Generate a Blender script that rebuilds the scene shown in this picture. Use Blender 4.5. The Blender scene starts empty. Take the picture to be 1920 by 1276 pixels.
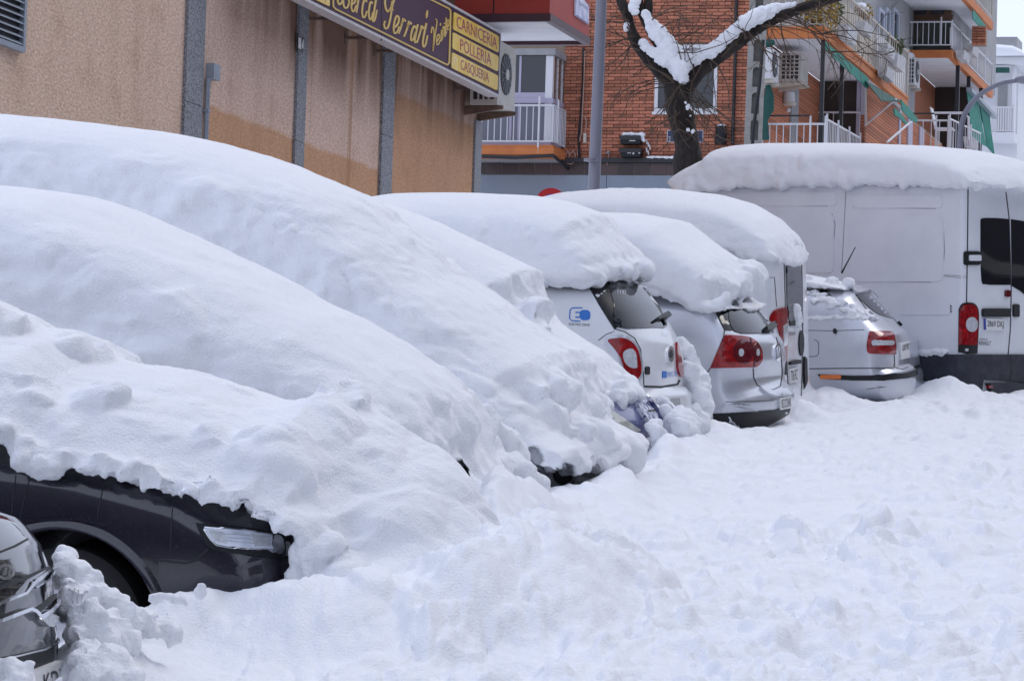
import bpy, bmesh, math, random
import numpy as np
from mathutils import Matrix, Vector
from mathutils.bvhtree import BVHTree
from mathutils.geometry import delaunay_2d_cdt
random.seed(7)
rng = np.random.default_rng(7)
SC = bpy.context.scene
COL = SC.collection
R = math.radians

# ---------------------------------------------------------------- camera
FPX, CX, CY = 7000.0, 960.0, 638.0          # long lens, in photograph pixels
PITCH = math.atan2(415.0, 7000.0)           # the street climbs, so the camera looks up a little
ROLL = R(1.8)
CAMZ = 1.82
C0 = Vector((0, 0, CAMZ))
_F = Vector((0, math.cos(PITCH), math.sin(PITCH)))
_r0, _u0 = Vector((1, 0, 0)), Vector((0, -math.sin(PITCH), math.cos(PITCH)))
RIGHT = _r0 * math.cos(ROLL) + _u0 * math.sin(ROLL)
UP = _u0 * math.cos(ROLL) - _r0 * math.sin(ROLL)
cam = bpy.data.cameras.new('camera')
cam.sensor_width = 36.0
cam.lens = FPX / 1920.0 * 36.0
cam.clip_start, cam.clip_end = 0.5, 3000.0
camo = bpy.data.objects.new('camera', cam)
COL.objects.link(camo)
camo.matrix_world = Matrix(((RIGHT.x, UP.x, -_F.x, C0.x), (RIGHT.y, UP.y, -_F.y, C0.y),
                            (RIGHT.z, UP.z, -_F.z, C0.z), (0, 0, 0, 1)))
SC.camera = camo

# ---------------------------------------------------------------- light
SUN_EL, SUN_AZ = R(52), R(48)               # azimuth clockwise from +Y: high, ahead and to the right, behind thin cloud
world = bpy.data.worlds.new('World')
SC.world = world
world.use_nodes = True
nt = world.node_tree
nt.nodes.clear()
sky = nt.nodes.new('ShaderNodeTexSky')
sky.sky_type = 'NISHITA'
sky.sun_disc = False
sky.sun_elevation = SUN_EL
sky.sun_rotation = SUN_AZ
sky.air_density, sky.dust_density, sky.ozone_density = 1.0, 1.0, 1.0
hsv = nt.nodes.new('ShaderNodeHueSaturation')
hsv.inputs['Saturation'].default_value = 0.8
ovc = nt.nodes.new('ShaderNodeMix'); ovc.data_type = 'RGBA'      # an even sheet of thin cloud over the blue
ovc.inputs[0].default_value = 0.72
ovc.inputs[7].default_value = (7.4, 8.0, 9.95, 1)
bg = nt.nodes.new('ShaderNodeBackground')
bg.inputs['Strength'].default_value = 0.12
wo = nt.nodes.new('ShaderNodeOutputWorld')
nt.links.new(sky.outputs[0], hsv.inputs['Color'])
nt.links.new(hsv.outputs[0], ovc.inputs[6])
nt.links.new(ovc.outputs[2], bg.inputs['Color'])
nt.links.new(bg.outputs[0], wo.inputs[0])
sun = bpy.data.lights.new('sun', 'SUN')
sun.energy = 0.78
sun.angle = R(26)
sun.color = (1.0, 0.96, 0.90)
suno = bpy.data.objects.new('sun', sun)
COL.objects.link(suno)
_sd = Vector((math.sin(SUN_AZ) * math.cos(SUN_EL), math.cos(SUN_AZ) * math.cos(SUN_EL), math.sin(SUN_EL)))
suno.rotation_euler = _sd.to_track_quat('Z', 'Y').to_euler()
suno.location = (20, -10, 30)
SC.view_settings.view_transform = 'Standard'
SC.view_settings.look = 'None'
SC.view_settings.gamma = 1.0
SC.view_settings.exposure = 0.12
SC.view_settings.use_curve_mapping = False
SC.render.engine = 'CYCLES'
SC.cycles.max_bounces = 8
SC.cycles.diffuse_bounces = 4

# ---------------------------------------------------------------- frames
# R frame: the sloping street.  x right, y up the street, z square to the road; the eye is 1.82 above its origin
ALPHA = (638.0 - 467.0) / 7000.0
_ca, _sa = math.cos(math.atan(ALPHA)), math.sin(math.atan(ALPHA))
RN = UP * _ca - _F * _sa
RFWD = RN.cross(RIGHT)
RO = C0 - RN * CAMZ
MR = Matrix(((RIGHT.x, RFWD.x, RN.x, RO.x), (RIGHT.y, RFWD.y, RN.y, RO.y), (RIGHT.z, RFWD.z, RN.z, RO.z), (0, 0, 0, 1)))
# B frame: the upright buildings.  x along the street, y to the right of it, z up; origin at the eye
def wdir(px, py):
    return (_F + RIGHT * ((px - CX) / FPX) + UP * ((CY - py) / FPX))
_d1 = wdir(2800, 1110); _d1.z = 0; _d1.normalize()
_d2 = Vector((_d1.y, -_d1.x, 0))
MB = Matrix(((_d1.x, _d2.x, 0, C0.x), (_d1.y, _d2.y, 0, C0.y), (0, 0, 1, C0.z), (0, 0, 0, 1)))
MRi, MBi = MR.inverted(), MB.inverted()

def local_ray(Mi, px, py):
    o = Mi @ C0
    d = Mi.to_3x3() @ wdir(px, py)
    return o, d

# ---------------------------------------------------------------- materials
MATS = {}
def mat(name, col, rough=0.6, metal=0.0, spec=0.5, coat=0.0, var=None, bump=None, trans=0.0, rnd=0.0, sss=0.0, alpha=1.0, stretch=(1, 1, 1)):
    """var = (scale, second colour, low, high): mottling.  bump = (scale, strength, distance)."""
    m = bpy.data.materials.new(name); m.use_nodes = True
    n, l = m.node_tree.nodes, m.node_tree.links
    b = n['Principled BSDF']
    b.inputs['Base Color'].default_value = (*col, 1)
    b.inputs['Roughness'].default_value = rough
    b.inputs['Metallic'].default_value = metal
    b.inputs['Specular IOR Level'].default_value = spec
    b.inputs['Coat Weight'].default_value = coat
    b.inputs['Coat Roughness'].default_value = 0.03
    b.inputs['Transmission Weight'].default_value = trans
    b.inputs['Alpha'].default_value = alpha
    if sss:
        b.inputs['Subsurface Weight'].default_value = sss
        b.inputs['Subsurface Radius'].default_value = (0.03, 0.04, 0.05)
        b.inputs['Subsurface Scale'].default_value = 0.5
    out = None
    tc = n.new('ShaderNodeTexCoord')
    mp = n.new('ShaderNodeMapping'); mp.inputs['Scale'].default_value = stretch
    l.new(tc.outputs['Object'], mp.inputs['Vector'])
    vec = mp.outputs[0]
    if var:
        tx = n.new('ShaderNodeTexNoise'); tx.inputs['Scale'].default_value = var[0]; tx.inputs['Detail'].default_value = 6
        tx.inputs['Roughness'].default_value = 0.65
        l.new(vec, tx.inputs['Vector'])
        rp = n.new('ShaderNodeMapRange'); rp.inputs[1].default_value = var[2]; rp.inputs[2].default_value = var[3]
        l.new(tx.outputs[0], rp.inputs[0])
        mx = n.new('ShaderNodeMix'); mx.data_type = 'RGBA'
        mx.inputs[6].default_value = (*col, 1); mx.inputs[7].default_value = (*var[1], 1)
        l.new(rp.outputs[0], mx.inputs[0])
        out = mx.outputs[2]
    if rnd:
        oi = n.new('ShaderNodeObjectInfo'); ge = n.new('ShaderNodeNewGeometry')
        ad = n.new('ShaderNodeMath'); ad.operation = 'ADD'
        l.new(oi.outputs['Random'], ad.inputs[0]); l.new(ge.outputs['Random Per Island'], ad.inputs[1])
        fr = n.new('ShaderNodeMath'); fr.operation = 'FRACT'; l.new(ad.outputs[0], fr.inputs[0])
        mr = n.new('ShaderNodeMapRange'); mr.inputs[3].default_value = 1 - rnd; mr.inputs[4].default_value = 1 + rnd
        l.new(fr.outputs[0], mr.inputs[0])
        hs = n.new('ShaderNodeHueSaturation')
        if out: l.new(out, hs.inputs['Color'])
        else: hs.inputs['Color'].default_value = (*col, 1)
        l.new(mr.outputs[0], hs.inputs['Value'])
        out = hs.outputs[0]
    if out: l.new(out, b.inputs['Base Color'])
    if bump:
        bt = n.new('ShaderNodeTexNoise'); bt.inputs['Scale'].default_value = bump[0]; bt.inputs['Detail'].default_value = 5
        l.new(vec, bt.inputs['Vector'])
        bp = n.new('ShaderNodeBump'); bp.inputs['Strength'].default_value = bump[1]; bp.inputs['Distance'].default_value = bump[2]
        l.new(bt.outputs[0], bp.inputs['Height']); l.new(bp.outputs[0], b.inputs['Normal'])
    MATS[name] = m
    return m

SNOW = mat('snow', (0.88, 0.895, 0.93), 0.75, spec=0.25, var=(5.0, (0.85, 0.87, 0.915), 0.35, 0.7), bump=(80, 0.75, 0.012))
WHITEPAINT = mat('white_paint', (0.74, 0.76, 0.80), 0.28, coat=0.6, var=(3.0, (0.68, 0.70, 0.74), 0.4, 0.75))
VANPAINT = mat('van_paint', (0.75, 0.77, 0.82), 0.36, coat=0.25, var=(2.0, (0.66, 0.68, 0.74), 0.4, 0.75))
SILVER = mat('silver_paint', (0.58, 0.60, 0.66), 0.30, metal=0.5, coat=0.6, var=(4.0, (0.51, 0.53, 0.59), 0.4, 0.8))
DARKPAINT = mat('dark_paint', (0.021, 0.019, 0.032), 0.22, coat=1.0, var=(60, (0.03, 0.027, 0.042), 0.5, 0.7))
BLACKPAINT = mat('black_paint', (0.006, 0.006, 0.009), 0.08, coat=0.7)
HEADLENS = mat('headlamp_lens', (0.80, 0.84, 0.93), 0.15, coat=0.8, var=(9, (0.62, 0.67, 0.80), 0.4, 0.7))
BLUEPAINT = mat('blue_paint', (0.030, 0.038, 0.18), 0.25, coat=0.8)
FROSTBLUE = mat('frosted_blue', (0.05, 0.07, 0.24), 0.5, var=(28, (0.75, 0.78, 0.85), 0.42, 0.52), bump=(60, 0.4, 0.01))
PLASTIC = mat('black_plastic', (0.014, 0.015, 0.018), 0.5, spec=0.3, bump=(120, 0.1, 0.004))
NAVYPLASTIC = mat('grey_plastic', (0.026, 0.029, 0.042), 0.55, spec=0.3, var=(6, (0.055, 0.058, 0.075), 0.4, 0.75))
RUBBER = mat('rubber', (0.015, 0.015, 0.017), 0.7)
GLASS = mat('car_glass', (0.008, 0.010, 0.014), 0.03, spec=0.35)
GLASSB = mat('window_glass', (0.03, 0.033, 0.042), 0.06, spec=0.7)
CHROME = mat('chrome', (0.75, 0.76, 0.80), 0.12, metal=1.0)
REDLENS = mat('red_lens', (0.20, 0.004, 0.008), 0.12, spec=0.4, coat=0.35, var=(22, (0.40, 0.010, 0.012), 0.45, 0.65))
DARKRED = mat('dark_red_lens', (0.10, 0.004, 0.010), 0.12, coat=0.3)
ORANGELENS = mat('orange_lens', (0.75, 0.16, 0.01), 0.15, coat=1.0)
CLEARLENS = mat('clear_lens', (0.62, 0.64, 0.68), 0.12, coat=1.0, var=(40, (0.40, 0.42, 0.46), 0.4, 0.7))
YELLOWLENS = mat('old_lens', (0.50, 0.50, 0.44), 0.25, coat=0.8, var=(12, (0.36, 0.36, 0.32), 0.4, 0.7))
PLATE = mat('plate_white', (0.72, 0.73, 0.74), 0.4)
PLATEINK = mat('plate_ink', (0.02, 0.02, 0.025), 0.5)
PLATEBLUE = mat('plate_blue', (0.02, 0.05, 0.32), 0.5)
LOGOBLUE = mat('logo_blue', (0.02, 0.16, 0.55), 0.4)
SOFTSEAM = mat('soft_seam', (0.20, 0.205, 0.22), 0.8)
SEAM = mat('seam', (0.03, 0.03, 0.035), 0.8)

# ---------------------------------------------------------------- noise (vectorised value noise)
def _hash(i, j, k):
    h = (i * 374761393 + j * 668265263 + k * 2147483647 + 1013904223) & 0xFFFFFFFF
    h = ((h ^ (h >> 13)) * 1274126177) & 0xFFFFFFFF
    h = ((h ^ (h >> 16)) * 2246822519) & 0xFFFFFFFF
    return ((h ^ (h >> 15)) & 0xFFFF) / 65535.0
def vnoise(p):
    p = np.asarray(p, dtype=np.float64)
    i = np.floor(p).astype(np.int64); f = p - i
    f = f * f * f * (f * (f * 6 - 15) + 10)
    x, y, z = i[:, 0], i[:, 1], i[:, 2]
    fx, fy, fz = f[:, 0], f[:, 1], f[:, 2]
    c = lambda a, b, d: _hash(x + a, y + b, z + d)
    x00 = c(0, 0, 0) * (1 - fx) + c(1, 0, 0) * fx
    x10 = c(0, 1, 0) * (1 - fx) + c(1, 1, 0) * fx
    x01 = c(0, 0, 1) * (1 - fx) + c(1, 0, 1) * fx
    x11 = c(0, 1, 1) * (1 - fx) + c(1, 1, 1) * fx
    return ((x00 * (1 - fy) + x10 * fy) * (1 - fz) + (x01 * (1 - fy) + x11 * fy) * fz) * 2 - 1
ROTN = np.array([[0.80, 0.36, -0.48], [-0.60, 0.48, -0.64], [0.0, 0.80, 0.60]])
def fbm(p, freq, octaves=4, gain=0.5, seed=0.0, mode='fbm'):
    p = np.asarray(p, dtype=np.float64) * freq + seed * 17.31
    a, s, out = 1.0, 0.0, 0
    for _ in range(octaves):
        n = vnoise(p)
        if mode == 'billow': n = 1 - 2 * np.abs(n)          # sharp rounded tops are inverted below
        out = out + a * n; s += a
        p = p @ ROTN.T * 2.03 + 11.7; a *= gain
    return out / s

def worley2(p, freq, seed=0):
    """nearest and second nearest feature distance on a plane"""
    p = np.asarray(p, float)[:, :2] * freq + seed * 3.7
    i = np.floor(p).astype(np.int64); f1 = np.full(len(p), 9.0); f2 = f1.copy(); h1 = np.zeros(len(p))
    for a in (-1, 0, 1):
        for b in (-1, 0, 1):
            x, y = i[:, 0] + a, i[:, 1] + b
            z = np.full_like(x, seed)
            fx = x + _hash(x, y, z); fy = y + _hash(x, y, z + 101)
            d = np.hypot(fx - p[:, 0], fy - p[:, 1]); k = d < f1
            f2 = np.where(k, f1, np.minimum(f2, d)); h1 = np.where(k, _hash(x, y, z + 57), h1); f1 = np.where(k, d, f1)
    return f1, f2, h1
def worley3(p, freq, seed=0):
    p = np.asarray(p, float) * freq + seed * 3.7
    i = np.floor(p).astype(np.int64); f1 = np.full(len(p), 9.0); f2 = f1.copy(); h1 = np.zeros(len(p))
    for a in (-1, 0, 1):
        for b in (-1, 0, 1):
            for c in (-1, 0, 1):
                x, y, z = i[:, 0] + a, i[:, 1] + b, i[:, 2] + c
                dx = x + _hash(x, y, z + seed) - p[:, 0]; dy = y + _hash(x, y, z + 101 + seed) - p[:, 1]; dz = z + _hash(x, y, z + 211 + seed) - p[:, 2]
                d = np.sqrt(dx * dx + dy * dy + dz * dz); k = d < f1
                f2 = np.where(k, f1, np.minimum(f2, d)); h1 = np.where(k, _hash(x, y, z + 57 + seed), h1); f1 = np.where(k, d, f1)
    return f1, f2, h1

# ---------------------------------------------------------------- mesh helpers
class MBld:
    """collects vertices and faces in frame coordinates"""
    def __init__(s): s.v, s.f = [], []
    def add(s, v, f):
        n = len(s.v); s.v += [tuple(q) for q in v]; s.f += [tuple(i + n for i in q) for q in f]; return s
    def box(s, a, b):
        x0, y0, z0 = a; x1, y1, z1 = b
        return s.add([(x0, y0, z0), (x1, y0, z0), (x1, y1, z0), (x0, y1, z0), (x0, y0, z1), (x1, y0, z1), (x1, y1, z1), (x0, y1, z1)],
                     [(0, 3, 2, 1), (4, 5, 6, 7), (0, 1, 5, 4), (1, 2, 6, 5), (2, 3, 7, 6), (3, 0, 4, 7)])
    def prism(s, poly, d):
        """poly: 3-D polygon, extruded by the vector d"""
        n = len(poly); d = Vector(d)
        p = [Vector(q) for q in poly]
        return s.add(p + [q + d for q in p], [tuple(range(n - 1, -1, -1)), tuple(range(n, 2 * n))] + [(i, (i + 1) % n, n + (i + 1) % n, n + i) for i in range(n)])
    def tube(s, pts, rad, n=8, caps=True):
        pts = [Vector(p) for p in pts]
        if not hasattr(rad, '__len__'): rad = [rad] * len(pts)
        base = len(s.v); ref = None
        for i, p in enumerate(pts):
            t = (pts[min(i + 1, len(pts) - 1)] - pts[max(i - 1, 0)])
            if t.length < 1e-9: t = Vector((0, 0, 1))
            t.normalize()
            if ref is None: ref = t.orthogonal().normalized()
            a = (ref - t * ref.dot(t))
            a = a.normalized() if a.length > 1e-6 else t.orthogonal().normalized()
            ref = a; b = t.cross(a)
            for k in range(n):
                w = 2 * math.pi * k / n
                s.v.append(tuple(p + (a * math.cos(w) + b * math.sin(w)) * rad[i]))
        for i in range(len(pts) - 1):
            for k in range(n):
                s.f.append((base + i * n + k, base + i * n + (k + 1) % n, base + (i + 1) * n + (k + 1) % n, base + (i + 1) * n + k))
        if caps:
            s.f.append(tuple(base + k for k in range(n - 1, -1, -1)))
            s.f.append(tuple(base + (len(pts) - 1) * n + k for k in range(n)))
        return s
    def disc(s, c, nrm, r, th, n=24, rim=0.0):
        c, nrm = Vector(c), Vector(nrm).normalized()
        return s.tube([c, c + nrm * th], r, n)
    def ball(s, c, r, n=8, m=6, sq=(1, 1, 1)):
        c = Vector(c); base = len(s.v)
        s.v.append(tuple(c + Vector((0, 0, -r * sq[2]))))
        for i in range(1, m):
            ph = -math.pi / 2 + math.pi * i / m
            for k in range(n):
                th = 2 * math.pi * k / n
                s.v.append((c.x + r * sq[0] * math.cos(ph) * math.cos(th), c.y + r * sq[1] * math.cos(ph) * math.sin(th), c.z + r * sq[2] * math.sin(ph)))
        s.v.append(tuple(c + Vector((0, 0, r * sq[2])))); top = len(s.v) - 1
        for k in range(n):
            s.f.append((base, base + 1 + (k + 1) % n, base + 1 + k))
            s.f.append((top, base + 1 + (m - 2) * n + k, base + 1 + (m - 2) * n + (k + 1) % n))
        for i in range(m - 2):
            for k in range(n):
                a = base + 1 + i * n
                s.f.append((a + k, a + (k + 1) % n, a + n + (k + 1) % n, a + n + k))
        return s

def chunk(mb, c, r, g, sq=(1, 1, 1), jag=.30):
    """an irregular lump: a ball with jagged radii, turned at random"""
    t = MBld().ball((0, 0, 0), 1.0, 9, 6)
    M = Matrix.Rotation(g.uniform(0, 6.28), 3, 'Z') @ Matrix.Rotation(g.uniform(-.6, .6), 3, 'X') @ Matrix.Rotation(g.uniform(-.6, .6), 3, 'Y')
    v = []
    for q in t.v:
        w = M @ (Vector(q) * (1 + g.uniform(-jag, jag)))
        v.append((c[0] + w.x * r * sq[0], c[1] + w.y * r * sq[1], c[2] + w.z * r * sq[2]))
    mb.add(v, t.f)

def mesh_data(name, v, f, m=None, smooth=False, Mi=None):
    me = bpy.data.meshes.new(name)
    if Mi is not None:
        a = np.array(v, dtype=np.float64).reshape(-1, 3)
        Mn = np.array(Mi)
        v = a @ Mn[:3, :3].T + Mn[:3, 3]
        v = v.tolist()
    me.from_pydata(v, [], f)
    me.validate()
    if m: me.materials.append(m)
    if smooth: me.polygons.foreach_set('use_smooth', [True] * len(me.polygons))
    me.update()
    return me

def autosmooth(me, ang=35):
    me.polygons.foreach_set('use_smooth', [True] * len(me.polygons))
    try: me.set_sharp_from_angle(angle=R(ang))
    except Exception: pass

class Thing:
    """an Empty at the thing's base; parts are given in the frame's coordinates"""
    def __init__(s, name, label, cat, frame, base, group=None, yaw=0.0):
        s.F = frame
        s.M = frame @ Matrix.Translation(base) @ Matrix.Rotation(yaw, 4, 'Z')
        s.L = frame.inverted() @ s.M            # thing -> frame
        s.Li = s.L.inverted()                    # frame -> thing
        o = bpy.data.objects.new(name, None); COL.objects.link(o)
        o.empty_display_size = 0.2
        o.matrix_world = s.M
        o['label'] = label; o['category'] = cat
        if group: o['group'] = group
        s.o = o
    def part(s, name, mb, m, parent=None, smooth=None, local=False, label=None):
        v, f = (mb.v, mb.f) if isinstance(mb, MBld) else mb
        me = mesh_data(name, v, f, m, False, None if local else s.Li)
        if smooth: autosmooth(me, smooth if smooth is not True else 180)
        o = bpy.data.objects.new(name, me); COL.objects.link(o)
        o.parent = parent or s.o
        if label: o['label'] = label
        return o

def solo(name, label, cat, frame, base, mb, m, group=None, kind=None, smooth=None):
    """a thing that is one mesh"""
    v, f = (mb.v, mb.f) if isinstance(mb, MBld) else mb
    Mt = Matrix.Translation(base)
    me = mesh_data(name, v, f, m, False, Mt.inverted())
    if smooth: autosmooth(me, smooth if smooth is not True else 180)
    o = bpy.data.objects.new(name, me); COL.objects.link(o)
    o.matrix_world = frame @ Mt
    if label: o['label'] = label
    if cat: o['category'] = cat
    if group: o['group'] = group
    if kind: o['kind'] = kind
    return o

# ---------------------------------------------------------------- surfaces addressed through the photograph's pixels
class PlaneSurf:
    """axis = index of the constant coordinate in the frame"""
    def __init__(s, frame, axis, val, nsign):
        s.Mi = frame.inverted(); s.ax = axis; s.val = val
        n = Vector((0, 0, 0)); n[axis] = nsign; s.n = n
    def hit(s, px, py):
        o, d = local_ray(s.Mi, px, py)
        t = (s.val - o[s.ax]) / d[s.ax]
        return o + d * t, s.n
class BodySurf:
    def __init__(s, M, v, f):
        s.Mi = M.inverted(); s.b = BVHTree.FromPolygons([Vector(q) for q in v], f)
        s.cen = sum((Vector(q) for q in v), Vector()) / len(v)
    def hit(s, px, py):
        o, d = local_ray(s.Mi, px, py); d = d.normalized()
        h = s.b.ray_cast(o, d)
        if h[0] is not None:
            n = h[1]
            return h[0], (n if n.dot(d) < 0 else -n)
        t = (s.cen - o).dot(d)
        best = None
        for k in range(-6, 7):
            q = o + d * (t + k * 0.25)
            r = s.b.find_nearest(q)
            if best is None or r[3] < best[3]: best = r
        n = best[1]
        return best[0], n

def densify(poly, step, closed=True):
    out = []
    n = len(poly)
    for i in range(n if closed else n - 1):
        a, b = poly[i], poly[(i + 1) % n]
        k = max(1, int(math.hypot(b[0] - a[0], b[1] - a[1]) / step))
        for j in range(k): out.append((a[0] + (b[0] - a[0]) * j / k, a[1] + (b[1] - a[1]) * j / k))
    if not closed: out.append(tuple(poly[-1]))
    return out
def spline(pts, k=6, closed=False):
    """Catmull-Rom through the points"""
    n = len(pts); out = []
    seg = n if closed else n - 1
    for i in range(seg):
        g = lambda j: np.array(pts[j % n] if closed else pts[min(max(j, 0), n - 1)], float)
        p0, p1, p2, p3 = g(i - 1), g(i), g(i + 1), g(i + 2)
        for j in range(k):
            t = j / k
            out.append(tuple(0.5 * ((2 * p1) + (p2 - p0) * t + (2 * p0 - 5 * p1 + 4 * p2 - p3) * t * t + (3 * p1 - p0 - 3 * p2 + p3) * t ** 3)))
    if not closed: out.append(tuple(float(q) for q in pts[-1]))
    return out
def rrect(x0, y0, x1, y1, r, k=5):
    out = []
    for cx, cy, a0 in ((x1 - r, y0 + r, -90), (x1 - r, y1 - r, 0), (x0 + r, y1 - r, 90), (x0 + r, y0 + r, 180)):
        for i in range(k + 1):
            a = R(a0 + 90 * i / k); out.append((cx + r * math.cos(a), cy + r * math.sin(a)))
    return out
def ellipse(cx, cy, rx, ry, n=20, tilt=0):
    t = R(tilt)
    return [(cx + rx * math.cos(a) * math.cos(t) - ry * math.sin(a) * math.sin(t), cy + rx * math.cos(a) * math.sin(t) + ry * math.sin(a) * math.cos(t))
            for a in [2 * math.pi * i / n for i in range(n)]]

def decal(surf, poly, off=0.004, th=0.02, res=6.0, edge=None):
    """a plate whose outline is given in pixels, laid on the surface and given thickness"""
    b = densify(poly, edge or res)
    xs, ys = [p[0] for p in b], [p[1] for p in b]
    pts = list(b)
    gx = np.arange(min(xs) + res / 2, max(xs), res); gy = np.arange(min(ys) + res / 2, max(ys), res)
    def inside(x, y):
        c = False; n = len(b)
        for i in range(n):
            x1, y1 = b[i]; x2, y2 = b[(i + 1) % n]
            if (y1 > y) != (y2 > y) and x < (x2 - x1) * (y - y1) / (y2 - y1) + x1: c = not c
        return c
    def near(x, y):
        return min((x - p[0]) ** 2 + (y - p[1]) ** 2 for p in b) < (0.35 * res) ** 2
    if len(gx) * len(gy) > 1:
        for x in gx:
            for y in gy:
                if inside(x, y) and not near(x, y): pts.append((x, y))
    nb = len(b)
    r = delaunay_2d_cdt([Vector(p) for p in pts], [(i, (i + 1) % nb) for i in range(nb)], [list(range(nb))], 1, 1e-5)
    v2, f2 = r[0], [tuple(f) for f in r[2]]
    top, bot = [], []
    for p in v2:
        q, n = surf.hit(p[0], p[1]); n = n.normalized()
        top.append(q + n * off); bot.append(q + n * (off - th))
    n = len(top)
    cnt = {}
    for f in f2:
        for i in range(len(f)):
            e = (f[i], f[(i + 1) % len(f)]); cnt[e] = cnt.get(e, 0) + 1
    mb = MBld()
    F = [tuple(f) for f in f2] + [tuple(i + n for i in reversed(f)) for f in f2]
    for (a, c) in cnt:
        if (c, a) not in cnt: F.append((c, a, a + n, c + n))
    mb.v = [tuple(q) for q in top + bot]; mb.f = F
    return mb
def line_poly(pts, w):
    """a polyline thickened to a polygon, in pixels"""
    P = [Vector(p) for p in pts]; L, Rr = [], []
    for i, p in enumerate(P):
        t = (P[min(i + 1, len(P) - 1)] - P[max(i - 1, 0)]).normalized(); n = Vector((-t.y, t.x)) * w / 2
        L.append(tuple(p + n)); Rr.append(tuple(p - n))
    return L + Rr[::-1]
def seam(surf, pts, w=1.6, off=0.0025, th=0.01):
    return strip(surf, pts, w, off, th)
def strip(surf, pts, w, off=0.004, th=0.012, step=5.0):
    """a thin band along a pixel polyline; w may vary along it"""
    pts2 = densify(pts, step, closed=False)
    P = [Vector(p) for p in pts2]; n = len(P); mb = MBld()
    ww = w if hasattr(w, '__len__') else (w, w)
    for i, p in enumerate(P):
        t = (P[min(i + 1, n - 1)] - P[max(i - 1, 0)]).normalized(); k = i / max(n - 1, 1)
        nn = Vector((-t.y, t.x)) * (ww[0] * (1 - k) + ww[-1] * k) / 2
        for q in (p + nn, p - nn):
            h, nr = surf.hit(q.x, q.y); nr = nr.normalized()
            mb.v.append(tuple(h + nr * off)); mb.v.append(tuple(h + nr * (off - th)))
    for i in range(n - 1):
        a, b = 4 * i, 4 * i + 4
        mb.f += [(a, a + 2, b + 2, b), (a, b, b + 1, a + 1), (a + 2, a + 3, b + 3, b + 2), (a + 1, b + 1, b + 3, a + 3)]
    mb.f += [(0, 1, 3, 2), (4 * n - 4, 4 * n - 2, 4 * n - 1, 4 * n - 3)]
    return mb
_TXT = {}
def text2d(s):
    """outline text as 2-D verts and faces in a unit box (0..1, 0..1 with y down)"""
    cu = bpy.data.curves.new('t', 'FONT'); cu.body = s; cu.resolution_u = 3
    o = bpy.data.objects.new('t', cu); COL.objects.link(o)
    dg = bpy.context.evaluated_depsgraph_get()
    me = bpy.data.meshes.new_from_object(o.evaluated_get(dg))
    v = [(q.co.x, q.co.y) for q in me.vertices]; f = [tuple(p.vertices) for p in me.polygons]
    bpy.data.objects.remove(o); bpy.data.curves.remove(cu); bpy.data.meshes.remove(me)
    xs, ys = [p[0] for p in v], [p[1] for p in v]
    w, h = max(xs) - min(xs), max(ys) - min(ys)
    return [((p[0] - min(xs)) / w, 1 - (p[1] - min(ys)) / h) for p in v], f
def text_on(surf, s, quad, off=0.006, bold=0.0):
    """quad: pixel corners top-left, top-right, bottom-right, bottom-left"""
    v, f = text2d(s); mb = MBld()
    a, b, c, d = [Vector(q) for q in quad]
    for (x, y) in v:
        p = (a * (1 - x) + b * x) * (1 - y) + (d * (1 - x) + c * x) * y
        q, n = surf.hit(p.x, p.y); mb.v.append(tuple(q + n.normalized() * off))
    mb.f = f
    return mb

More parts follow.
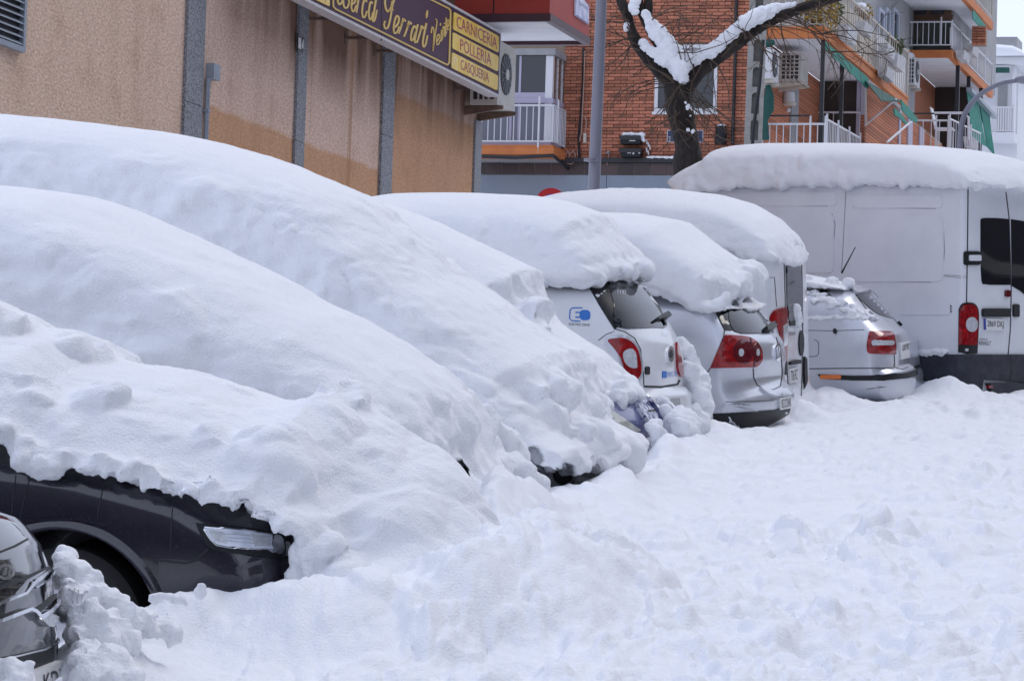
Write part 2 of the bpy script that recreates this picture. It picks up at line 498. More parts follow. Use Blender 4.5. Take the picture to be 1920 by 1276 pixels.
# ---------------------------------------------------------------- shells: a side outline inflated across its width
def resample(poly, attr, n):
    p = np.array(list(poly) + [poly[0]], float); a = np.array(list(attr) + [attr[0]], float)
    d = np.r_[0, np.cumsum(np.hypot(*np.diff(p, axis=0).T))]
    t = np.linspace(0, d[-1], n, endpoint=False)
    return np.c_[np.interp(t, d, p[:, 0]), np.interp(t, d, p[:, 1])], np.interp(t, d, a)
def inflate(poly, rad, W, n=160, rings=9, inner=8, e=1.0, smooth=2):
    """poly: (x, z) outline; rad: edge radius for each of its points; W(x, z): half width"""
    P, r = resample(poly, rad, n)
    area = 0.5 * np.sum(P[:, 0] * np.roll(P[:, 1], -1) - np.roll(P[:, 0], -1) * P[:, 1])
    if area < 0: P, r = P[::-1].copy(), r[::-1].copy()
    t = np.roll(P, -1, 0) - np.roll(P, 1, 0); t /= np.linalg.norm(t, axis=1)[:, None] + 1e-12
    nin = np.c_[-t[:, 1], t[:, 0]]
    for _ in range(smooth * 3):
        nin = (np.roll(nin, 1, 0) + nin * 2 + np.roll(nin, -1, 0)); nin /= np.linalg.norm(nin, axis=1)[:, None] + 1e-12
    x0, z0 = P.min(0); x1, z1 = P.max(0)
    # local thickness limit
    cs = []
    for i in range(n):
        o = P[i]; dvec = nin[i]
        a = P; b = np.roll(P, -1, 0); s = b - a
        den = dvec[0] * s[:, 1] - dvec[1] * s[:, 0]
        with np.errstate(divide='ignore', invalid='ignore'):
            q = a - o
            tt = (q[:, 0] * s[:, 1] - q[:, 1] * s[:, 0]) / den
            uu = (q[:, 0] * dvec[1] - q[:, 1] * dvec[0]) / den
        ok = (tt > 1e-4) & (uu >= 0) & (uu <= 1) & np.isfinite(tt)
        cs.append(tt[ok].min() if ok.any() else 1.0)
    cs = np.array(cs)
    r = np.minimum(r, 0.42 * cs)
    for _ in range(4): r = (np.roll(r, 1) + 2 * r + np.roll(r, -1)) / 4
    layers = []
    Q = P
    for j in range(rings + 1):
        th = math.pi / 2 * j / rings
        Q = P + nin * (r * (1 - math.cos(th) ** e))[:, None]
        y = np.array([W(a, b) for a, b in Q]) * (math.sin(th) ** e)
        layers.append(np.c_[Q[:, 0], y, Q[:, 1]])
    V = [tuple(q) for q in layers[0]]; F = []
    for sgn in (1, -1):
        prev = list(range(n))
        for j in range(1, len(layers)):
            base = len(V)
            V += [(q[0], sgn * q[1], q[2]) for q in layers[j]]
            cur = list(range(base, base + n))
            for i in range(n):
                k = (i + 1) % n
                F.append((prev[i], prev[k], cur[k], cur[i]) if sgn < 0 else (prev[i], cur[i], cur[k], prev[k]))
            prev = cur
        # flat flank: triangulated inside the last ring
        bx = [tuple(q) for q in Q]
        if sgn == 1:
            step = max(.06, min(.16, (z1 - z0) / 7))
            pts = list(bx)
            A2, B2 = Q, np.roll(Q, -1, 0)
            for gx in np.arange(x0 + step / 2, x1, step):
                for gz in np.arange(z0 + step / 2, z1, step):
                    c1 = (A2[:, 1] > gz) != (B2[:, 1] > gz)
                    with np.errstate(divide='ignore', invalid='ignore'):
                        xi = A2[:, 0] + (gz - A2[:, 1]) / (B2[:, 1] - A2[:, 1]) * (B2[:, 0] - A2[:, 0])
                    if (np.sum(c1 & (gx < xi)) % 2) and np.min(np.hypot(Q[:, 0] - gx, Q[:, 1] - gz)) > .4 * step: pts.append((gx, gz))
            cd = delaunay_2d_cdt([Vector(q) for q in pts], [(i, (i + 1) % n) for i in range(n)], [list(range(n))], 1, 1e-6)
        base = len(V)
        V += [(q.x, sgn * W(q.x, q.y), q.y) for q in cd[0]]
        for t in cd[2]:
            t = tuple(i + base for i in t)
            F.append(t[::-1] if sgn > 0 else t)
    return V, F
# ---------------------------------------------------------------- cars: local x points out into the street, y away from the eye, z up
class Car(Thing):
    def __init__(s, name, label, Z, px, psi, w, group='cars parked side by side in the snow', cat='car'):
        X = (px - CX) / FPX * Z
        Thing.__init__(s, name, label, cat, MR, Vector((X, Z, 0)), group, -R(psi))
        s.w = w; s.Mi = s.M.inverted()
    def at(s, px, py, y=None, x=None):
        """the point of the plane y = const (or x = const) behind a pixel"""
        o, d = local_ray(s.Mi, px, py)
        t = ((y - o.y) / d.y) if x is None else ((x - o.x) / d.x)
        return o + d * t
    def sx(s, pts, y):
        return [(q.x, q.z) for q in (s.at(a, b, y) for a, b in pts)]
    def body(s, outline, rad, W, m, e=1.0, n=200, rings=10, name='body', cut=None):
        v, f = inflate(outline, rad, W, n=n, rings=rings, e=e)
        me = mesh_data(name, v, f, m)
        bm = bmesh.new(); bm.from_mesh(me)
        bmesh.ops.remove_doubles(bm, verts=bm.verts, dist=2e-4)
        bmesh.ops.recalc_face_normals(bm, faces=bm.faces)
        bm.to_mesh(me); bm.free()
        if cut:
            for (x, z, r, y0, y1) in cut:
                me = boolean_cyl(me, x, z, r, y0, y1)
        autosmooth(me, 40)
        o = bpy.data.objects.new(name, me); COL.objects.link(o); o.parent = s.o
        vv = [tuple(q.co) for q in me.vertices]; ff = [tuple(p.vertices) for p in me.polygons]
        s.S = BodySurf(s.M, vv, ff)
        s.bo = o
        return o
    def add(s, name, mb, m, parent=None, smooth=None, label=None):
        return s.part(name, mb, m, parent, smooth, True, label)
    def dec(s, name, poly, m, off=0.004, th=0.02, res=6.0, parent=None, smooth=30, label=None):
        return s.add(name, decal(s.S, poly, off, th, res), m, parent, smooth, label)
    def line(s, name, pts, m=None, w=1.6, off=0.0025, th=0.01, parent=None, step=5.0):
        return s.add(name, strip(s.S, pts, w, off, th, step), m or SEAM, parent)
    def text(s, name, txt, quad, m, off=0.007, parent=None):
        return s.add(name, text_on(s.S, txt, quad, off), m, parent)

def boolean_cyl(me, x, z, r, y0, y1):
    a = bpy.data.objects.new('tmp_a', me); COL.objects.link(a)
    mb = MBld().tube([(x, y0, z), (x, y1, z)], r, 48)
    cm = mesh_data('tmp_c', mb.v, mb.f, MATS['black_plastic'])
    bm = bmesh.new(); bm.from_mesh(cm); bmesh.ops.recalc_face_normals(bm, faces=bm.faces); bm.to_mesh(cm); bm.free()
    b = bpy.data.objects.new('tmp_b', cm); COL.objects.link(b)
    mo = a.modifiers.new('b', 'BOOLEAN'); mo.operation = 'DIFFERENCE'; mo.object = b; mo.solver = 'FAST'
    dg = bpy.context.evaluated_depsgraph_get()
    out = bpy.data.meshes.new_from_object(a.evaluated_get(dg))
    bpy.data.objects.remove(a); bpy.data.objects.remove(b)
    return out

NEAR = dict(Z=12.3, px=14, psi=10, w=1.84)
DARK = dict(Z=15.45, px=679, psi=14, w=1.84)
M2 = dict(Z=19.2, px=850, psi=15, w=1.78)
M3 = dict(Z=22.8, px=1060, psi=15, w=1.85)
M4 = dict(Z=26.4, px=1205, psi=15.5, w=1.72)
SMART = dict(Z=29.2, px=1262, psi=17, w=1.66)
GOLF = dict(Z=31.6, px=1466, psi=18, w=1.76)
NISS = dict(Z=34.5, px=1500, psi=14.5, w=1.90)
VOLV = dict(Z=37.0, px=1702, psi=15, w=1.70)
MAST = dict(Z=39.0, px=1895, psi=35, w=1.96)
# ---------------------------------------------------------------- the snow-covered street
def kerb_q(X, D): return X - 0.263 * D + 5.65         # metres out from the line of the car ends
def bumpg(X, D, x, d, rx, rd, h): return h * np.exp(-(((X - x) / rx) ** 2 + ((D - d) / rd) ** 2))
PILES = []
def pile(px, Z, rx, rd, h): PILES.append(((px - CX) / FPX * Z, Z, rx, rd, h))
pile(150, 13.0, .20, .55, .12); pile(240, 13.6, .25, .5, .07); pile(720, 14.2, .50, .55, .15); pile(890, 14.7, .48, .70, .24); pile(1010, 15.3, .42, .85, .20); pile(590, 14.2, .25, .40, .07); pile(1150, 15.0, .4, .7, .06); pile(1030, 16.6, .30, 1.1, .13); pile(1110, 17.2, .35, 1.1, .07); pile(985, 17.2, .22, .9, .11); pile(60, 11.6, .16, .25, .12)
pile(300, 14.35, .20, .30, .12); pile(410, 14.4, .20, .35, .08); pile(372, 14.42, .10, .30, .05); pile(510, 14.5, .18, .40, .10); pile(620, 14.2, .30, .5, .06); pile(820, 13.4, .3, .35, .04)
pile(920, 19.0, .16, .7, .34); pile(985, 19.6, .18, .7, .20); pile(1010, 20.3, .25, .8, .12); pile(900, 17.3, .3, .7, .12)
pile(1165, 22.4, .16, .9, .16); pile(1105, 21.6, .25, .7, .10)
pile(1250, 25.4, .14, .6, .20); pile(1290, 26.4, .20, .8, .16); pile(1225, 24.2, .2, .8, .1)
pile(1540, 36.0, .22, .6, .14); pile(1580, 36.1, .20, .5, .10); pile(1640, 35.6, .3, .6, .05); pile(1505, 33.0, .2, .6, .16)
pile(1750, 38.0, .25, .6, .12); pile(1795, 37.6, .14, .5, .09); pile(1775, 37.4, .2, .4, .1); pile(1850, 37.2, .3, .5, .02)
pile(1330, 30.0, .22, .9, .12)
def ground_h(X, D):
    P = np.c_[X, D, np.zeros_like(X)]
    q = kerb_q(X, D)
    h = 0.285 + 0.035 * fbm(P, 0.55, 2, seed=1)
    road = 1 / (1 + np.exp(-(q - 0.25) / 0.25))
    S = np.array([1.0, 0.42, 1.0])                          # boot ruts and slabs lie mostly along the street
    ps = P * S
    wp = ps + 0.07 * np.c_[fbm(ps, 3.0, 2, seed=21), fbm(ps, 3.0, 2, seed=22), np.zeros_like(X)]
    amp = 0.65 + 0.5 * fbm(P * S, 0.9, 2, seed=31)
    churn = 0.030 * fbm(ps, 1.6, 2, seed=3) + amp * (0.078 * fbm(wp, 3.4, 4, seed=4) + 0.045 * (np.abs(fbm(wp, 6.5, 2, seed=5)) - .3) + 0.020 * fbm(wp, 13, 2, seed=6))
    blk = fbm(wp, 5.2, 1, seed=12); churn = churn + 0.045 * np.clip((blk - 0.10) / 0.16, 0, 1) * amp
    for (fq, am, sd, k0) in ((2.6, 0.055, 3, .50), (4.6, 0.055, 5, .40), (8.5, 0.040, 8, .36), (15, 0.022, 13, .33), (27, 0.010, 17, .35)):      # clods and boot holes
        f1, f2, hh = worley2(wp + 0.05 * np.c_[fbm(ps, 9, 2, seed=sd + 60), fbm(ps, 9, 2, seed=sd + 61), np.zeros_like(X)], fq, sd)
        dome = np.clip(1 - (f1 / .75) ** 2, 0, 1) * np.clip((f2 - f1) / .28, 0, 1) ** .7
        churn = churn + am * amp * np.where(hh > k0, dome * (hh - k0) / (1 - k0), -.35 * dome * (hh < .18))
    fine = 0.004 * fbm(P * np.array([1, .6, 1]), 34, 2, seed=7)
    h = h + churn * (0.5 + 0.5 * road) + fine
    h = h + 0.05 * np.exp(-((q - 0.05) / 0.45) ** 2)
    for (x, d, rx, rd, a) in PILES:
        h = h + bumpg(X, D, x, d, rx, rd, a) * (1 + 0.35 * fbm(ps, 5, 3, seed=x + d))
    return h
def build_ground():
    nr, ncol = 1150, 620
    D = 9.3 * (78.0 / 9.3) ** (np.arange(nr) / (nr - 1))
    u = np.linspace(-1.45, 1.45, ncol)
    DD, UU = np.meshgrid(D, u, indexing='ij')
    X, Y = (UU * (0.14 * DD + 0.15)).ravel(), DD.ravel()
    H = ground_h(X, Y)
    edge = np.clip((1.45 - np.abs(UU.ravel())) / 0.15, 0, 1)
    H = 0.27 + (H - 0.27) * edge
    idx = np.arange(nr * ncol).reshape(nr, ncol)
    F = np.stack([idx[:-1, :-1], idx[:-1, 1:], idx[1:, 1:], idx[1:, :-1]], -1).reshape(-1, 4)
    me = bpy.data.meshes.new('snow_field')
    me.vertices.add(len(X)); me.vertices.foreach_set('co', np.c_[X, Y, H].ravel())
    me.loops.add(F.size); me.loops.foreach_set('vertex_index', F.ravel())
    me.polygons.add(len(F)); me.polygons.foreach_set('loop_start', np.arange(0, F.size, 4)); me.polygons.foreach_set('loop_total', np.full(len(F), 4))
    me.update(calc_edges=True); me.polygons.foreach_set('use_smooth', np.ones(len(F), bool))
    me.materials.append(SNOW)
    o = bpy.data.objects.new('snowy_street', me); COL.objects.link(o); o.matrix_world = MR
    o['kind'] = 'structure'; o['label'] = 'deep trampled snow covering the street and kerb beside the parked cars'
    e0, e1, z_ = 1.45 * (0.14 * D[0] + .15), 1.45 * (0.14 * D[-1] + .15), 0.27
    v = [(-160, -60, z_), (160, -60, z_), (160, D[0], z_), (e0, D[0], z_), (-e0, D[0], z_), (-160, D[0], z_), (160, D[-1], z_), (e1, D[-1], z_), (-e1, D[-1], z_), (-160, D[-1], z_), (160, 300, z_), (-160, 300, z_)]
    f = [(0, 1, 2, 3, 4, 5), (3, 2, 6, 7), (5, 4, 8, 9), (9, 8, 7, 6, 10, 11)]
    me2 = mesh_data('ground', v, f, SNOW)
    o2 = bpy.data.objects.new('ground', me2); COL.objects.link(o2); o2.matrix_world = MR; o2['kind'] = 'structure'
build_ground()

# ---------------------------------------------------------------- snow lying on cars
def finish_snow(o, voxel, amps, seed, world_M, lipf=None, smooth_it=2, clods=(), carve=()):
    """fuse the pieces into one skin, smooth it and give it relief"""
    if smooth_it:
        pass
    mo = o.modifiers.new('r', 'REMESH'); mo.mode = 'VOXEL'; mo.voxel_size = voxel; mo.adaptivity = 0.0
    ms = o.modifiers.new('s', 'SMOOTH'); ms.factor = 0.5; ms.iterations = smooth_it
    dg = bpy.context.evaluated_depsgraph_get()
    me = bpy.data.meshes.new_from_object(o.evaluated_get(dg))
    o.modifiers.clear()
    old = o.data; o.data = me; bpy.data.meshes.remove(old)
    n = len(me.vertices)
    co = np.empty(n * 3); me.vertices.foreach_get('co', co); co = co.reshape(-1, 3)
    no = np.empty(n * 3); me.vertices.foreach_get('normal', no) if False else None
    nn = np.empty(n * 3); me.vertex_normals.foreach_get('vector', nn); nn = nn.reshape(-1, 3)
    d = np.zeros(n)
    wp = co + 0.06 * np.c_[fbm(co, 4, 2, seed=seed + 50), fbm(co, 4, 2, seed=seed + 51), fbm(co, 4, 2, seed=seed + 52)]
    steep = np.clip(1.0 - nn[:, 2], 0, 1)                  # tops stay smooth, flanks are rougher
    for (freq, amp, oct_, mode, flank) in amps:
        k = amp * ((1 - flank) + flank * steep)
        d += k * fbm(wp * (np.array([.55, 1.0, 1.35]) if (o.name.startswith('snow_blanket') and freq < 8) else 1.0), freq, oct_, seed=seed, mode=mode)
        seed += 3
    for (fq, am, flank, k0) in clods:
        f1, f2, hh = worley3(wp, fq, int(seed) + int(fq * 7))
        dome = np.clip(1 - (f1 / .8) ** 2, 0, 1) * np.clip((f2 - f1) / .25, 0, 1) ** .7
        msk = np.clip(.5 + 1.2 * fbm(co, 1.1, 2, seed=seed + fq), 0, 1)
        d += am * dome * np.clip((hh - k0) / (1 - k0), 0, 1) * msk * ((1 - flank) + flank * np.clip(steep * 1.4, 0, 1))
    under = np.clip(-nn[:, 2] - 0.1, 0, 1)
    d += 0.022 * under * fbm(co, 26, 2, seed=seed + 9)
    co = co + nn * d[:, None]
    for (poly, depth) in carve:                              # hollows where the snow has fallen away
        Mw = np.array(o.matrix_world); W3 = co @ Mw[:3, :3].T + Mw[:3, 3]
        rel = W3 - np.array(C0); zf = rel @ np.array(_F)
        px = CX + FPX * (rel @ np.array(RIGHT)) / zf; py = CY - FPX * (rel @ np.array(UP)) / zf
        jit = fbm(co, 14, 2, seed=3) * 6; jit2 = fbm(co, 14, 2, seed=8) * 6
        X_, Y_ = px + jit, py + jit2
        ins = np.zeros(n, bool); m_ = len(poly)
        for i in range(m_):
            (xa, ya), (xb, yb) = poly[i], poly[(i + 1) % m_]
            if ya == yb: continue
            ins ^= ((ya > Y_) != (yb > Y_)) & (X_ < (xb - xa) * (Y_ - ya) / (yb - ya) + xa)
        dirl = (rel / np.linalg.norm(rel, axis=1)[:, None]) @ Mw[:3, :3]
        ins &= (np.sum(nn * dirl, axis=1) < 0.25) & (zf < np.min(zf) + 1.6)
        co = co + dirl * (depth * ins)[:, None]
    me.vertices.foreach_set('co', co.ravel()); me.update()
    me.polygons.foreach_set('use_smooth', np.ones(len(me.polygons), bool))
    if not me.materials: me.materials.append(SNOW)
    return o
SOFT = [(1.2, 0.065, 2, 'fbm', 0.85), (4.0, 0.105, 3, 'fbm', 0.97), (12, 0.009, 2, 'fbm', 0.9), (40, 0.0018, 2, 'fbm', 0.3)]
LUMPY = [(1.6, 0.06, 2, 'fbm', 0.3), (4.0, 0.045, 3, 'fbm', 0.5), (9, 0.02, 2, 'billow', 0.6), (26, 0.006, 2, 'fbm', 0.4), (50, 0.002, 2, 'fbm', 0.3)]
def snow_on(car, label, top, bottom, W, rtop=0.35, rbot=0.035, balls=(), voxel=0.02, amps=SOFT, seed=0, e=0.85, extra=None, name='snow_blanket', smooth_it=5, clods=(), carve=()):
    """top/bottom: outlines in car coordinates (x, z); balls: lumps (x, y, z, r, squash)"""
    poly = list(top) + list(bottom)
    rad = [rtop] * len(top) + [rbot] * len(bottom)
    v, f = inflate(poly, rad, W, n=150, rings=10, inner=5, e=e)
    mb = MBld().add(v, f)
    g = np.random.default_rng(seed + 5)
    for b in balls: chunk(mb, b[:3], b[3], g, b[4] if len(b) > 4 else (1, 1, 1), .22)
    if extra: extra(mb)
    me = mesh_data(name, mb.v, mb.f, SNOW)
    o = bpy.data.objects.new(name, me); COL.objects.link(o)
    o.matrix_world = car.M
    o['label'] = label; o['category'] = 'snow'; o['group'] = 'snow lying on the parked cars'
    finish_snow(o, voxel, amps, seed, None, smooth_it=smooth_it, clods=clods, carve=carve)
    return o
def crumbs(car, lip, y, n, r0, r1, seed, dz=0.0, dy=0.03):
    """lumps hanging along a lip given in car coordinates (x, z)"""
    g = np.random.default_rng(seed); P = np.array(lip); d = np.r_[0, np.cumsum(np.hypot(*np.diff(P, axis=0).T))]
    out = []
    for _ in range(n):
        t = g.uniform(0, d[-1]); r = r0 + (r1 - r0) * g.random() ** 2
        out.append((np.interp(t, d, P[:, 0]), y + g.uniform(-dy, dy), np.interp(t, d, P[:, 1]) + dz + g.uniform(-0.3, 0.6) * r, r, (g.uniform(.8, 1.4), 1, g.uniform(.7, 1.1))))
    return out
def snow_heap(label, frame, base, blobs, voxel=0.02, amps=LUMPY, seed=0, group='lumps of snow stuck on and between the cars', name='snow_heap', smooth_it=5, clods=(), carve=()):
    mb = MBld(); g = np.random.default_rng(seed + 5)
    for b in blobs:
        sq = b[4] if len(b) > 4 else (1, 1, 1)
        chunk(mb, b[:3], b[3], g, sq, .30)
        for _ in range(2 if len(blobs) < 40 else 0):             # smaller broken bits round each lump
            e = Vector(g.normal(size=3)).normalized() * b[3] * .8
            chunk(mb, (b[0] + e.x * sq[0], b[1] + e.y * sq[1], b[2] + e.z * sq[2]), b[3] * g.uniform(.3, .55), g, sq, .35)
    o = solo(name, label, 'snow', frame, base, mb, SNOW, group)
    finish_snow(o, voxel, amps, seed, None, smooth_it=smooth_it, clods=clods, carve=carve)
    return o
# ---------------------------------------------------------------- the buried cars in the foreground and the snow on them
def Wc(w, tumble=0.0, zb=0.9, nose=0.0, x0=0.0):
    def W(x, z):
        k = w
        if z > zb: k -= tumble * (z - zb)
        return k
    return W
dark = Car('parked_car', 'dark plum car buried under snow with one wing, headlight and wheel arch showing', **DARK)
near_ = Car('parked_car', 'glossy black car end with chrome strips at the bottom left corner of the photo', **NEAR)
c2 = Car('parked_car', 'completely buried car just behind the dark plum car', **M2)
c3 = Car('parked_car', 'tall buried people carrier whose ribbed headlamp peeps out of the snow', **M3)
c4 = Car('parked_car', 'dark blue car in front of the electric hatchback, one cloudy headlamp uncovered', **M4)

# dark plum car
T = dark.sx([(0, 562), (40, 585), (90, 617), (140, 612), (200, 672), (310, 692), (430, 720), (500, 746), (560, 748), (620, 728), (665, 758), (720, 800), (800, 850), (860, 893), (905, 950), (940, 1020), (965, 1090), (1005, 1170), (1050, 1245)], 0)
lip = [(0.04, 0.44), (0.02, 0.60), (-0.02, 0.72), (-0.10, 0.765), (-0.20, 0.80), (-0.30, 0.83), (-0.40, 0.845), (-0.52, 0.875), (-0.62, 0.90), (-0.75, 0.935), (-0.86, 0.955), (-0.99, 0.965), (-1.10, 0.985), (-1.18, 1.04), (-1.26, 1.06), (-1.6, 1.10)]
DTOP = [(-4.4, 1.5), (-4.2, 1.85), (-3.4, 2.0), (-2.6, 1.98), (-2.1, 1.83)] + [(x, z) for x, z in T]
_lx, _lz = [p[0] for p in lip[::-1]], [p[1] for p in lip[::-1]]
_tx, _tz = [p[0] for p in DTOP], [p[1] for p in DTOP]
def Wm1(x, z):
    zl = np.interp(x, _lx, _lz) if x < 0.0 else max(-.1, .7 - 8 * x)
    zt = np.interp(x, _tx, _tz)
    t = min(max((z - zl) / max(zt - zl, .05), 0), 1)
    w = 1.0 * (1 - 0.72 * t ** 2.0)
    if x > 0:
        k = min(x / .22, 1)
        w = w * (1 - 0.25 * min(x, 1.3)) + .75 * k * (1 - t) ** 1.8
    return w
snow_on(dark, 'knobbly snow on the dark plum bonnet with a ragged edge above its headlight', DTOP,
        [(0.80, -0.1), (0.05, -0.1)] + lip + [(-4.3, 1.10)], Wm1, rtop=0.20, rbot=0.045,
        balls=[(-.05, -.92, .765, .05), (-.09, -.92, .79, .05), (-.66, -.90, .945, .07), (-.74, -.90, .965, .06), (-.58, -.90, .925, .06), (-1.52, -.28, 1.46, .17), (-1.22, -.2, 1.37, .12), (-1.14, -.1, 1.30, .12), (-.74, -.1, 1.17, .10), (-.13, .1, 1.10, .17), (-.9, -.62, 1.13, .15), (-.45, -.66, 1.0, .14), (-.2, -.72, .88, .13), (-.62, -.74, .98, .12), (-1.2, -.7, 1.16, .15)]
        + crumbs(dark, lip[2:], -0.972, 150, 0.010, 0.036, 3) + crumbs(dark, lip[4:], -0.945, 70, 0.025, 0.05, 13, dz=.05) + crumbs(dark, [(-1.12, .965), (-0.98, .945), (-.92, .94)], -0.975, 22, 0.025, 0.050, 5)
        + crumbs(dark, [(-0.80, .955), (-0.66, .925), (-.55, .90)], -0.96, 14, 0.015, 0.036, 6) + [(.03, -.86, .60, .07), (.01, -.86, .53, .07), (.05, -.84, .46, .09), (.06, -.84, .38, .10), (.10, -.84, .52, .10), (.10, -.82, .62, .09)],
        voxel=0.0135, amps=[(1.5, 0.045, 2, 'fbm', 0.2), (4.2, 0.030, 3, 'fbm', 0.4), (11, 0.011, 2, 'fbm', 0.6), (24, 0.006, 3, 'fbm', 0.6)], seed=11, smooth_it=2, clods=[(3.2, .07, 0, .5), (7, .035, .2, .5), (15, .014, .3, .5)])
# car 2
T = c2.sx([(0, 346), (150, 365), (230, 390), (300, 421), (400, 470), (500, 521), (575, 565), (640, 592), (720, 640), (790, 690), (840, 735), (860, 790), (868, 850)], 0)
snow_on(c2, 'long smooth snow dome over the second car from the left', [(-4.4, 1.2), (-4.2, 1.8), (-3.6, 2.1), (-3.0, 2.18)] + T, [(0.22, 0.42), (0.26, -0.1), (-4.4, -0.1)],
        Wc(1.02, 0.10, 0.7), rtop=0.42, e=0.75, rbot=0.05, balls=[(-.1, -.85, .55, .22), (-.35, -.9, .45, .25)], voxel=0.018, amps=SOFT, seed=23, carve=[([(846, 872), (866, 864), (880, 876), (876, 902), (852, 902)], .35)], clods=[(3.4, .07, .95, .35), (8, .018, .95, .5)])
# car 3
T = c3.sx([(0, 213), (150, 226), (300, 246), (400, 267), (480, 290), (545, 312), (600, 334), (650, 355), (690, 378), (760, 440), (842, 516), (928, 570)], 0) + c3.sx([(1015, 624), (1078, 664), (1100, 728), (1122, 785)], .3)
snow_on(c3, 'tallest smooth snow dome, over the people carrier at the left edge', [(-4.6, 1.6), (-4.5, 2.4), (-4.2, 2.66)] + T, [(0.32, 0.62), (0.30, 0.50), (0.05, 0.50), (-0.02, 0.62), (-0.14, 0.66), (-0.22, 0.5), (-0.25, -0.1), (-4.6, -0.1)],
        Wc(1.05, 0.10, 0.9), rtop=0.42, e=0.75, rbot=0.05,
        balls=[(.02, -.60, .80, .14), (.10, -.52, .68, .13), (.16, -.3, .64, .16), (.16, -.05, .66, .16), (-.18, -.74, .84, .18), (-.35, -.80, .72, .22), (-.04, -.66, .92, .14), (.0, -.40, .94, .16), (-.3, -.74, 1.08, .14)],
        voxel=0.018, amps=[(1.3, 0.045, 2, 'fbm', 0.75), (4.0, 0.12, 3, 'fbm', 0.97), (10, 0.016, 2, 'fbm', 0.9), (22, 0.007, 3, 'fbm', 0.9)], seed=37, smooth_it=4, carve=[([(962, 840), (978, 848), (998, 836), (1012, 838), (1018, 862), (1010, 884), (992, 886), (972, 874)], .30), ([(1030, 886), (1050, 880), (1074, 874), (1078, 890), (1062, 912), (1042, 905)], .35)], clods=[(3.6, .06, .97, .4), (8, .04, .97, .45), (17, .016, .97, .5)])
# car 4
T = c4.sx([(683, 371), (750, 392), (813, 415), (900, 457), (1000, 505)], 0) + c4.sx([(1030, 540), (1040, 571), (1056, 603), (1108, 635), (1148, 659), (1172, 702), (1186, 742), (1206, 784)], .38)
snow_on(c4, 'snow sliding down the windscreen and bonnet of the dark blue car', [(-4.0, 1.3), (-3.9, 1.9), (-3.2, 2.2), (-2.6, 2.25)] + T, [(0.02, 0.60), (-0.12, 0.66), (-0.30, 0.78), (-0.50, 0.86), (-0.7, 0.7), (-0.75, -0.1), (-4.0, -0.1)],
        Wc(0.95, 0.16, 0.9), rtop=0.5, rbot=0.04,
        balls=[(-.68, -.4, 1.36, .15), (-.64, -.5, 1.2, .15), (-.52, -.5, 1.03, .15), (-.40, -.45, .92, .14), (-.28, -.45, .82, .12), (-.18, -.5, .70, .11), (-.14, -.1, .80, .11), (-.09, .1, .76, .10), (-.18, .2, .83, .11), (-.10, -.3, .76, .09)] + crumbs(c4, [(0.0, .62), (-.30, .78)], -0.86, 25, .02, .05, 4),
        voxel=0.018, amps=[(1.3, 0.04, 2, 'fbm', 0.75), (3.6, 0.05, 3, 'fbm', 0.92), (10, 0.016, 2, 'fbm', 0.9), (22, 0.007, 3, 'fbm', 0.9)], seed=41, smooth_it=9, carve=[([(1124, 772), (1150, 784), (1176, 800), (1200, 813), (1204, 830), (1190, 840), (1174, 824), (1152, 811), (1134, 794)], .30)], clods=[(3.6, .05, .97, .45), (8, .035, .97, .45), (17, .016, .97, .5)])
# ---------------------------------------------------------------- cars seen from behind
def plate(car, quad, text, tq, blue=True, ink=None):
    p = car.dec('number_plate', quad, PLATE, off=0.018, th=0.03, res=4, smooth=None)
    car.text('plate_characters', text, tq, PLATEINK, off=0.0205, parent=p)
    if blue:
        a, b, c, d = [Vector(q) for q in quad]
        car.dec('country_band', [tuple(a), tuple(a.lerp(b, .11)), tuple(d.lerp(c, .11)), tuple(d)], PLATEBLUE, off=0.0195, th=0.005, res=4, parent=p, smooth=None)
    return p

# ---- white electric hatchback
sm = Car('parked_car', 'small white electric hatchback with a blue plug emblem on its rear flank', **SMART)
out = [(-3.45, 0.35), (-3.48, 0.65), (-3.35, 0.82), (-2.75, 0.98), (-2.05, 1.50), (-1.7, 1.56), (-0.9, 1.585), (-0.47, 1.575), (-0.36, 1.555), (-0.22, 1.38), (-0.12, 1.22), (-0.055, 1.10), (-0.015, 0.95), (-0.01, 0.74), (0.05, 0.70), (0.07, 0.55), (0.04, 0.40), (-0.05, 0.30), (-3.3, 0.28)]
rad = [.12] * 3 + [.25] * 3 + [.16] * 3 + [.16, .20, .22, .24, .24, .24, .26, .26, .24, .12]
def Wsm(x, z): return 0.83 - (0.20 * (z - 0.95) ** 1.15 if z > 0.95 else 0) - (0.10 * (0.5 - z) if z < 0.5 else 0)
sm.body(out, rad, Wsm, WHITEPAINT, e=0.8)
sm.dec('quarter_glass', [(1097, 527), (1140, 521), (1160, 612), (1152, 618), (1125, 575)], PLASTIC, off=.004, res=8)
g = sm.dec('rear_window', spline([(1143, 524), (1188, 527), (1215, 555), (1236, 585), (1250, 612), (1222, 614), (1156, 613), (1150, 570)], 3, True), GLASS, off=.008, th=.03, res=7)
sm.dec('far_pillar', [(1205, 538), (1222, 540), (1243, 590), (1249, 600), (1240, 600)], PLASTIC, off=.004, res=8)
wv = sm.dec('wiper', [(1224, 601), (1236, 592), (1243, 588), (1250, 590), (1251, 596), (1246, 600), (1236, 600), (1228, 604)], PLASTIC, off=.05, th=.06, res=5)
sm.add('wiper_blade', strip(sm.S, [(1240, 598), (1246, 610)], 2.5, .02, .02), PLASTIC, wv)
L = sm.dec('tail_light', spline([(1141, 640), (1152, 635), (1172, 637), (1189, 651), (1197, 675), (1198, 700), (1190, 711), (1180, 712), (1172, 700), (1160, 665)], 3, True), REDLENS, off=.022, th=.05, res=6)
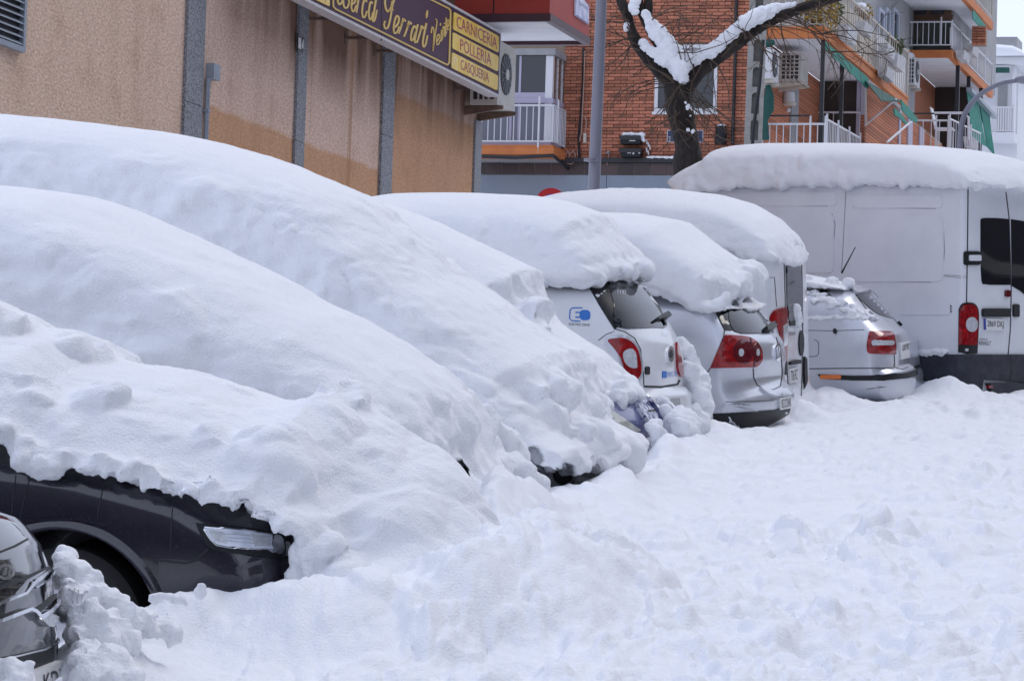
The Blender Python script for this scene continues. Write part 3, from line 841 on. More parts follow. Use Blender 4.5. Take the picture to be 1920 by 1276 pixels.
sm.dec('light_surround', spline([(1133, 640), (1150, 628), (1175, 630), (1194, 646), (1203, 675), (1203, 702), (1194, 717), (1180, 718), (1160, 690)], 3, True), SILVER, off=.010, th=.03, res=6)
sm.dec('reversing_lamp', spline([(1167, 662), (1178, 655), (1187, 662), (1190, 682), (1188, 690), (1176, 687), (1168, 675)], 3, True), CLEARLENS, off=.028, th=.02, res=5, parent=L)
sm.dec('tail_light', spline([(1266, 642), (1272, 660), (1278, 700), (1274, 706), (1268, 690)], 3, True), REDLENS, off=.02, th=.04, res=5)
sm.line('tailgate_seam', [(1152, 616), (1172, 622), (1190, 634), (1201, 655), (1206, 700), (1207, 722)], w=1.5)
sm.line('tailgate_seam', [(1207, 724), (1240, 725), (1270, 720), (1274, 712)], w=3.5, off=.003)
sm.line('crease', [(1122, 638), (1136, 627), (1152, 621)], w=1.2)
em = sm.dec('badge', ellipse(1255, 664, 6.0, 15, 16), CHROME, off=.016, th=.03, res=4)
sm.dec('badge_centre', ellipse(1255, 664, 3.0, 8, 12), PLASTIC, off=.019, th=.01, res=4, parent=em)
sm.dec('lock_button', rrect(1208.5, 687, 1216.5, 702, 2.5), PLASTIC, off=.012, th=.02, res=4)
em2 = sm.dec('plug_emblem', rrect(1087, 581, 1107, 600, 7), LOGOBLUE, off=.005, th=.006, res=5)
sm.dec('emblem_edge', line_poly([(1092, 577), (1073, 577), (1069, 581), (1068, 597), (1072, 601), (1088, 602)], 1.8), LOGOBLUE, off=.005, th=.006, res=4)
for yy in (585.5, 594.5): sm.dec('emblem_prong', [(1079, yy - 1.2), (1088, yy - 1.2), (1088, yy + 1.2), (1079, yy + 1.2)], LOGOBLUE, off=.005, th=.006, res=4)
sm.text('emblem_lettering', 'ELECTRIC DRIVE', [(1067, 605), (1106, 607), (1106, 611.5), (1067, 609.5)], PLATEINK, off=.005)
sm.text('model_lettering', 'smart', [(1241, 621), (1254, 621), (1254, 629), (1241, 629)], CHROME, off=.01)
sm.text('tailgate_lettering', 'PRIMO D 60', [(1250, 697), (1268, 695), (1268, 705), (1250, 707)], LOGOBLUE, off=.008)
sm.dec('tailgate_mark', line_poly([(1242, 696), (1248, 696), (1248, 708), (1242, 708), (1242, 696.5)], 1.2), LOGOBLUE, off=.008, th=.008, res=3)
sm.text('window_number', '1137', [(1156, 546), (1172, 546), (1172, 553), (1156, 553)], CLEARLENS, off=.012, parent=g)
sm.dec('bumper', [(1195, 722), (1208, 728), (1272, 728), (1285, 722), (1292, 770), (1296, 800), (1230, 800), (1200, 760)], WHITEPAINT, off=.012, th=.04, res=9)
sm.dec('number_plate', [(1228, 748), (1270, 746), (1272, 764), (1232, 766)], CLEARLENS, off=.02, th=.02, res=6)
snow_on(sm, 'thick rounded loaf of snow on the roof of the electric hatchback', [(-3.0, 1.55), (-2.9, 1.95)] + sm.sx([(640, 385), (690, 371), (745, 363), (800, 361), (900, 362), (1000, 368), (1060, 378), (1125, 401)], 0) + sm.sx([(1175, 438), (1202, 472), (1214, 505)], .45),
        [(-0.36, 1.59), (-0.5, 1.57), (-1.0, 1.575), (-2.0, 1.52)], Wc(0.90, 0.22, 1.8), rtop=0.30, rbot=0.05,
        balls=[(-.46, -.5, 1.67, .12, (1.3, 1, .8)), (-.36, -.3, 1.66, .11, (1.2, 1.2, .8)), (-.34, -.05, 1.65, .10), (-.3, .25, 1.66, .10)] + crumbs(sm, [(-.36, 1.60), (-.5, 1.6), (-.75, 1.59)], -.72, 30, .02, .06, 8) + [(-.38 + random.uniform(-.05, .03), random.uniform(-.5, .4), 1.60, random.uniform(.02, .04)) for _ in range(24)],
        voxel=0.02, amps=[(1.8, 0.05, 2, 'fbm', 0.75), (5, 0.026, 3, 'fbm', 0.9), (14, 0.008, 2, 'fbm', 0.8), (40, 0.002, 2, 'fbm', 0.3)], seed=52, clods=[(6, .035, .95, .45), (14, .014, .95, .45)])

# ---- silver hatchback
go = Car('parked_car', 'silver hatchback with large triangular red tail lamp, between hatchback and white van', **GOLF)
out = [(-4.15, 0.35), (-4.18, 0.62), (-4.0, 0.82), (-3.1, 0.98), (-2.3, 1.42), (-1.9, 1.48), (-1.2, 1.495), (-0.55, 1.45), (-0.40, 1.42), (-0.22, 1.22), (-0.13, 1.11), (-0.08, 1.04), (-0.05, 0.90), (-0.07, 0.72), (-0.01, 0.64), (0.03, 0.58), (0.02, 0.44), (-0.06, 0.37), (-0.10, 0.24), (-4.0, 0.25)]
rad = [.14] * 3 + [.25] * 3 + [.16] * 3 + [.18, .24, .28, .30, .30, .30, .32, .32, .30, .2, .1]
def Wgo(x, z): return 0.88 - (0.24 * (z - 0.95) ** 1.1 if z > 0.95 else 0) - (0.10 * (0.5 - z) if z < 0.5 else 0)
go.body(out, rad, Wgo, SILVER, e=0.85)
go.dec('quarter_glass', [(1339, 578), (1368, 580), (1378, 620), (1359, 620), (1351, 600)], GLASS, off=.004, res=8)
g = go.dec('rear_window', spline([(1366, 582), (1388, 556), (1398, 556), (1418, 578), (1440, 610), (1450, 624), (1420, 625), (1376, 621)], 3, True), GLASS, off=.008, th=.03, res=7)
go.dec('far_pillar', [(1390, 545), (1399, 551), (1430, 586), (1440, 602), (1434, 600)], SILVER, off=.012, res=8)
wv = go.dec('wiper', [(1431, 616), (1436, 611), (1446, 607), (1451, 609), (1450, 615), (1444, 622), (1433, 623)], PLASTIC, off=.045, th=.06, res=5)
L = go.dec('tail_light', spline([(1358, 629), (1382, 630), (1405, 634), (1420, 645), (1427, 660), (1426, 676), (1416, 687), (1400, 688)], 4) + [(1370, 689), (1332, 690)], REDLENS, off=.016, th=.04, res=6)
go.dec('lens_ring', ellipse(1391, 659, 18, 22, 20), DARKRED, off=.021, th=.02, res=6, parent=L)
go.dec('lamp_bulb', ellipse(1386, 661, 4.5, 7.5, 12), CLEARLENS, off=.026, th=.02, res=4, parent=L)
go.dec('lens_ring', ellipse(1416, 661, 7, 17, 16), DARKRED, off=.021, th=.02, res=5, parent=L)
go.dec('lamp_bulb', ellipse(1417, 661, 2.8, 7, 10), CLEARLENS, off=.026, th=.02, res=4, parent=L)
go.line('lens_seam', [(1404, 634), (1411, 660), (1411, 688)], w=1.3, off=.019, parent=L)
go.line('tailgate_seam', [(1340, 580), (1352, 606), (1358, 618), (1357, 630), (1332, 690), (1325, 700)], w=1.8)
go.line('tailgate_seam', [(1412, 690), (1413, 708), (1420, 722), (1434, 730), (1450, 730), (1463, 724), (1467, 700), (1464, 660), (1455, 632)], w=1.6)
em = go.dec('badge', ellipse(1456, 660, 5.5, 17, 16), CHROME, off=.018, th=.03, res=4)
go.dec('badge_centre', ellipse(1456, 660, 3.2, 11, 12), SILVER, off=.021, th=.01, res=4, parent=em)
go.line('badge_letter', [(1453.6, 652), (1456, 667), (1458.4, 652)], CHROME, w=1.0, off=.024, parent=em, step=3)
go.dec('bumper_lip', spline([(1424, 726), (1450, 734), (1472, 728), (1482, 726), (1482, 738), (1465, 744), (1440, 740)], 3, True), SILVER, off=.022, th=.05, res=7)
go.dec('lower_bumper', [(1337, 775), (1400, 772), (1452, 768), (1481, 758), (1479, 775), (1452, 790), (1430, 802), (1340, 800)], PLASTIC, off=.010, th=.03, res=8)
go.line('bumper_seam', [(1360, 753), (1410, 752), (1450, 750)], w=1.0)
for k in range(3): go.line('scratch', [(1375 + 9 * k, 757 + k), (1386 + 10 * k, 756.5 + k)], w=0.9)
plate(go, [(1459, 746), (1480, 742), (1481, 764), (1460, 768)], '0512 DHK', [(1461, 749), (1479, 745), (1479, 761), (1462, 765)], blue=False)
snow_on(go, 'deep snow cap overhanging the rear of the silver hatchback', [(-2.6, 1.5), (-2.5, 1.95)] + go.sx([(1030, 410), (1080, 402), (1130, 398), (1200, 400), (1270, 415)], 0) + go.sx([(1340, 448), (1390, 481), (1425, 515), (1434, 540)], .5),
        [(-0.40, 1.47), (-0.44, 1.40)] + go.sx([(1368, 580), (1340, 584), (1308, 590), (1275, 563), (1235, 542), (1205, 530)], -.75) + [(-2.3, 1.47)], Wc(0.90, 0.16, 1.8), rtop=0.30, rbot=0.05,
        balls=[(-.40, .5, 1.58, .15, (1.2, 1.3, 1)), (-.42, .68, 1.56, .13), (-.40, .25, 1.58, .15, (1.2, 1.4, 1)), (-.38, -.45, 1.50, .12, (1.3, 1.3, 1)), (-.50, -.58, 1.44, .11, (1.4, 1.2, 1)), (-.34, -.15, 1.52, .12, (1.2, 1.4, 1))] + crumbs(go, [(-.27, 1.42), (-.36, 1.36), (-.52, 1.33), (-.7, 1.42), (-.95, 1.51)], -.79, 50, .02, .06, 9),
        voxel=0.02, amps=[(1.8, 0.05, 2, 'fbm', 0.75), (5, 0.026, 3, 'fbm', 0.9), (14, 0.010, 2, 'fbm', 0.8), (40, 0.002, 2, 'fbm', 0.3)], seed=64, clods=[(6, .035, .95, .45), (14, .014, .95, .45)])

# ---- white panel van
ni = Car('parked_van', 'white panel van between the two silver cars with tall red tail lamp', cat='van', **NISS)
out = [(-4.75, 0.35), (-4.8, 0.8), (-4.6, 1.0), (-3.9, 1.2), (-3.2, 1.85), (-2.8, 1.95), (-1.5, 1.975), (-0.15, 1.95), (-0.06, 1.88), (-0.04, 1.4), (-0.03, 0.9), (-0.02, 0.55), (0.04, 0.50), (0.03, 0.34), (-0.05, 0.28), (-4.6, 0.28)]
rad = [.16] * 3 + [.25] * 2 + [.16] * 3 + [.14, .13, .13, .13, .13, .13, .13, .10]
def Wni(x, z): return 0.95 - (0.13 * (z - 1.0) ** 1.4 if z > 1.0 else 0)
ni.body(out, rad, Wni, WHITEPAINT, e=0.6)
ni.dec('rear_window', spline([(1473, 497), (1480, 493), (1494, 494), (1500, 499), (1503, 540), (1504, 585), (1496, 604), (1484, 607), (1476, 590), (1474, 540)], 3, True), GLASS, off=.006, th=.03, res=7)
L = ni.dec('tail_light', spline([(1442, 600), (1448, 584), (1460, 578), (1473, 578), (1474, 610), (1474, 650), (1473, 676), (1463, 676), (1462, 640), (1456, 612)], 3, True), REDLENS, off=.014, th=.05, res=6)
ni.dec('reversing_lamp', [(1466, 612), (1473, 606), (1474, 645), (1467, 650)], CLEARLENS, off=.018, th=.02, res=5, parent=L)
ni.dec('bumper_corner', [(1463, 677), (1474, 677), (1475, 702), (1465, 703)], PLASTIC, off=.012, th=.03, res=6)
ni.line('door_seam', [(1470, 492), (1472, 560), (1475, 680), (1478, 735)], w=1.4)
ni.line('door_seam', [(1503, 492), (1505, 600), (1504, 700), (1502, 742)], w=1.6)
ni.dec('badge', ellipse(1501, 643, 4.5, 24, 18), PLASTIC, off=.014, th=.03, res=5)
hd = ni.dec('handle_recess', [(1478, 602), (1503, 600), (1504, 609), (1480, 611)], PLASTIC, off=.014, th=.03, res=6)
ni.text('make_lettering', 'NISSAN', [(1477, 622), (1491, 621), (1491, 628), (1477, 629)], PLATEINK, off=.008)
ni.dec('door_handle', [(1478, 678), (1486, 674), (1497, 674), (1497, 681), (1486, 683), (1478, 684)], PLASTIC, off=.03, th=.05, res=5)
plate(ni, [(1477, 692), (1492, 688), (1493, 714), (1479, 718)], '7706 FKZ', [(1478.5, 695), (1491.5, 691), (1491.5, 711), (1480, 715)], blue=False)
ni.dec('hinge_bar', [(1506, 668), (1510, 672), (1511, 715), (1507, 730), (1505, 700)], PLASTIC, off=.02, th=.04, res=6)
ni.line('body_crease', [(1440, 520), (1452, 520), (1456, 575)], w=1.0)
ni.add('brake_lamp', decal(ni.S, [(1485, 485), (1491, 485), (1491, 492), (1485, 492)], .02, .03, 4), DARKRED)
snow_on(ni, 'smooth snow cap curving down over the rear of the white panel van', [(-3.0, 1.9)] + ni.sx([(960, 395), (1010, 373), (1060, 361), (1150, 353), (1250, 354), (1350, 365)], 0) + ni.sx([(1412, 382), (1457, 409), (1484, 440), (1498, 472), (1503, 500)], .15),
        [(-0.05, 1.69), (-0.12, 1.71), (-0.3, 1.78), (-1.0, 1.82), (-2.8, 1.85)], Wc(0.965, 0.12, 1.9), rtop=0.32, rbot=0.04, e=0.9,
        balls=crumbs(ni, [(-.06, 1.74), (-.4, 1.78)], -.90, 20, .02, .05, 2),
        voxel=0.022, amps=[(1.8, 0.03, 2, 'fbm', 0.75), (5, 0.022, 3, 'fbm', 0.9), (14, 0.008, 2, 'fbm', 0.95), (40, 0.002, 2, 'fbm', 0.3)], seed=71, clods=[(9, .03, .6, .35)])
hb = [(-0.02, y, z, r) for y, z, r in ((-.10, 1.26, .06), (-.05, 1.20, .08), (0.0, 1.14, .08), (-.08, 1.12, .06), (.03, 1.22, .06))]
snow_heap('lump of snow stuck on the wiper of the white panel van', MR, Vector(ni.L @ Vector((0, 0, 1.1))), [tuple(ni.L @ Vector(b[:3]) - ni.L @ Vector((0, 0, 1.1)) + (ni.L @ Vector((0, 0, 1.1)))) + (b[3],) for b in hb], voxel=.015, seed=75)

# ---- silver saloon with a spoiler
vo = Car('parked_car', 'silver car with roof spoiler and black bumper strip beside the tall white van', **VOLV)
out = [(-4.25, 0.4), (-4.3, 0.62), (-4.1, 0.85), (-3.2, 0.98), (-2.45, 1.40), (-1.9, 1.47), (-1.2, 1.475), (-0.62, 1.44), (-0.45, 1.40), (-0.28, 1.22), (-0.13, 1.06), (-0.05, 1.00), (-0.03, 0.86), (-0.03, 0.68), (0.04, 0.64), (0.05, 0.52), (0.02, 0.38), (-0.06, 0.28), (-4.1, 0.28)]
rad = [.14] * 3 + [.25] * 3 + [.15] * 3 + [.16, .18, .2, .22, .22, .24, .26, .24, .2, .1]
def Wvo(x, z): return 0.85 - (0.30 * (z - 0.98) ** 1.1 if z > 0.98 else 0) - (0.10 * (0.5 - z) if z < 0.5 else 0)
vo.body(out, rad, Wvo, SILVER, e=0.85)
vo.dec('side_window', [(1508, 536), (1530, 537), (1548, 545), (1561, 557), (1540, 552), (1510, 545)], GLASS, off=.004, res=7)
vo.dec('rear_window', spline([(1604, 552), (1622, 548), (1652, 545), (1672, 570), (1694, 596), (1698, 600), (1668, 596), (1640, 585)], 3, True), GLASS, off=.006, th=.02, res=7)
vo.dec('spoiler', spline([(1590, 526), (1612, 522), (1640, 530), (1664, 538), (1664, 543), (1652, 547), (1620, 549), (1605, 552), (1590, 538)], 3, True), SILVER, off=.035, th=.05, res=7)
vo.dec('brake_lamp', [(1643, 540), (1661, 538), (1663, 542), (1646, 545)], DARKRED, off=.04, th=.02, res=5)
L = vo.dec('tail_light', spline([(1628, 626), (1636, 622), (1668, 623), (1675, 628), (1678, 660), (1674, 664), (1640, 663), (1626, 658)], 3, True), REDLENS, off=.016, th=.04, res=6)
vo.dec('reversing_lamp', rrect(1634, 638, 1674, 647, 4), CLEARLENS, off=.020, th=.02, res=5, parent=L)
vo.line('belt_crease', [(1512, 619), (1560, 620), (1620, 618)], w=1.0)
vo.line('bumper_seam', [(1512, 691), (1600, 690), (1676, 690)], w=1.8)
vo.line('boot_seam', [(1677, 665), (1677, 688), (1690, 692), (1703, 688)], w=1.3)
b_ = vo.dec('bumper_strip', [(1533, 701), (1600, 704), (1660, 703), (1700, 698), (1718, 692), (1719, 702), (1700, 709), (1655, 713), (1600, 713), (1540, 710)], PLASTIC, off=.02, th=.04, res=7)
vo.dec('indicator', rrect(1538, 702, 1578, 710, 3), ORANGELENS, off=.026, th=.02, res=5, parent=b_)
vo.line('fuel_flap', rrect(1505, 637, 1535, 668, 8)[0:24], w=1.2)
vo.dec('aerial_mount', ellipse(1566, 621, 4, 4.5, 10), PLASTIC, off=.03, th=.04, res=4)
vo.line('spoiler_seam', [(1590, 526), (1588, 535), (1604, 552), (1625, 580), (1640, 592)], w=1.1)
plate(vo, [(1686, 643), (1702, 639), (1703, 670), (1687, 674)], '6200 MDJ', [(1688, 647), (1701, 643), (1701, 657), (1689, 661)], blue=False)
for k in range(4): vo.line('scratch', [(1625 + 8 * k, 729 - 1.3 * k), (1637 + 8 * k, 727.5 - k)], w=0.9)
mbb = MBld(); p0 = vo.at(1578, 512, -.3); p1 = vo.at(1604, 463, -.3)
mbb.tube([p0, p0.lerp(p1, .3), p1], [.012, .008, .005], 6)
vo.add('aerial', mbb, PLASTIC)
vo.dec('wiper', [(1697, 592), (1701, 587), (1703, 590), (1700, 600), (1697, 600)], PLASTIC, off=.03, th=.04, res=5)
snow_on(vo, 'thin broken crust of snow on the roof of the silver car with the spoiler', [(-2.4, 1.45), (-2.2, 1.54), (-1.5, 1.58), (-1.0, 1.555), (-0.70, 1.495), (-0.56, 1.455)], [(-0.52, 1.41), (-0.9, 1.44), (-2.2, 1.41)], Wc(0.66), rtop=.06, rbot=.02,
        balls=[(-.55, -.3, 1.49, .05), (-.68, -.45, 1.5, .06), (-.9, -.5, 1.53, .05)], voxel=.018, amps=LUMPY[1:], seed=81)
bl = []
for k in range(46):
    t = random.random(); px = 1512 + 130 * t; py = 552 + 42 * t + random.uniform(-12, 10) * (1 - .5 * t)
    q, n = vo.S.hit(px, py); bl.append(tuple(vo.L @ (q)) + (random.uniform(.018, .042), (1.3, 1.2, .7)))
for k in range(34):
    q, n = vo.S.hit(1515 + 3.4 * k, 594 + random.uniform(-3, 4) + 0.04 * k); bl.append(tuple(vo.L @ q) + (random.uniform(.012, .022), (1.4, 1.2, .8)))
snow_heap('crumbly snow along the rear pillar and boot edge of the silver car', MR, Vector(vo.L @ Vector((-.5, -.8, 1.1))), bl, voxel=.011, amps=[(9, .01, 2, 'fbm', .2), (24, .008, 2, 'fbm', .2)], seed=84, smooth_it=1)

# ---- far bumper between the silver car and the tall van
hi_ = Car('parked_car', 'grey car almost hidden between the silver car and the tall white van', Z=38.2, px=1722, psi=15, w=1.7)
out = [(-4.0, .4), (-4.1, .7), (-3.2, .95), (-2.5, 1.3), (-1.2, 1.36), (-.5, 1.2), (-.2, .95), (-.03, .9), (-.01, .62), (.03, .55), (.02, .35), (-.1, .28), (-3.9, .28)]
hi_.body(out, [.2] * 13, lambda x, z: .82 - (.3 * (z - .9) if z > .9 else 0), SILVER)
hi_.line('bumper_strip', [(1712, 690), (1722, 686)], PLASTIC, w=6, off=.02)

# ---- tall white van
ma = Car('parked_van', 'tall white panel van with dark rear windows at the right edge', cat='van', **MAST)
out = [(-5.2, 0.35), (-5.3, 0.8), (-5.0, 1.15), (-4.5, 1.3), (-3.75, 2.35), (-3.3, 2.52), (-1.5, 2.58), (-0.1, 2.55), (-0.02, 2.49), (0.0, 1.5), (0.0, 0.8), (0.0, 0.62), (0.03, 0.55), (0.03, 0.34), (-0.05, 0.28), (-5.0, 0.28)]
rad = [.18] * 4 + [.15] * 3 + [.12] + [.11] * 8
def Wma(x, z): return 0.98 - (0.05 * (z - 0.8) if z > 0.8 else 0)
ma.body(out, rad, Wma, VANPAINT, e=0.5)
win = spline([(1838, 414), (1842, 409), (1870, 409), (1891, 411)], 3) + spline([(1893, 470), (1894, 534)], 3) + spline([(1870, 534), (1848, 533), (1840, 526), (1838, 470)], 3)
ma.dec('rear_window', win, GLASS, off=.006, th=.03, res=9)
ma.dec('rear_window', [(1895, 411), (1930, 416), (1960, 419), (1965, 548), (1925, 556), (1912, 545), (1897, 536)], GLASS, off=.006, th=.03, res=9)
ma.line('door_seam', [(1815, 352), (1814, 450), (1812, 570)], w=2.0)
ma.line('door_seam', [(1886, 360), (1892, 410), (1896, 545), (1894, 620), (1890, 665)], w=1.8)
L = ma.dec('tail_light', spline([(1801, 582), (1806, 572), (1818, 570), (1827, 575), (1831, 590), (1830, 620), (1829, 645)], 3) + [(1828, 647), (1799, 646)] + [(1799, 610)], REDLENS, off=.022, th=.06, res=6)
ma.dec('light_surround', spline([(1798, 580), (1804, 569), (1818, 567), (1829, 572), (1834, 590), (1832, 645)], 3) + [(1831, 662), (1812, 663), (1797, 660)], PLASTIC, off=.012, th=.05, res=6)
ma.dec('reversing_lamp', ellipse(1819, 608, 10.5, 14, 18), CLEARLENS, off=.028, th=.02, res=5, parent=L)
ma.dec('reflector', [(1808, 653), (1813, 653), (1813, 658), (1808, 658)], CLEARLENS, off=.02, th=.02, res=4, parent=L)
h_ = ma.dec('door_handle', rrect(1806, 471, 1836, 497, 5), PLASTIC, off=.02, th=.04, res=6)
ma.dec('handle_lever', rrect(1814, 478, 1835, 489, 2), VANPAINT, off=.034, th=.03, res=6, parent=h_)
ma.dec('plate_lamp_bar', rrect(1840, 578, 1892, 594, 4), PLASTIC, off=.025, th=.05, res=7)
ma.dec('hinge_cover', rrect(1898, 570, 1909, 594, 3), PLASTIC, off=.02, th=.04, res=6)
ma.dec('brake_lamp', rrect(1883, 543.5, 1892, 556.5, 3), DARKRED, off=.02, th=.03, res=4)
plate(ma, [(1841, 597), (1881, 598), (1881, 619), (1842, 618)], '2869 DKJ', [(1848, 600.5), (1879, 601.5), (1879, 616.5), (1848, 615)])
ma.text('model_lettering', 'MASTER dCi', [(1836, 634), (1851, 634), (1851, 638), (1836, 637)], PLATEINK, off=.006)
ma.text('make_lettering', 'RENAULT', [(1835, 639), (1858, 639.5), (1856, 647), (1835, 646.5)], PLATEINK, off=.006)
ma.dec('bumper', [(1722, 662), (1760, 664), (1800, 664), (1832, 664), (1892, 664), (1960, 664), (1965, 722), (1892, 715), (1840, 712), (1836, 740), (1812, 738), (1780, 720), (1724, 712)], NAVYPLASTIC, off=.03, th=.06, res=10)
ma.dec('step_bumper', [(1846, 718), (1892, 717), (1960, 719), (1960, 728), (1892, 729), (1850, 731)], NAVYPLASTIC, off=.07, th=.10, res=9)
ma.dec('reflector', [(1843, 722), (1851, 722), (1851, 727), (1843, 727)], REDLENS, off=.07, th=.03, res=4)
ma.line('bumper_seam', [(1891, 665), (1892, 700), (1888, 714)], w=1.4, off=.033)
ma.dec('side_panel', rrect(1593, 403, 1770, 528, 14), VANPAINT, off=.010, th=.02, res=14)
ma.dec('side_panel', rrect(1440, 399, 1564, 512, 12), VANPAINT, off=.010, th=.02, res=14)
ma.dec('side_panel', rrect(1600, 366, 1768, 390, 8), VANPAINT, off=.010, th=.02, res=12)
ma.dec('side_panel', rrect(1400, 360, 1570, 386, 8), VANPAINT, off=.010, th=.02, res=12)
for pl in ([(1600, 388), (1690, 390), (1755, 391)], [(1460, 385), (1552, 386.5)], [(1372, 343), (1500, 345), (1600, 347), (1812, 352)], [(1587, 346), (1584, 400), (1578, 512)], [(1585, 523), (1650, 527), (1745, 529)], [(1600, 405), (1690, 404), (1762, 406), (1769, 415), (1771, 470), (1768, 515)], [(1768, 515), (1812, 518)], [(1768, 517), (1800, 521), (1812, 520)], [(1560, 400), (1566, 420), (1562, 470), (1556, 512)]):
    ma.line('panel_seam', pl, SOFTSEAM, w=0.9)
for k in range(3): ma.dec('vent_hole', ellipse(1783, 574 + 5 * k, 1.8, 1.8, 8), PLASTIC, off=.004, th=.01, res=3)
ma.dec('rub_strip', rrect(1690, 567, 1782, 590, 3), VANPAINT, off=.008, th=.02, res=12)
snow_on(ma, 'long flat snow cap on the roof of the tall white van', [(-3.72, 2.28), (-3.70, 2.45)] + ma.sx([(1256, 337), (1290, 309), (1325, 289)], -.7) + ma.sx([(1400, 273), (1450, 269), (1550, 268), (1640, 269), (1730, 272), (1800, 279), (1860, 293), (1895, 312), (1920, 338), (1928, 356)], 0),
        [(0.03, 2.44), (-0.1, 2.45), (-1.5, 2.49), (-2.76, 2.48), (-3.2, 2.44), (-3.45, 2.36), (-3.6, 2.22)], Wc(1.03, 0.25, 2.6), rtop=0.26, rbot=0.04, e=0.9,
        balls=crumbs(ma, [(.02, 2.46), (-1.4, 2.50), (-2.7, 2.51), (-3.3, 2.44)], -.98, 90, .025, .05, 6) + [(.0, random.uniform(-.9, .9), random.uniform(2.44, 2.6), random.uniform(.03, .05)) for _ in range(30)],
        voxel=0.026, amps=[(1.8, 0.03, 2, 'fbm', 0.75), (4, 0.03, 3, 'fbm', 0.95), (12, 0.010, 2, 'fbm', 0.9), (40, 0.002, 2, 'fbm', 0.3)], seed=91, clods=[(6, .035, .95, .45), (14, .014, .95, .45)])
bl = []
for k in range(26):
    q, n = ma.S.hit(1718 + 2.4 * k * .9, 660 + random.uniform(-3, 5)); bl.append(tuple(ma.L @ q) + (random.uniform(.02, .04), (1.4, 1.2, .8)))
snow_heap('thin snow resting on the side bumper of the tall white van', MR, Vector(ma.L @ Vector((-.4, -.98, .7))), bl, voxel=.014, amps=[(24, .01, 2, 'fbm', .2)], seed=95, smooth_it=1)

# ---- loose slabs of snow between the cars
def slab_px(pts, Zs, r, jitter=0.0):
    out = []
    for (px, py), z in zip(pts, Zs):
        out.append(((px - CX) / FPX * z, z * 1.0, CAMZ + z * ((CY - py) / FPX - ALPHA)))
    return out
HEAPY = [(5, .05, 3, 'fbm', .2), (14, .022, 3, 'fbm', .3), (34, .006, 2, 'fbm', .3)]
def heap_px(label, rows, seed, voxel=.02, amps=None, clods=((5, .04, .3, .4), (12, .02, .3, .4)), carve=(), smooth_it=5):
    """rows: (px, py, depth, radius in px)"""
    bl = [((px - CX) / FPX * z, z, CAMZ + z * ((CY - py) / FPX - ALPHA), rp * z / FPX) + ((sq,) if sq else ()) for px, py, z, rp, sq in rows]
    snow_heap(label, MR, Vector(bl[0][:3]), bl, voxel=voxel, amps=amps or HEAPY, seed=seed, clods=clods, carve=carve, smooth_it=smooth_it)
N_ = None
heap_px('upright slab of snow leaning between the electric hatchback and the silver hatchback',
        [(1288, 660, 29.9, 20, N_), (1275, 642, 29.9, 13, N_), (1300, 690, 29.9, 25, N_), (1308, 715, 29.9, 27, N_), (1310, 740, 29.8, 28, N_), (1312, 765, 29.8, 27, N_), (1305, 790, 29.6, 28, N_), (1290, 700, 29.7, 22, N_), (1322, 750, 29.9, 14, N_), (1318, 722, 29.9, 12, N_), (1325, 775, 29.8, 12, N_)], 101)
heap_px('slanting lump of snow on the bonnet of the dark blue car',
        [(1240, 755, 26.6, 15, N_), (1255, 760, 26.6, 18, N_), (1270, 775, 26.5, 20, N_), (1285, 790, 26.4, 22, N_), (1265, 792, 26.3, 18, N_), (1300, 806, 26.2, 22, N_), (1275, 808, 26.1, 20, N_), (1248, 770, 26.4, 12, N_), (1225, 800, 25.9, 16, N_), (1232, 818, 25.8, 20, N_), (1222, 812, 25.8, 12, N_)], 107)
heap_px('clumpy snow pile pushed up between the two buried cars',
        [(890, 790, 20.4, 26, N_), (915, 800, 20.4, 34, N_), (935, 825, 20.5, 40, N_), (950, 860, 20.5, 40, N_), (905, 850, 20.2, 36, N_), (960, 890, 20.3, 38, N_), (925, 890, 20.1, 40, N_), (895, 905, 20.0, 30, N_), (990, 905, 20.4, 28, N_), (1010, 915, 20.5, 24, N_), (880, 800, 20.6, 20, N_)], 113)
heap_px('lumpy bank of snow between the people carrier and the dark blue car',
        [(1085, 800, 23.6, 30, N_), (1110, 820, 23.6, 32, N_), (1130, 840, 23.5, 34, N_), (1100, 860, 23.3, 34, N_), (1150, 850, 23.5, 26, N_), (1120, 880, 23.1, 34, N_), (1095, 905, 22.8, 26, N_), (1152, 828, 23.6, 26, N_), (1060, 780, 23.6, 24, N_)], 119)
# ---------------------------------------------------------------- visible pieces of the buried cars
def Wd(x, z): return 0.92 - (0.16 * (z - 0.85) ** 1.2 if z > 0.85 else 0) - (0.12 * (0.5 - z) if z < 0.5 else 0)
out = [(-4.6, 0.4), (-4.65, 0.9), (-4.3, 1.05), (-3.9, 1.1), (-3.4, 1.45), (-2.6, 1.50), (-2.1, 1.42), (-1.45, 1.12), (-0.9, 1.06), (-0.45, 0.97), (-0.12, 0.83), (0.0, 0.70), (0.03, 0.55), (0.02, 0.36), (-0.06, 0.22), (-4.5, 0.22)]
rad = [.2] * 4 + [.2] * 3 + [.2, .2, .22, .26, .28, .28, .28, .2, .1]
dark.body(out, rad, Wd, DARKPAINT, e=0.85, n=260, rings=14, cut=[(-0.98, 0.29, 0.42, -1.3, -0.55)])
mbw = MBld(); cw = Vector((-0.98, -0.80, 0.30))
prof = [(-.11, .20), (-.11, .30), (-.08, .335), (.08, .335), (.11, .30), (.11, .20)]
for i in range(48):
    a = 2 * math.pi * i / 48
    for (y, r) in prof: mbw.v.append((cw.x + r * math.cos(a), cw.y + y, cw.z + r * math.sin(a)))
for i in range(48):
    for j in range(5):
        a, b = i * 6 + j, ((i + 1) % 48) * 6 + j
        mbw.f.append((a, b, b + 1, a + 1))
wh = dark.add('wheel', mbw, RUBBER, None, 40)
mr_ = MBld()
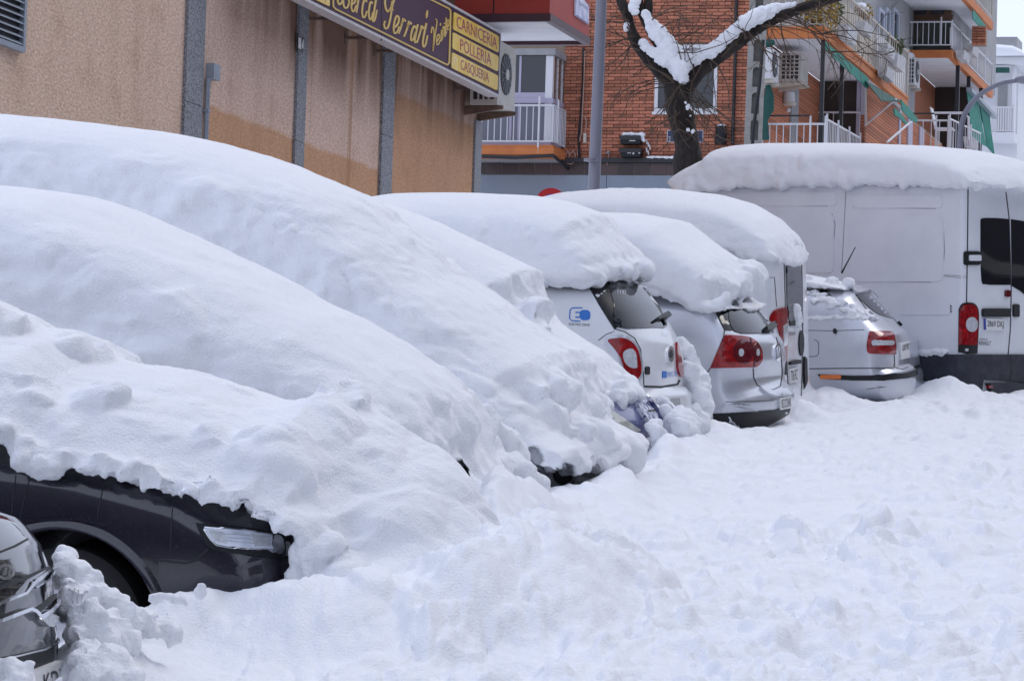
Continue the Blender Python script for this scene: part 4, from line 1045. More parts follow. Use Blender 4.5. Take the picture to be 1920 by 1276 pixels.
for i in range(40):
    a = 2 * math.pi * i / 40
    for (y, r) in ((-.115, .215), (-.118, .195), (-.09, .185), (-.06, .06), (-.07, .0)): mr_.v.append((cw.x + r * math.cos(a), cw.y + y, cw.z + r * math.sin(a)))
for i in range(40):
    for j in range(4):
        a, b = i * 5 + j, ((i + 1) % 40) * 5 + j
        mr_.f.append((a, b, b + 1, a + 1))
dark.add('rim', mr_, CHROME, wh, 40)
mb = MBld()                                               # lining of the wheel arch
for i in range(33):
    a = math.pi * (-0.15 + 1.3 * i / 32)
    for y in (-.90, -.55): mb.v.append((-0.98 + .418 * math.cos(a), y, .29 + .418 * math.sin(a)))
for i in range(32): mb.f.append((2 * i, 2 * i + 1, 2 * i + 3, 2 * i + 2))
dark.add('arch_liner', mb, RUBBER, None, 60)
mb = MBld()                                               # rolled lip round the arch
for i in range(41):
    a = math.pi * (-0.12 + 1.24 * i / 40)
    for (dr, y) in ((.418, -.88), (.420, None), (.448, None), (.462, None)):
        x, z = -0.98 + dr * math.cos(a), .29 + dr * math.sin(a)
        yy = y if y is not None else -(Wd(x, z) + (.012 if dr < .44 else .010 if dr < .455 else -.004))
        mb.v.append((x, yy, z))
for i in range(40):
    for j in range(3): mb.f.append((4 * i + j, 4 * i + 4 + j, 4 * i + 5 + j, 4 * i + 1 + j))
dark.add('wheel_arch_trim', mb, DARKPAINT, None, 60)
hl = [(367, 981), (400, 984), (460, 990), (505, 996), (530, 1004), (546, 1018), (543, 1040), (528, 1049), (490, 1043), (440, 1037), (405, 1031), (392, 1024), (378, 1004)]
L = dark.dec('headlight', hl, PLASTIC, off=.010, th=.04, res=9)
dark.dec('lamp_lens', [(384, 991), (420, 994), (470, 1000), (506, 1006), (507, 1022), (510, 1032), (470, 1029), (430, 1024), (408, 1020), (396, 1010)], HEADLENS, off=.014, th=.02, res=9, parent=L)
dark.dec('lamp_reflector', [(392, 996), (420, 999), (428, 1018), (412, 1016), (402, 1008)], CLEARLENS, off=.017, th=.01, res=8, parent=L)
dark.dec('lamp_reflector', [(470, 1003), (502, 1008), (503, 1026), (476, 1025)], CLEARLENS, off=.017, th=.01, res=8, parent=L)
for k in range(3): dark.line('lens_rib', [(396 + 4 * k, 1000 + 6 * k), (505, 1010 + 6.5 * k)], CLEARLENS, w=1.2, off=.0185, parent=L)
dark.line('lamp_rim', [(384, 990), (420, 993), (470, 999), (506, 1005), (509, 1020), (511, 1033)], CHROME, w=2.0, off=.017, parent=L)
dark.line('lamp_rim', [(384, 992), (396, 1011), (408, 1022), (430, 1026), (470, 1031), (511, 1034)], CHROME, w=2.0, off=.017, parent=L)
dark.dec('lamp_bulb', spline([(510, 1008), (522, 1008), (528, 1020), (524, 1036), (512, 1034)], 3, True), CHROME, off=.018, th=.02, res=6, parent=L)
dark.dec('lamp_bulb', spline([(531, 1020), (540, 1022), (541, 1040), (531, 1042)], 3, True), CHROME, off=.018, th=.02, res=6, parent=L)
dark.line('panel_seam', [(196, 898), (190, 930), (183, 966)], w=1.8)
dark.line('panel_seam', [(325, 931), (321, 990), (320, 1040)], w=1.8)
dark.line('panel_seam', [(60, 880), (47, 930), (35, 985)], w=1.6); dark.line('panel_seam', [(30, 890), (24, 940), (20, 985)], w=1.6)
dark.line('bumper_seam', [(268, 1044), (300, 1050), (345, 1055), (362, 1052), (376, 1042), (390, 1029)], w=3.5, off=.003)
dark.line('wing_crease', [(0, 968), (60, 975), (140, 972), (200, 985)], DARKPAINT, w=5, off=.006)
gl = dark.dec('side_window', [(-190, 800), (-60, 818), (-90, 860), (-190, 850)], GLASS, off=.004, res=12)
bl = [(375, 1100, 13.9, 9), (368, 1108, 13.9, 9), (382, 1108, 13.9, 9), (376, 1116, 13.9, 10), (370, 1120, 13.9, 8)]
heap_px('small sparkling clump of snow against the bumper of the dark plum car', [(a, b, 14.02, r * .75, None) for a, b, z, r in bl] + [(370 + 14 * random.random(), 1095 + 28 * random.random(), 14.0, 2.5 + 2 * random.random(), None) for _ in range(18)], 131, voxel=.006, amps=[(30, .006, 2, 'fbm', .2)], clods=((40, .006, .2, .4),))
heap_px('crumbs of snow under the wheel arch of the dark plum car', [(285 + 7 * k + random.uniform(-3, 3), 1128 + random.uniform(-6, 8) - 6 * math.sin(k / 9 * 3.1), 13.9, random.uniform(5, 10), None) for k in range(10)], 137, voxel=.007, amps=[(24, .008, 2, 'fbm', .2)], clods=((40, .006, .2, .4),))

# glossy black car in the corner
def Wn(x, z): return 0.92 - (0.22 * (z - 0.7) ** 1.3 if z > 0.7 else 0)
out = [(-4.4, .3), (-4.4, .9), (-3.3, 1.1), (-2.6, 1.5), (-1.6, 1.55), (-1.15, 1.22), (-.55, 1.05), (-.25, .985), (-.08, .93), (0.0, .84), (.045, .72), (.06, .6), (.065, .5), (.06, .38), (.02, .26), (-.1, .2), (-4.2, .2)]
rad = [.3] * 3 + [.3] * 3 + [.35, .40, .42, .42, .42, .42, .42, .40, .35, .3, .2]
near_.body(out, rad, Wn, BLACKPAINT, e=0.9, n=240, rings=18)
near_.line('bonnet_seam', [(-30, 1048), (0, 1034), (30, 1022), (52, 1010)], w=4, off=.003)
em = near_.dec('badge', ellipse(1, 1075, 17, 15, 24), CHROME, off=.02, th=.03, res=6)
near_.dec('badge_centre', ellipse(0, 1075, 11, 9, 20), PLASTIC, off=.022, th=.01, res=5, parent=em)
near_.dec('badge_centre', [(-6, 1082), (-2, 1068), (2, 1068), (-1, 1082)], CHROME, off=.025, th=.01, res=4, parent=em); near_.dec('badge_centre', [(3, 1082), (6, 1069), (9, 1070), (7, 1082)], CHROME, off=.025, th=.01, res=4, parent=em)
near_.line('chrome_strip', [(-30, 1140), (0, 1128), (40, 1112), (56, 1092), (80, 1076), (98, 1063)], CHROME, w=(5, 5), off=.02, th=.03)
near_.line('chrome_strip', [(58, 1102), (80, 1088), (97, 1070)], CHROME, w=(3, 3), off=.02, th=.03)
near_.line('grille_slot', [(-30, 1110), (10, 1096), (50, 1082), (96, 1060)], PLASTIC, w=(12, 3), off=.005, th=.02)
near_.line('chrome_strip', [(-30, 1170), (0, 1160), (47, 1142), (56, 1146), (66, 1157)], CHROME, w=(7, 6), off=.025, th=.04)
near_.line('chrome_strip', [(65, 1158), (85, 1145), (99, 1130), (105, 1118)], CHROME, w=(9, 4), off=.025, th=.04)
near_.line('fog_slot', [(62, 1148), (84, 1132), (103, 1114)], PLASTIC, w=(7, 4), off=.012, th=.02)
near_.dec('fog_lamp', [(68, 1160), (88, 1150), (106, 1158), (90, 1175), (82, 1174)], CLEARLENS, off=.02, th=.03, res=6)
near_.dec('lower_grille', [(-30, 1238), (30, 1226), (80, 1214), (118, 1194), (122, 1215), (115, 1250), (60, 1300), (-30, 1310)], PLASTIC, off=.006, th=.03, res=12)
near_.line('bumper_edge', [(-30, 1240), (30, 1228), (80, 1216), (116, 1197)], CHROME, w=(3, 3), off=.012, th=.02)
p = near_.dec('number_plate', [(20, 1262), (60, 1253), (110, 1234), (112, 1268), (96, 1290), (20, 1310)], PLATE, off=.03, th=.03, res=9, smooth=None)
near_.text('plate_characters', 'KDV', [(64, 1262), (106, 1247), (106, 1287), (64, 1300)], PLATEINK, off=.033, parent=p)
heap_px('lump of snow on the front bumper of the glossy black car', [(15, 1262, 11.95, 30, None), (35, 1276, 11.95, 28, None), (-10, 1255, 11.95, 26, None), (50, 1262, 11.95, 9, None), (53, 1248, 11.95, 9, None), (20, 1290, 11.9, 34, None), (100, 1283, 11.95, 7, None), (110, 1276, 11.95, 7, None)], 141, voxel=.008, amps=[(12, .012, 2, 'fbm', .2), (34, .004, 2, 'fbm', .2)], clods=((20, .015, .2, .4),))

# second buried car: dark wing glimpsed in a hole
out = [(-4.2, .3), (-4.2, .9), (-3.4, 1.3), (-2.4, 1.4), (-1.6, 1.2), (-1.0, .95), (-.3, .8), (0.0, .68), (.05, .5), (.03, .3), (-4.0, .25)]
c2.body(out, [.2] * 11, lambda x, z: .86 - (.2 * (z - .8) if z > .8 else 0), DARKPAINT)
c2.dec('bumper', [(848, 870), (868, 868), (880, 878), (872, 900), (850, 896)], PLASTIC, off=.01, th=.03, res=6)
# people carrier
out = [(-4.4, .3), (-4.4, 1.5), (-3.9, 1.85), (-2.6, 1.9), (-1.8, 1.6), (-1.1, 1.15), (-.4, 1.0), (-.08, .85), (.03, .66), (.06, .5), (.03, .28), (-4.2, .25)]
c3.body(out, [.25] * 12, lambda x, z: .9 - (.15 * (z - .9) if z > .9 else 0), SILVER)
L = c3.dec('headlight', spline([(968, 842), (985, 815), (1000, 812), (1016, 830), (1018, 858), (1000, 862), (980, 854)], 3, True), CLEARLENS, off=.02, th=.04, res=6)
for k in range(7): c3.line('lens_rib', [(994 + 3.2 * k, 828 + .8 * k), (992 + 3.6 * k, 858)], PLASTIC, w=.8, off=.024, parent=L)
c3.line('headlight_seam', [(967, 844), (982, 856), (1002, 863), (1018, 862)], w=2.2, off=.006)
c3.line('bumper_seam', [(990, 862), (993, 878)], w=1.4)
c3.dec('grille_opening', [(1035, 885), (1062, 876), (1070, 895), (1055, 912), (1040, 900)], PLASTIC, off=.012, th=.03, res=6)
c3.dec('grille_opening', [(998, 880), (1010, 882), (1010, 892), (998, 890)], PLASTIC, off=.012, th=.03, res=6)
# dark blue car
out = [(-3.8, .3), (-3.8, .9), (-3.0, 1.35), (-2.0, 1.42), (-1.4, 1.2), (-.9, .98), (-.35, .88), (-.08, .76), (.02, .62), (.05, .48), (.03, .28), (-3.6, .25)]
c4.body(out, [.22] * 12, lambda x, z: .84 - (.2 * (z - .85) if z > .85 else 0), BLUEPAINT)
c4.dec('headlight', spline([(1125, 765), (1140, 768), (1165, 785), (1188, 800), (1197, 808), (1175, 810), (1155, 802), (1138, 786)], 3, True), YELLOWLENS, off=.018, th=.04, res=6)
c4.dec('bonnet_edge', [(1188, 722), (1205, 735), (1222, 752), (1230, 770), (1228, 790), (1210, 790), (1195, 770), (1186, 745)], FROSTBLUE, off=.03, th=.05, res=7)
c4.line('bonnet_trim', [(1186, 720), (1205, 730), (1232, 744)], SILVER, w=(6, 4), off=.05, th=.05)
c4.line('bonnet_seam', [(1208, 775), (1226, 772)], w=2.5, off=.034)
c4.line('grille_edge', [(1206, 756), (1222, 764), (1236, 784), (1246, 802)], BLUEPAINT, w=(7, 4), off=.06, th=.06)
c4.dec('bumper', [(1162, 808), (1198, 812), (1208, 812), (1206, 828), (1192, 836), (1182, 828)], BLUEPAINT, off=.02, th=.04, res=6)

heap_px('broken bank of snow between the glossy black car and the dark plum car',
        [(112, 1036, 13.25, 12, None), (128, 1040, 13.25, 10, None), (105, 1046, 13.2, 12, None), (120, 1062, 13.2, 22, None), (142, 1082, 13.2, 28, None), (165, 1105, 13.2, 34, None), (150, 1130, 13.1, 42, None), (190, 1130, 13.2, 36, None), (215, 1145, 13.2, 34, None), (135, 1120, 13.0, 34, None),
         (176, 1180, 12.9, 50, None), (200, 1190, 13.0, 52, None), (245, 1165, 13.2, 36, None), (275, 1170, 13.3, 34, None), (166, 1230, 12.7, 38, None), (196, 1260, 12.6, 58, None), (138, 1150, 12.9, 24, None), (144, 1190, 12.8, 22, None), (146, 1240, 12.7, 20, None), (310, 1180, 13.4, 34, None), (176, 1290, 12.5, 48, None)],
        127, voxel=.010, amps=[(4, .05, 3, 'fbm', .2), (10, .035, 3, 'fbm', .3), (26, .010, 3, 'fbm', .3)], clods=((6, .03, .2, .4), (13, .012, .2, .4), (28, .004, .2, .4)), smooth_it=12)

# ---------------------------------------------------------------- the corner building on the left, its shop sign and fittings
VW = -13.06
WL = PlaneSurf(MB, 1, VW, 1)
def H(s, px, py): return s.hit(px, py)[0]
GRANITE = mat('granite', (0.30, 0.31, 0.34), 0.55, var=(70, (0.085, 0.09, 0.11), 0.44, 0.56), bump=(60, 0.15, 0.004))
GALV = mat('galvanised', (0.30, 0.34, 0.40), 0.45, metal=0.3, var=(9, (0.24, 0.27, 0.32), 0.4, 0.7))
STEELPAINT = mat('rusty_brown_steel', (0.16, 0.10, 0.075), 0.7, var=(10, (0.07, 0.05, 0.04), 0.4, 0.7))
REDPANEL = mat('red_panel', (0.36, 0.035, 0.022), 0.55, var=(3, (0.28, 0.03, 0.02), 0.4, 0.75))
DARKTRIM = mat('dark_purple_trim', (0.055, 0.018, 0.028), 0.45)
SOFFIT = mat('white_soffit', (0.72, 0.73, 0.76), 0.8, var=(4, (0.60, 0.61, 0.66), 0.45, 0.75), stretch=(1, .4, 1))
SIGNPURPLE = mat('sign_purple', (0.052, 0.014, 0.042), 0.5, spec=0.2)
GOLD = mat('sign_gold', (0.62, 0.42, 0.10), 0.4)
SIGNYELLOW = mat('sign_yellow', (0.72, 0.47, 0.05), 0.4, var=(3.5, (0.78, 0.60, 0.20), 0.45, 0.7))
SIGNRED = mat('sign_red_letters', (0.33, 0.03, 0.09), 0.45)
SIGNEDGE = mat('sign_edge', (0.52, 0.50, 0.52), 0.4, var=(8, (0.42, 0.40, 0.42), .4, .7))
ACBODY = mat('air_conditioner_case', (0.52, 0.50, 0.46), 0.5, var=(3, (0.42, 0.40, 0.36), 0.45, 0.75))
ACWHITE = mat('air_conditioner_white', (0.66, 0.66, 0.67), 0.45, var=(3, (0.56, 0.56, 0.57), 0.45, 0.75))
FANDARK = mat('fan_dark', (0.02, 0.02, 0.024), 0.5)
def stucco(name, zlow, zsign, us, u3, dz3):
    m = bpy.data.materials.new(name); m.use_nodes = True
    n, l = m.node_tree.nodes, m.node_tree.links
    b = n['Principled BSDF']; b.inputs['Roughness'].default_value = 0.95; b.inputs['Specular IOR Level'].default_value = 0.15
    tc = n.new('ShaderNodeTexCoord'); sp = n.new('ShaderNodeSeparateXYZ'); l.new(tc.outputs['Object'], sp.inputs[0])
    def noise(sc, det=4, st=None, ro=.6):
        t = n.new('ShaderNodeTexNoise'); t.inputs['Scale'].default_value = sc; t.inputs['Detail'].default_value = det; t.inputs['Roughness'].default_value = ro
        if st:
            mp = n.new('ShaderNodeMapping'); mp.inputs['Scale'].default_value = st
            l.new(tc.outputs['Object'], mp.inputs[0]); l.new(mp.outputs[0], t.inputs['Vector'])
        else: l.new(tc.outputs['Object'], t.inputs['Vector'])
        return t.outputs[0]
    def rng_(x, a, c, lo=0, hi=1):
        r = n.new('ShaderNodeMapRange'); r.inputs[1].default_value = a; r.inputs[2].default_value = c; r.inputs[3].default_value = lo; r.inputs[4].default_value = hi
        l.new(x, r.inputs[0]); return r.outputs[0]
    def mix(f, a, c):
        x = n.new('ShaderNodeMix'); x.data_type = 'RGBA'
        l.new(f, x.inputs[0])
        for k, q in ((6, a), (7, c)):
            if isinstance(q, tuple): x.inputs[k].default_value = (*q, 1)
            else: l.new(q, x.inputs[k])
        return x.outputs[2]
    def mth(op, a, c):
        x = n.new('ShaderNodeMath'); x.operation = op
        for k, q in ((0, a), (1, c)):
            if isinstance(q, (int, float)): x.inputs[k].default_value = q
            else: l.new(q, x.inputs[k])
        return x.outputs[0]
    grain = mth('MULTIPLY', mth('ADD', noise(85, 3, (.42, 1, 1), .8), noise(38, 2, (.42, 1, 1), .7)), .5)
    pink = mix(rng_(grain, .33, .64), (0.40, 0.245, 0.18), (0.84, 0.65, 0.545))
    tan = mix(rng_(grain, .33, .64), (0.40, 0.245, 0.165), (0.85, 0.66, 0.53))
    orange = mix(rng_(grain, .33, .64), (0.38, 0.195, 0.11), (0.69, 0.42, 0.26))
    base = mix(rng_(mth('ADD', sp.outputs[0], mth('MULTIPLY', noise(0.6), 3)), us - 1.0, us + 2.5), tan, pink)
    wob = mth('MULTIPLY', mth('SUBTRACT', noise(1.3, 5), .5), .16)
    zz = mth('SUBTRACT', sp.outputs[2], mth('MULTIPLY', rng_(sp.outputs[0], u3 - .01, u3 + .01), dz3))
    low = rng_(mth('ADD', zz, wob), zlow + .03, zlow - .03)
    inb = rng_(sp.outputs[0], us + .1, us + .12)
    col = mix(mth('MULTIPLY', low, inb), base, orange)
    streak = noise(1.0, 5, (2.6, 1, .10), .6)                     # rain streaks running down
    dirt = mth('MULTIPLY', rng_(sp.outputs[2], zsign - 1.55, zsign - .35), rng_(streak, .22, .60))
    dirt = mth('MULTIPLY', mth('ADD', dirt, 0), rng_(sp.outputs[0], us + .2, us + 2.2))
    col = mix(rng_(dirt, .0, .55), col, (0.17, 0.10, 0.072))
    rust = mth('MULTIPLY', rng_(noise(1.0, 5, (3.4, 1, .05), .55), .60, .70), rng_(sp.outputs[0], us + 1.5, us + 3.5))
    col = mix(mth('MULTIPLY', rust, .65), col, (0.33, 0.155, 0.06))
    mott = rng_(noise(2.2, 6), .52, .72)
    col = mix(mth('MULTIPLY', mott, .32), col, (0.30, 0.17, 0.10))
    damp = mth('MULTIPLY', rng_(noise(1.0, 6, (1.6, 1, .16), .65), .5, .74), .22)
    col = mix(damp, col, (0.27, 0.145, 0.085))
    l.new(col, b.inputs['Base Color'])
    bp = n.new('ShaderNodeBump'); bp.inputs['Strength'].default_value = .7; bp.inputs['Distance'].default_value = .015
    l.new(grain, bp.inputs['Height']); l.new(bp.outputs[0], b.inputs['Normal'])
    return m
U0, U1 = H(WL, -200, 300).x, H(WL, 897, 300).x
ZT = 16.5
BU = Vector((H(WL, 360, 250).x, VW, 1.0))
z_low = (H(WL, 385, 208).z + H(WL, 545, 260).z + H(WL, 640, 282).z) / 3
z_sign = H(WL, 700, 75).z + .55
STUCCO = stucco('stucco', z_low - BU.z, z_sign - BU.z, H(WL, 379, 200).x - BU.x, H(WL, 720, 270).x - BU.x, .5 * (H(WL, 740, 172).z + H(WL, 815, 206).z) - z_low)
bl_ = Thing('corner_building', 'tan stucco corner building with granite strips behind the buried cars', 'building', MB, BU)
wall = bl_.part('wall', MBld().box((U0, VW - .35, -1.5), (U1, VW, ZT)), STUCCO)
def ux(px, py): return H(WL, px, py).x
for (xa, ya, xb, yb, joints) in ((341, 200, 374, 200, [195]), (551, 200, 568, 200, [267, 40]), (711, 270, 732, 270, [255])):
    ua, ub = ux(xa, ya), ux(xb, yb)
    zs = [-1.5] + sorted(H(WL, (xa + xb) / 2, j).z for j in joints) + [ZT]
    for k in range(len(zs) - 1):
        bl_.part('granite_slab', MBld().box((ua, VW + .002, zs[k] + (.006 if k else 0)), (ub, VW + .035, zs[k + 1])), GRANITE)
bl_.part('granite_corner', MBld().box((U1 - .28, VW - .35 - .02, -1.5), (U1 + .04, VW + .03, H(WL, 890, 225).z)), GRANITE)
# louvre
ub, zb = ux(37, 85), H(WL, 20, 83).z
vent = bl_.part('vent_frame', MBld().box((ub - 1.6, VW + .002, zb - .05), (ub, VW + .06, zb)).box((ub - .055, VW + .002, zb), (ub, VW + .06, zb + 1.4)), GALV)
bl_.part('vent_backing', MBld().box((ub - 1.6, VW + .002, zb), (ub - .055, VW + .010, zb + 1.4)), FANDARK, vent)
pit = (H(WL, 18, 40).z - H(WL, 18, 53.2).z)
sl = mesh_data('slat', *[MBld().prism([(0, .012, .0), (0, .058, -.035), (0, .058, -.028), (0, .012, .010)], (1.545, 0, 0)).__dict__[k] for k in ('v', 'f')], GALV)
for k in range(20):
    o = bpy.data.objects.new('slat', sl); COL.objects.link(o); o.parent = vent
    o.location = Vector((ub - 1.6, VW, zb + .045 + pit * k)) - BU
# rendered bay of red panels
VB = -11.80
SB = PlaneSurf(MB, 1, VB, 1)
u_a, u_b = H(SB, 1030, 33).x, H(SB, 1104, 60).x
zbay = 0.5 * (H(SB, 1030, 33).z + H(SB, 1103, 92).z)
bay = bl_.part('bay', MBld().box((u_a, VW - .2, zbay + .10), (u_b, VB, ZT)), REDPANEL)
bl_.part('bay_trim', MBld().box((u_a - .02, VW - .2, zbay), (u_a + .06, VB + .02, zbay + .10)).box((u_a + .06, VB - .06, zbay), (u_b - .06, VB + .02, zbay + .10)).box((u_b - .06, VW - .2, zbay), (u_b + .02, VB + .02, zbay + .10)), DARKTRIM, bay)
bl_.part('bay_soffit', MBld().box((u_a + .06, VW - .2, zbay + .05), (u_b - .06, VB - .06, zbay + .098)), SOFFIT, bay)
for vv in (VB - .75,): bl_.part('panel_joint', MBld().box((u_a - .006, vv, zbay + .10), (u_a + .004, vv + .015, ZT)), PLASTIC, bay)
# street name plate
plq = Thing('street_plaque', 'weathered blue and white tiled street name plaque on the red bay', 'sign', MB, Vector((H(SB, 1092, 22).x, VB, H(SB, 1092, 22).z)))
S2 = PlaneSurf(MB, 1, VB + .02, 1)
TILEW = mat('faded_tile', (0.62, 0.64, 0.74), 0.4, var=(9, (0.36, 0.38, 0.58), 0.42, 0.6))
base_ = plq.part('plaque', decal(S2, [(1079.5, -18), (1104, 12), (1103.5, 46), (1078.5, 29)], .004, .022, 8), TILEW)
PLQINK = mat('plaque_ink', (0.14, 0.15, 0.36), 0.5)
plq.part('plaque_lettering', text_on(S2, 'CALLE', [(1085, 2), (1101, 13), (1101, 19), (1085, 8)], .008), PLQINK, base_)
plq.part('plaque_border', strip(S2, [(1079.5, 28.5), (1102.5, 44.5)], 1.2, .006, .01), PLQINK, base_)

# shop sign
VS = VW + .52
SS = PlaneSurf(MB, 1, VS, 1)
us0, us1 = H(SS, 500, 0).x, H(SS, 936.5, 120).x
zs0 = 0.5 * (H(SS, 934, 182).z + H(SS, 575, 4).z); zs1 = H(SS, 938, 60).z
sg = Thing('shop_sign', 'long purple butcher shop sign with gold script and three yellow panels', 'sign', MB, Vector(((us0 + us1) / 2, VS, zs0)))
sg.part('sign_board', MBld().box((us0, VS - .13, zs0 + .03), (us1 - .03, VS, zs1 - .03)), SIGNPURPLE)
fr = MBld().box((us0, VS - .15, zs0), (us1, VS + .012, zs0 + .03)).box((us0, VS - .15, zs1 - .03), (us1, VS + .012, zs1)).box((us1 - .03, VS - .15, zs0 + .03), (us1, VS + .012, zs1 - .03))
sg.part('sign_frame', fr, SIGNEDGE)
for (px, py) in ((648, 71), (703, 95.5), (852, 165), (575, 35)):
    a = H(WL, px, py); sg.part('bracket', MBld().box((a.x - .018, VW, a.z - .018), (a.x + .018, VS - .13, a.z + .018)).box((a.x - .05, VW + .002, a.z - .07), (a.x + .05, VW + .012, a.z + .07)), STEELPAINT)
z5 = lambda pts: [(560 + x / 4.8, y / 4.8) for x, y in pts]
for k, q in enumerate((z5([(1390, 108), (1796, 328), (1792, 476), (1384, 266)]), z5([(1382, 290), (1792, 508), (1788, 646), (1377, 436)]), z5([(1374, 470), (1788, 682), (1782, 816), (1369, 612)]))):
    rq = []
    for i in range(4):                                  # rounded corners
        p, a, b = Vector(q[i]), Vector(q[i - 1]), Vector(q[(i + 1) % 4])
        ea, eb = (a - p).normalized() * 3, (b - p).normalized() * 3
        rq += [tuple(p + ea), tuple(p + (ea + eb) * .25), tuple(p + eb)]
    sg.part('yellow_panel', decal(SS, rq, .012, .02, 9), SIGNYELLOW)
pl_ = [p for p in sg.o.children if p.name.startswith('yellow_panel')]
for t_, q, pr in (('CARNICERIA', [(854.5, 29.5), (930, 70.5), (930, 93), (854.5, 52)], 0), ('POLLERIA', [(861, 72.5), (919.5, 101.5), (919.5, 124.5), (861, 94.5)], 1), ('CASQUERIA', [(862, 111), (915, 137), (915, 159), (862, 133)], 2)):
    sg.part('lettering', text_on(SS, t_, q, .0145), SIGNRED, pl_[pr])['kind'] = 'stuff'
FADED = mat('faded_letters', (0.80, 0.68, 0.40), 0.5)
sg.part('faded_lettering', text_on(SS, 'P', [(849, 106), (855, 109), (855, 124), (849, 121)], .0135), FADED, pl_[2])
sg.part('yellow_panel', decal(SS, [(500, -70), (612, -14), (616.5, -10), (616.5, 12), (612, 10.5), (500, -44)], .012, .02, 9), SIGNYELLOW)
sg.part('lettering', text_on(SS, 'A', [(602, -16), (609, -12.5), (609, 4), (602, .5)], .0145), SIGNRED, sg.o.children[-1])
for pts in (z5([(285, -80), (285, 115)]), z5([(748, -80), (745, 370)]), z5([(1388, 60), (1358, 640)])): sg.part('panel_joint', strip(SS, pts, .7, .003, .01), PLASTIC)
sg.part('gold_border', strip(SS, z5([(1000, -110), (1190, 0), (1345, 77), (1362, 95), (1364, 130), (1352, 560), (1338, 586), (1310, 574), (800, 318), (330, 84), (308, 62), (306, -60)]), 2.6, .008, .012), GOLD)
script = {
 'M': [[(345, -60), (348, 20), (366, 42), (388, 10), (396, -50)], [(396, -50), (398, 40), (412, 72), (436, 66), (448, 25), (440, -20)]],
 'e': [[(474, 40), (498, 26), (508, -10), (494, -28), (476, 10), (470, 70), (482, 106), (500, 92), (512, 50)]],
 'r': [[(540, -40), (527, 40), (515, 116)], [(532, 0), (548, -30), (560, -20)]],
 'c': [[(606, 20), (592, -6), (574, 40), (566, 110), (576, 158), (596, 146), (610, 100)]],
 'a': [[(660, 35), (644, 20), (628, 90), (630, 160), (648, 176), (664, 110)], [(694, -20), (672, 120), (664, 192), (682, 176), (700, 90)]],
 'F': [[(880, -60), (842, 40), (822, 160), (800, 246), (776, 258), (764, 222), (776, 190)], [(772, -40), (776, 60), (798, 108), (826, 70), (838, 10)], [(800, 96), (850, 90)]],
 'e2': [[(858, 250), (888, 218), (898, 168), (880, 144), (860, 190), (850, 258), (860, 302), (884, 286), (900, 240)]],
 'r2': [[(938, 165), (918, 240), (896, 306)], [(922, 220), (944, 178), (958, 196)]],
 'r3': [[(990, 190), (968, 270), (944, 332)], [(974, 248), (998, 204), (1012, 222)]],
 'a2': [[(1052, 255), (1034, 238), (1010, 300), (1006, 362), (1026, 356), (1048, 290)], [(1068, 220), (1048, 320), (1040, 384), (1060, 370)]],
 'r4': [[(1104, 230), (1084, 310), (1060, 388)], [(1088, 290), (1114, 246), (1126, 262)]],
 'i': [[(1146, 210), (1124, 310), (1112, 392), (1124, 424), (1140, 396), (1156, 320)]],
}
for k, v in script.items():
    mb = MBld()
    for s_ in v:
        q = strip(SS, spline(z5(s_), 4), (3.4, 2.6), .008, .012, 2.5); mb.add(q.v, q.f)
    sg.part('script_letter', mb, GOLD)
sg.part('script_letter', decal(SS, z5(ellipse(1150, 130, 9, 38, 12, 8)), .008, .012, 5), GOLD)
small = {'V': [[(1188, 300), (1198, 246), (1212, 270), (1212, 360), (1203, 462)], [(1203, 462), (1222, 330), (1240, 200), (1228, 172)]],
 'e': [[(1238, 380), (1262, 340), (1256, 310), (1240, 340), (1238, 400), (1256, 398), (1270, 360)]], 'i': [[(1282, 270), (1276, 370), (1288, 350)]],
 'n': [[(1296, 240), (1292, 350)], [(1294, 280), (1308, 236), (1310, 330), (1320, 310)]], 't': [[(1324, 160), (1316, 305), (1330, 285)], [(1306, 216), (1334, 196)]],
 'e2': [[(1332, 255), (1350, 215), (1345, 178), (1333, 200), (1331, 270), (1350, 262)]]}
for k, v in small.items():
    mb = MBld()
    for s_ in v:
        q = strip(SS, spline(z5(s_), 4), (1.9, 1.5), .008, .012, 2.0); mb.add(q.v, q.f)
    sg.part('script_letter', mb, GOLD)
sg.part('script_letter', decal(SS, z5(ellipse(1272, 222, 5, 14, 10, 8)), .008, .012, 4), GOLD)

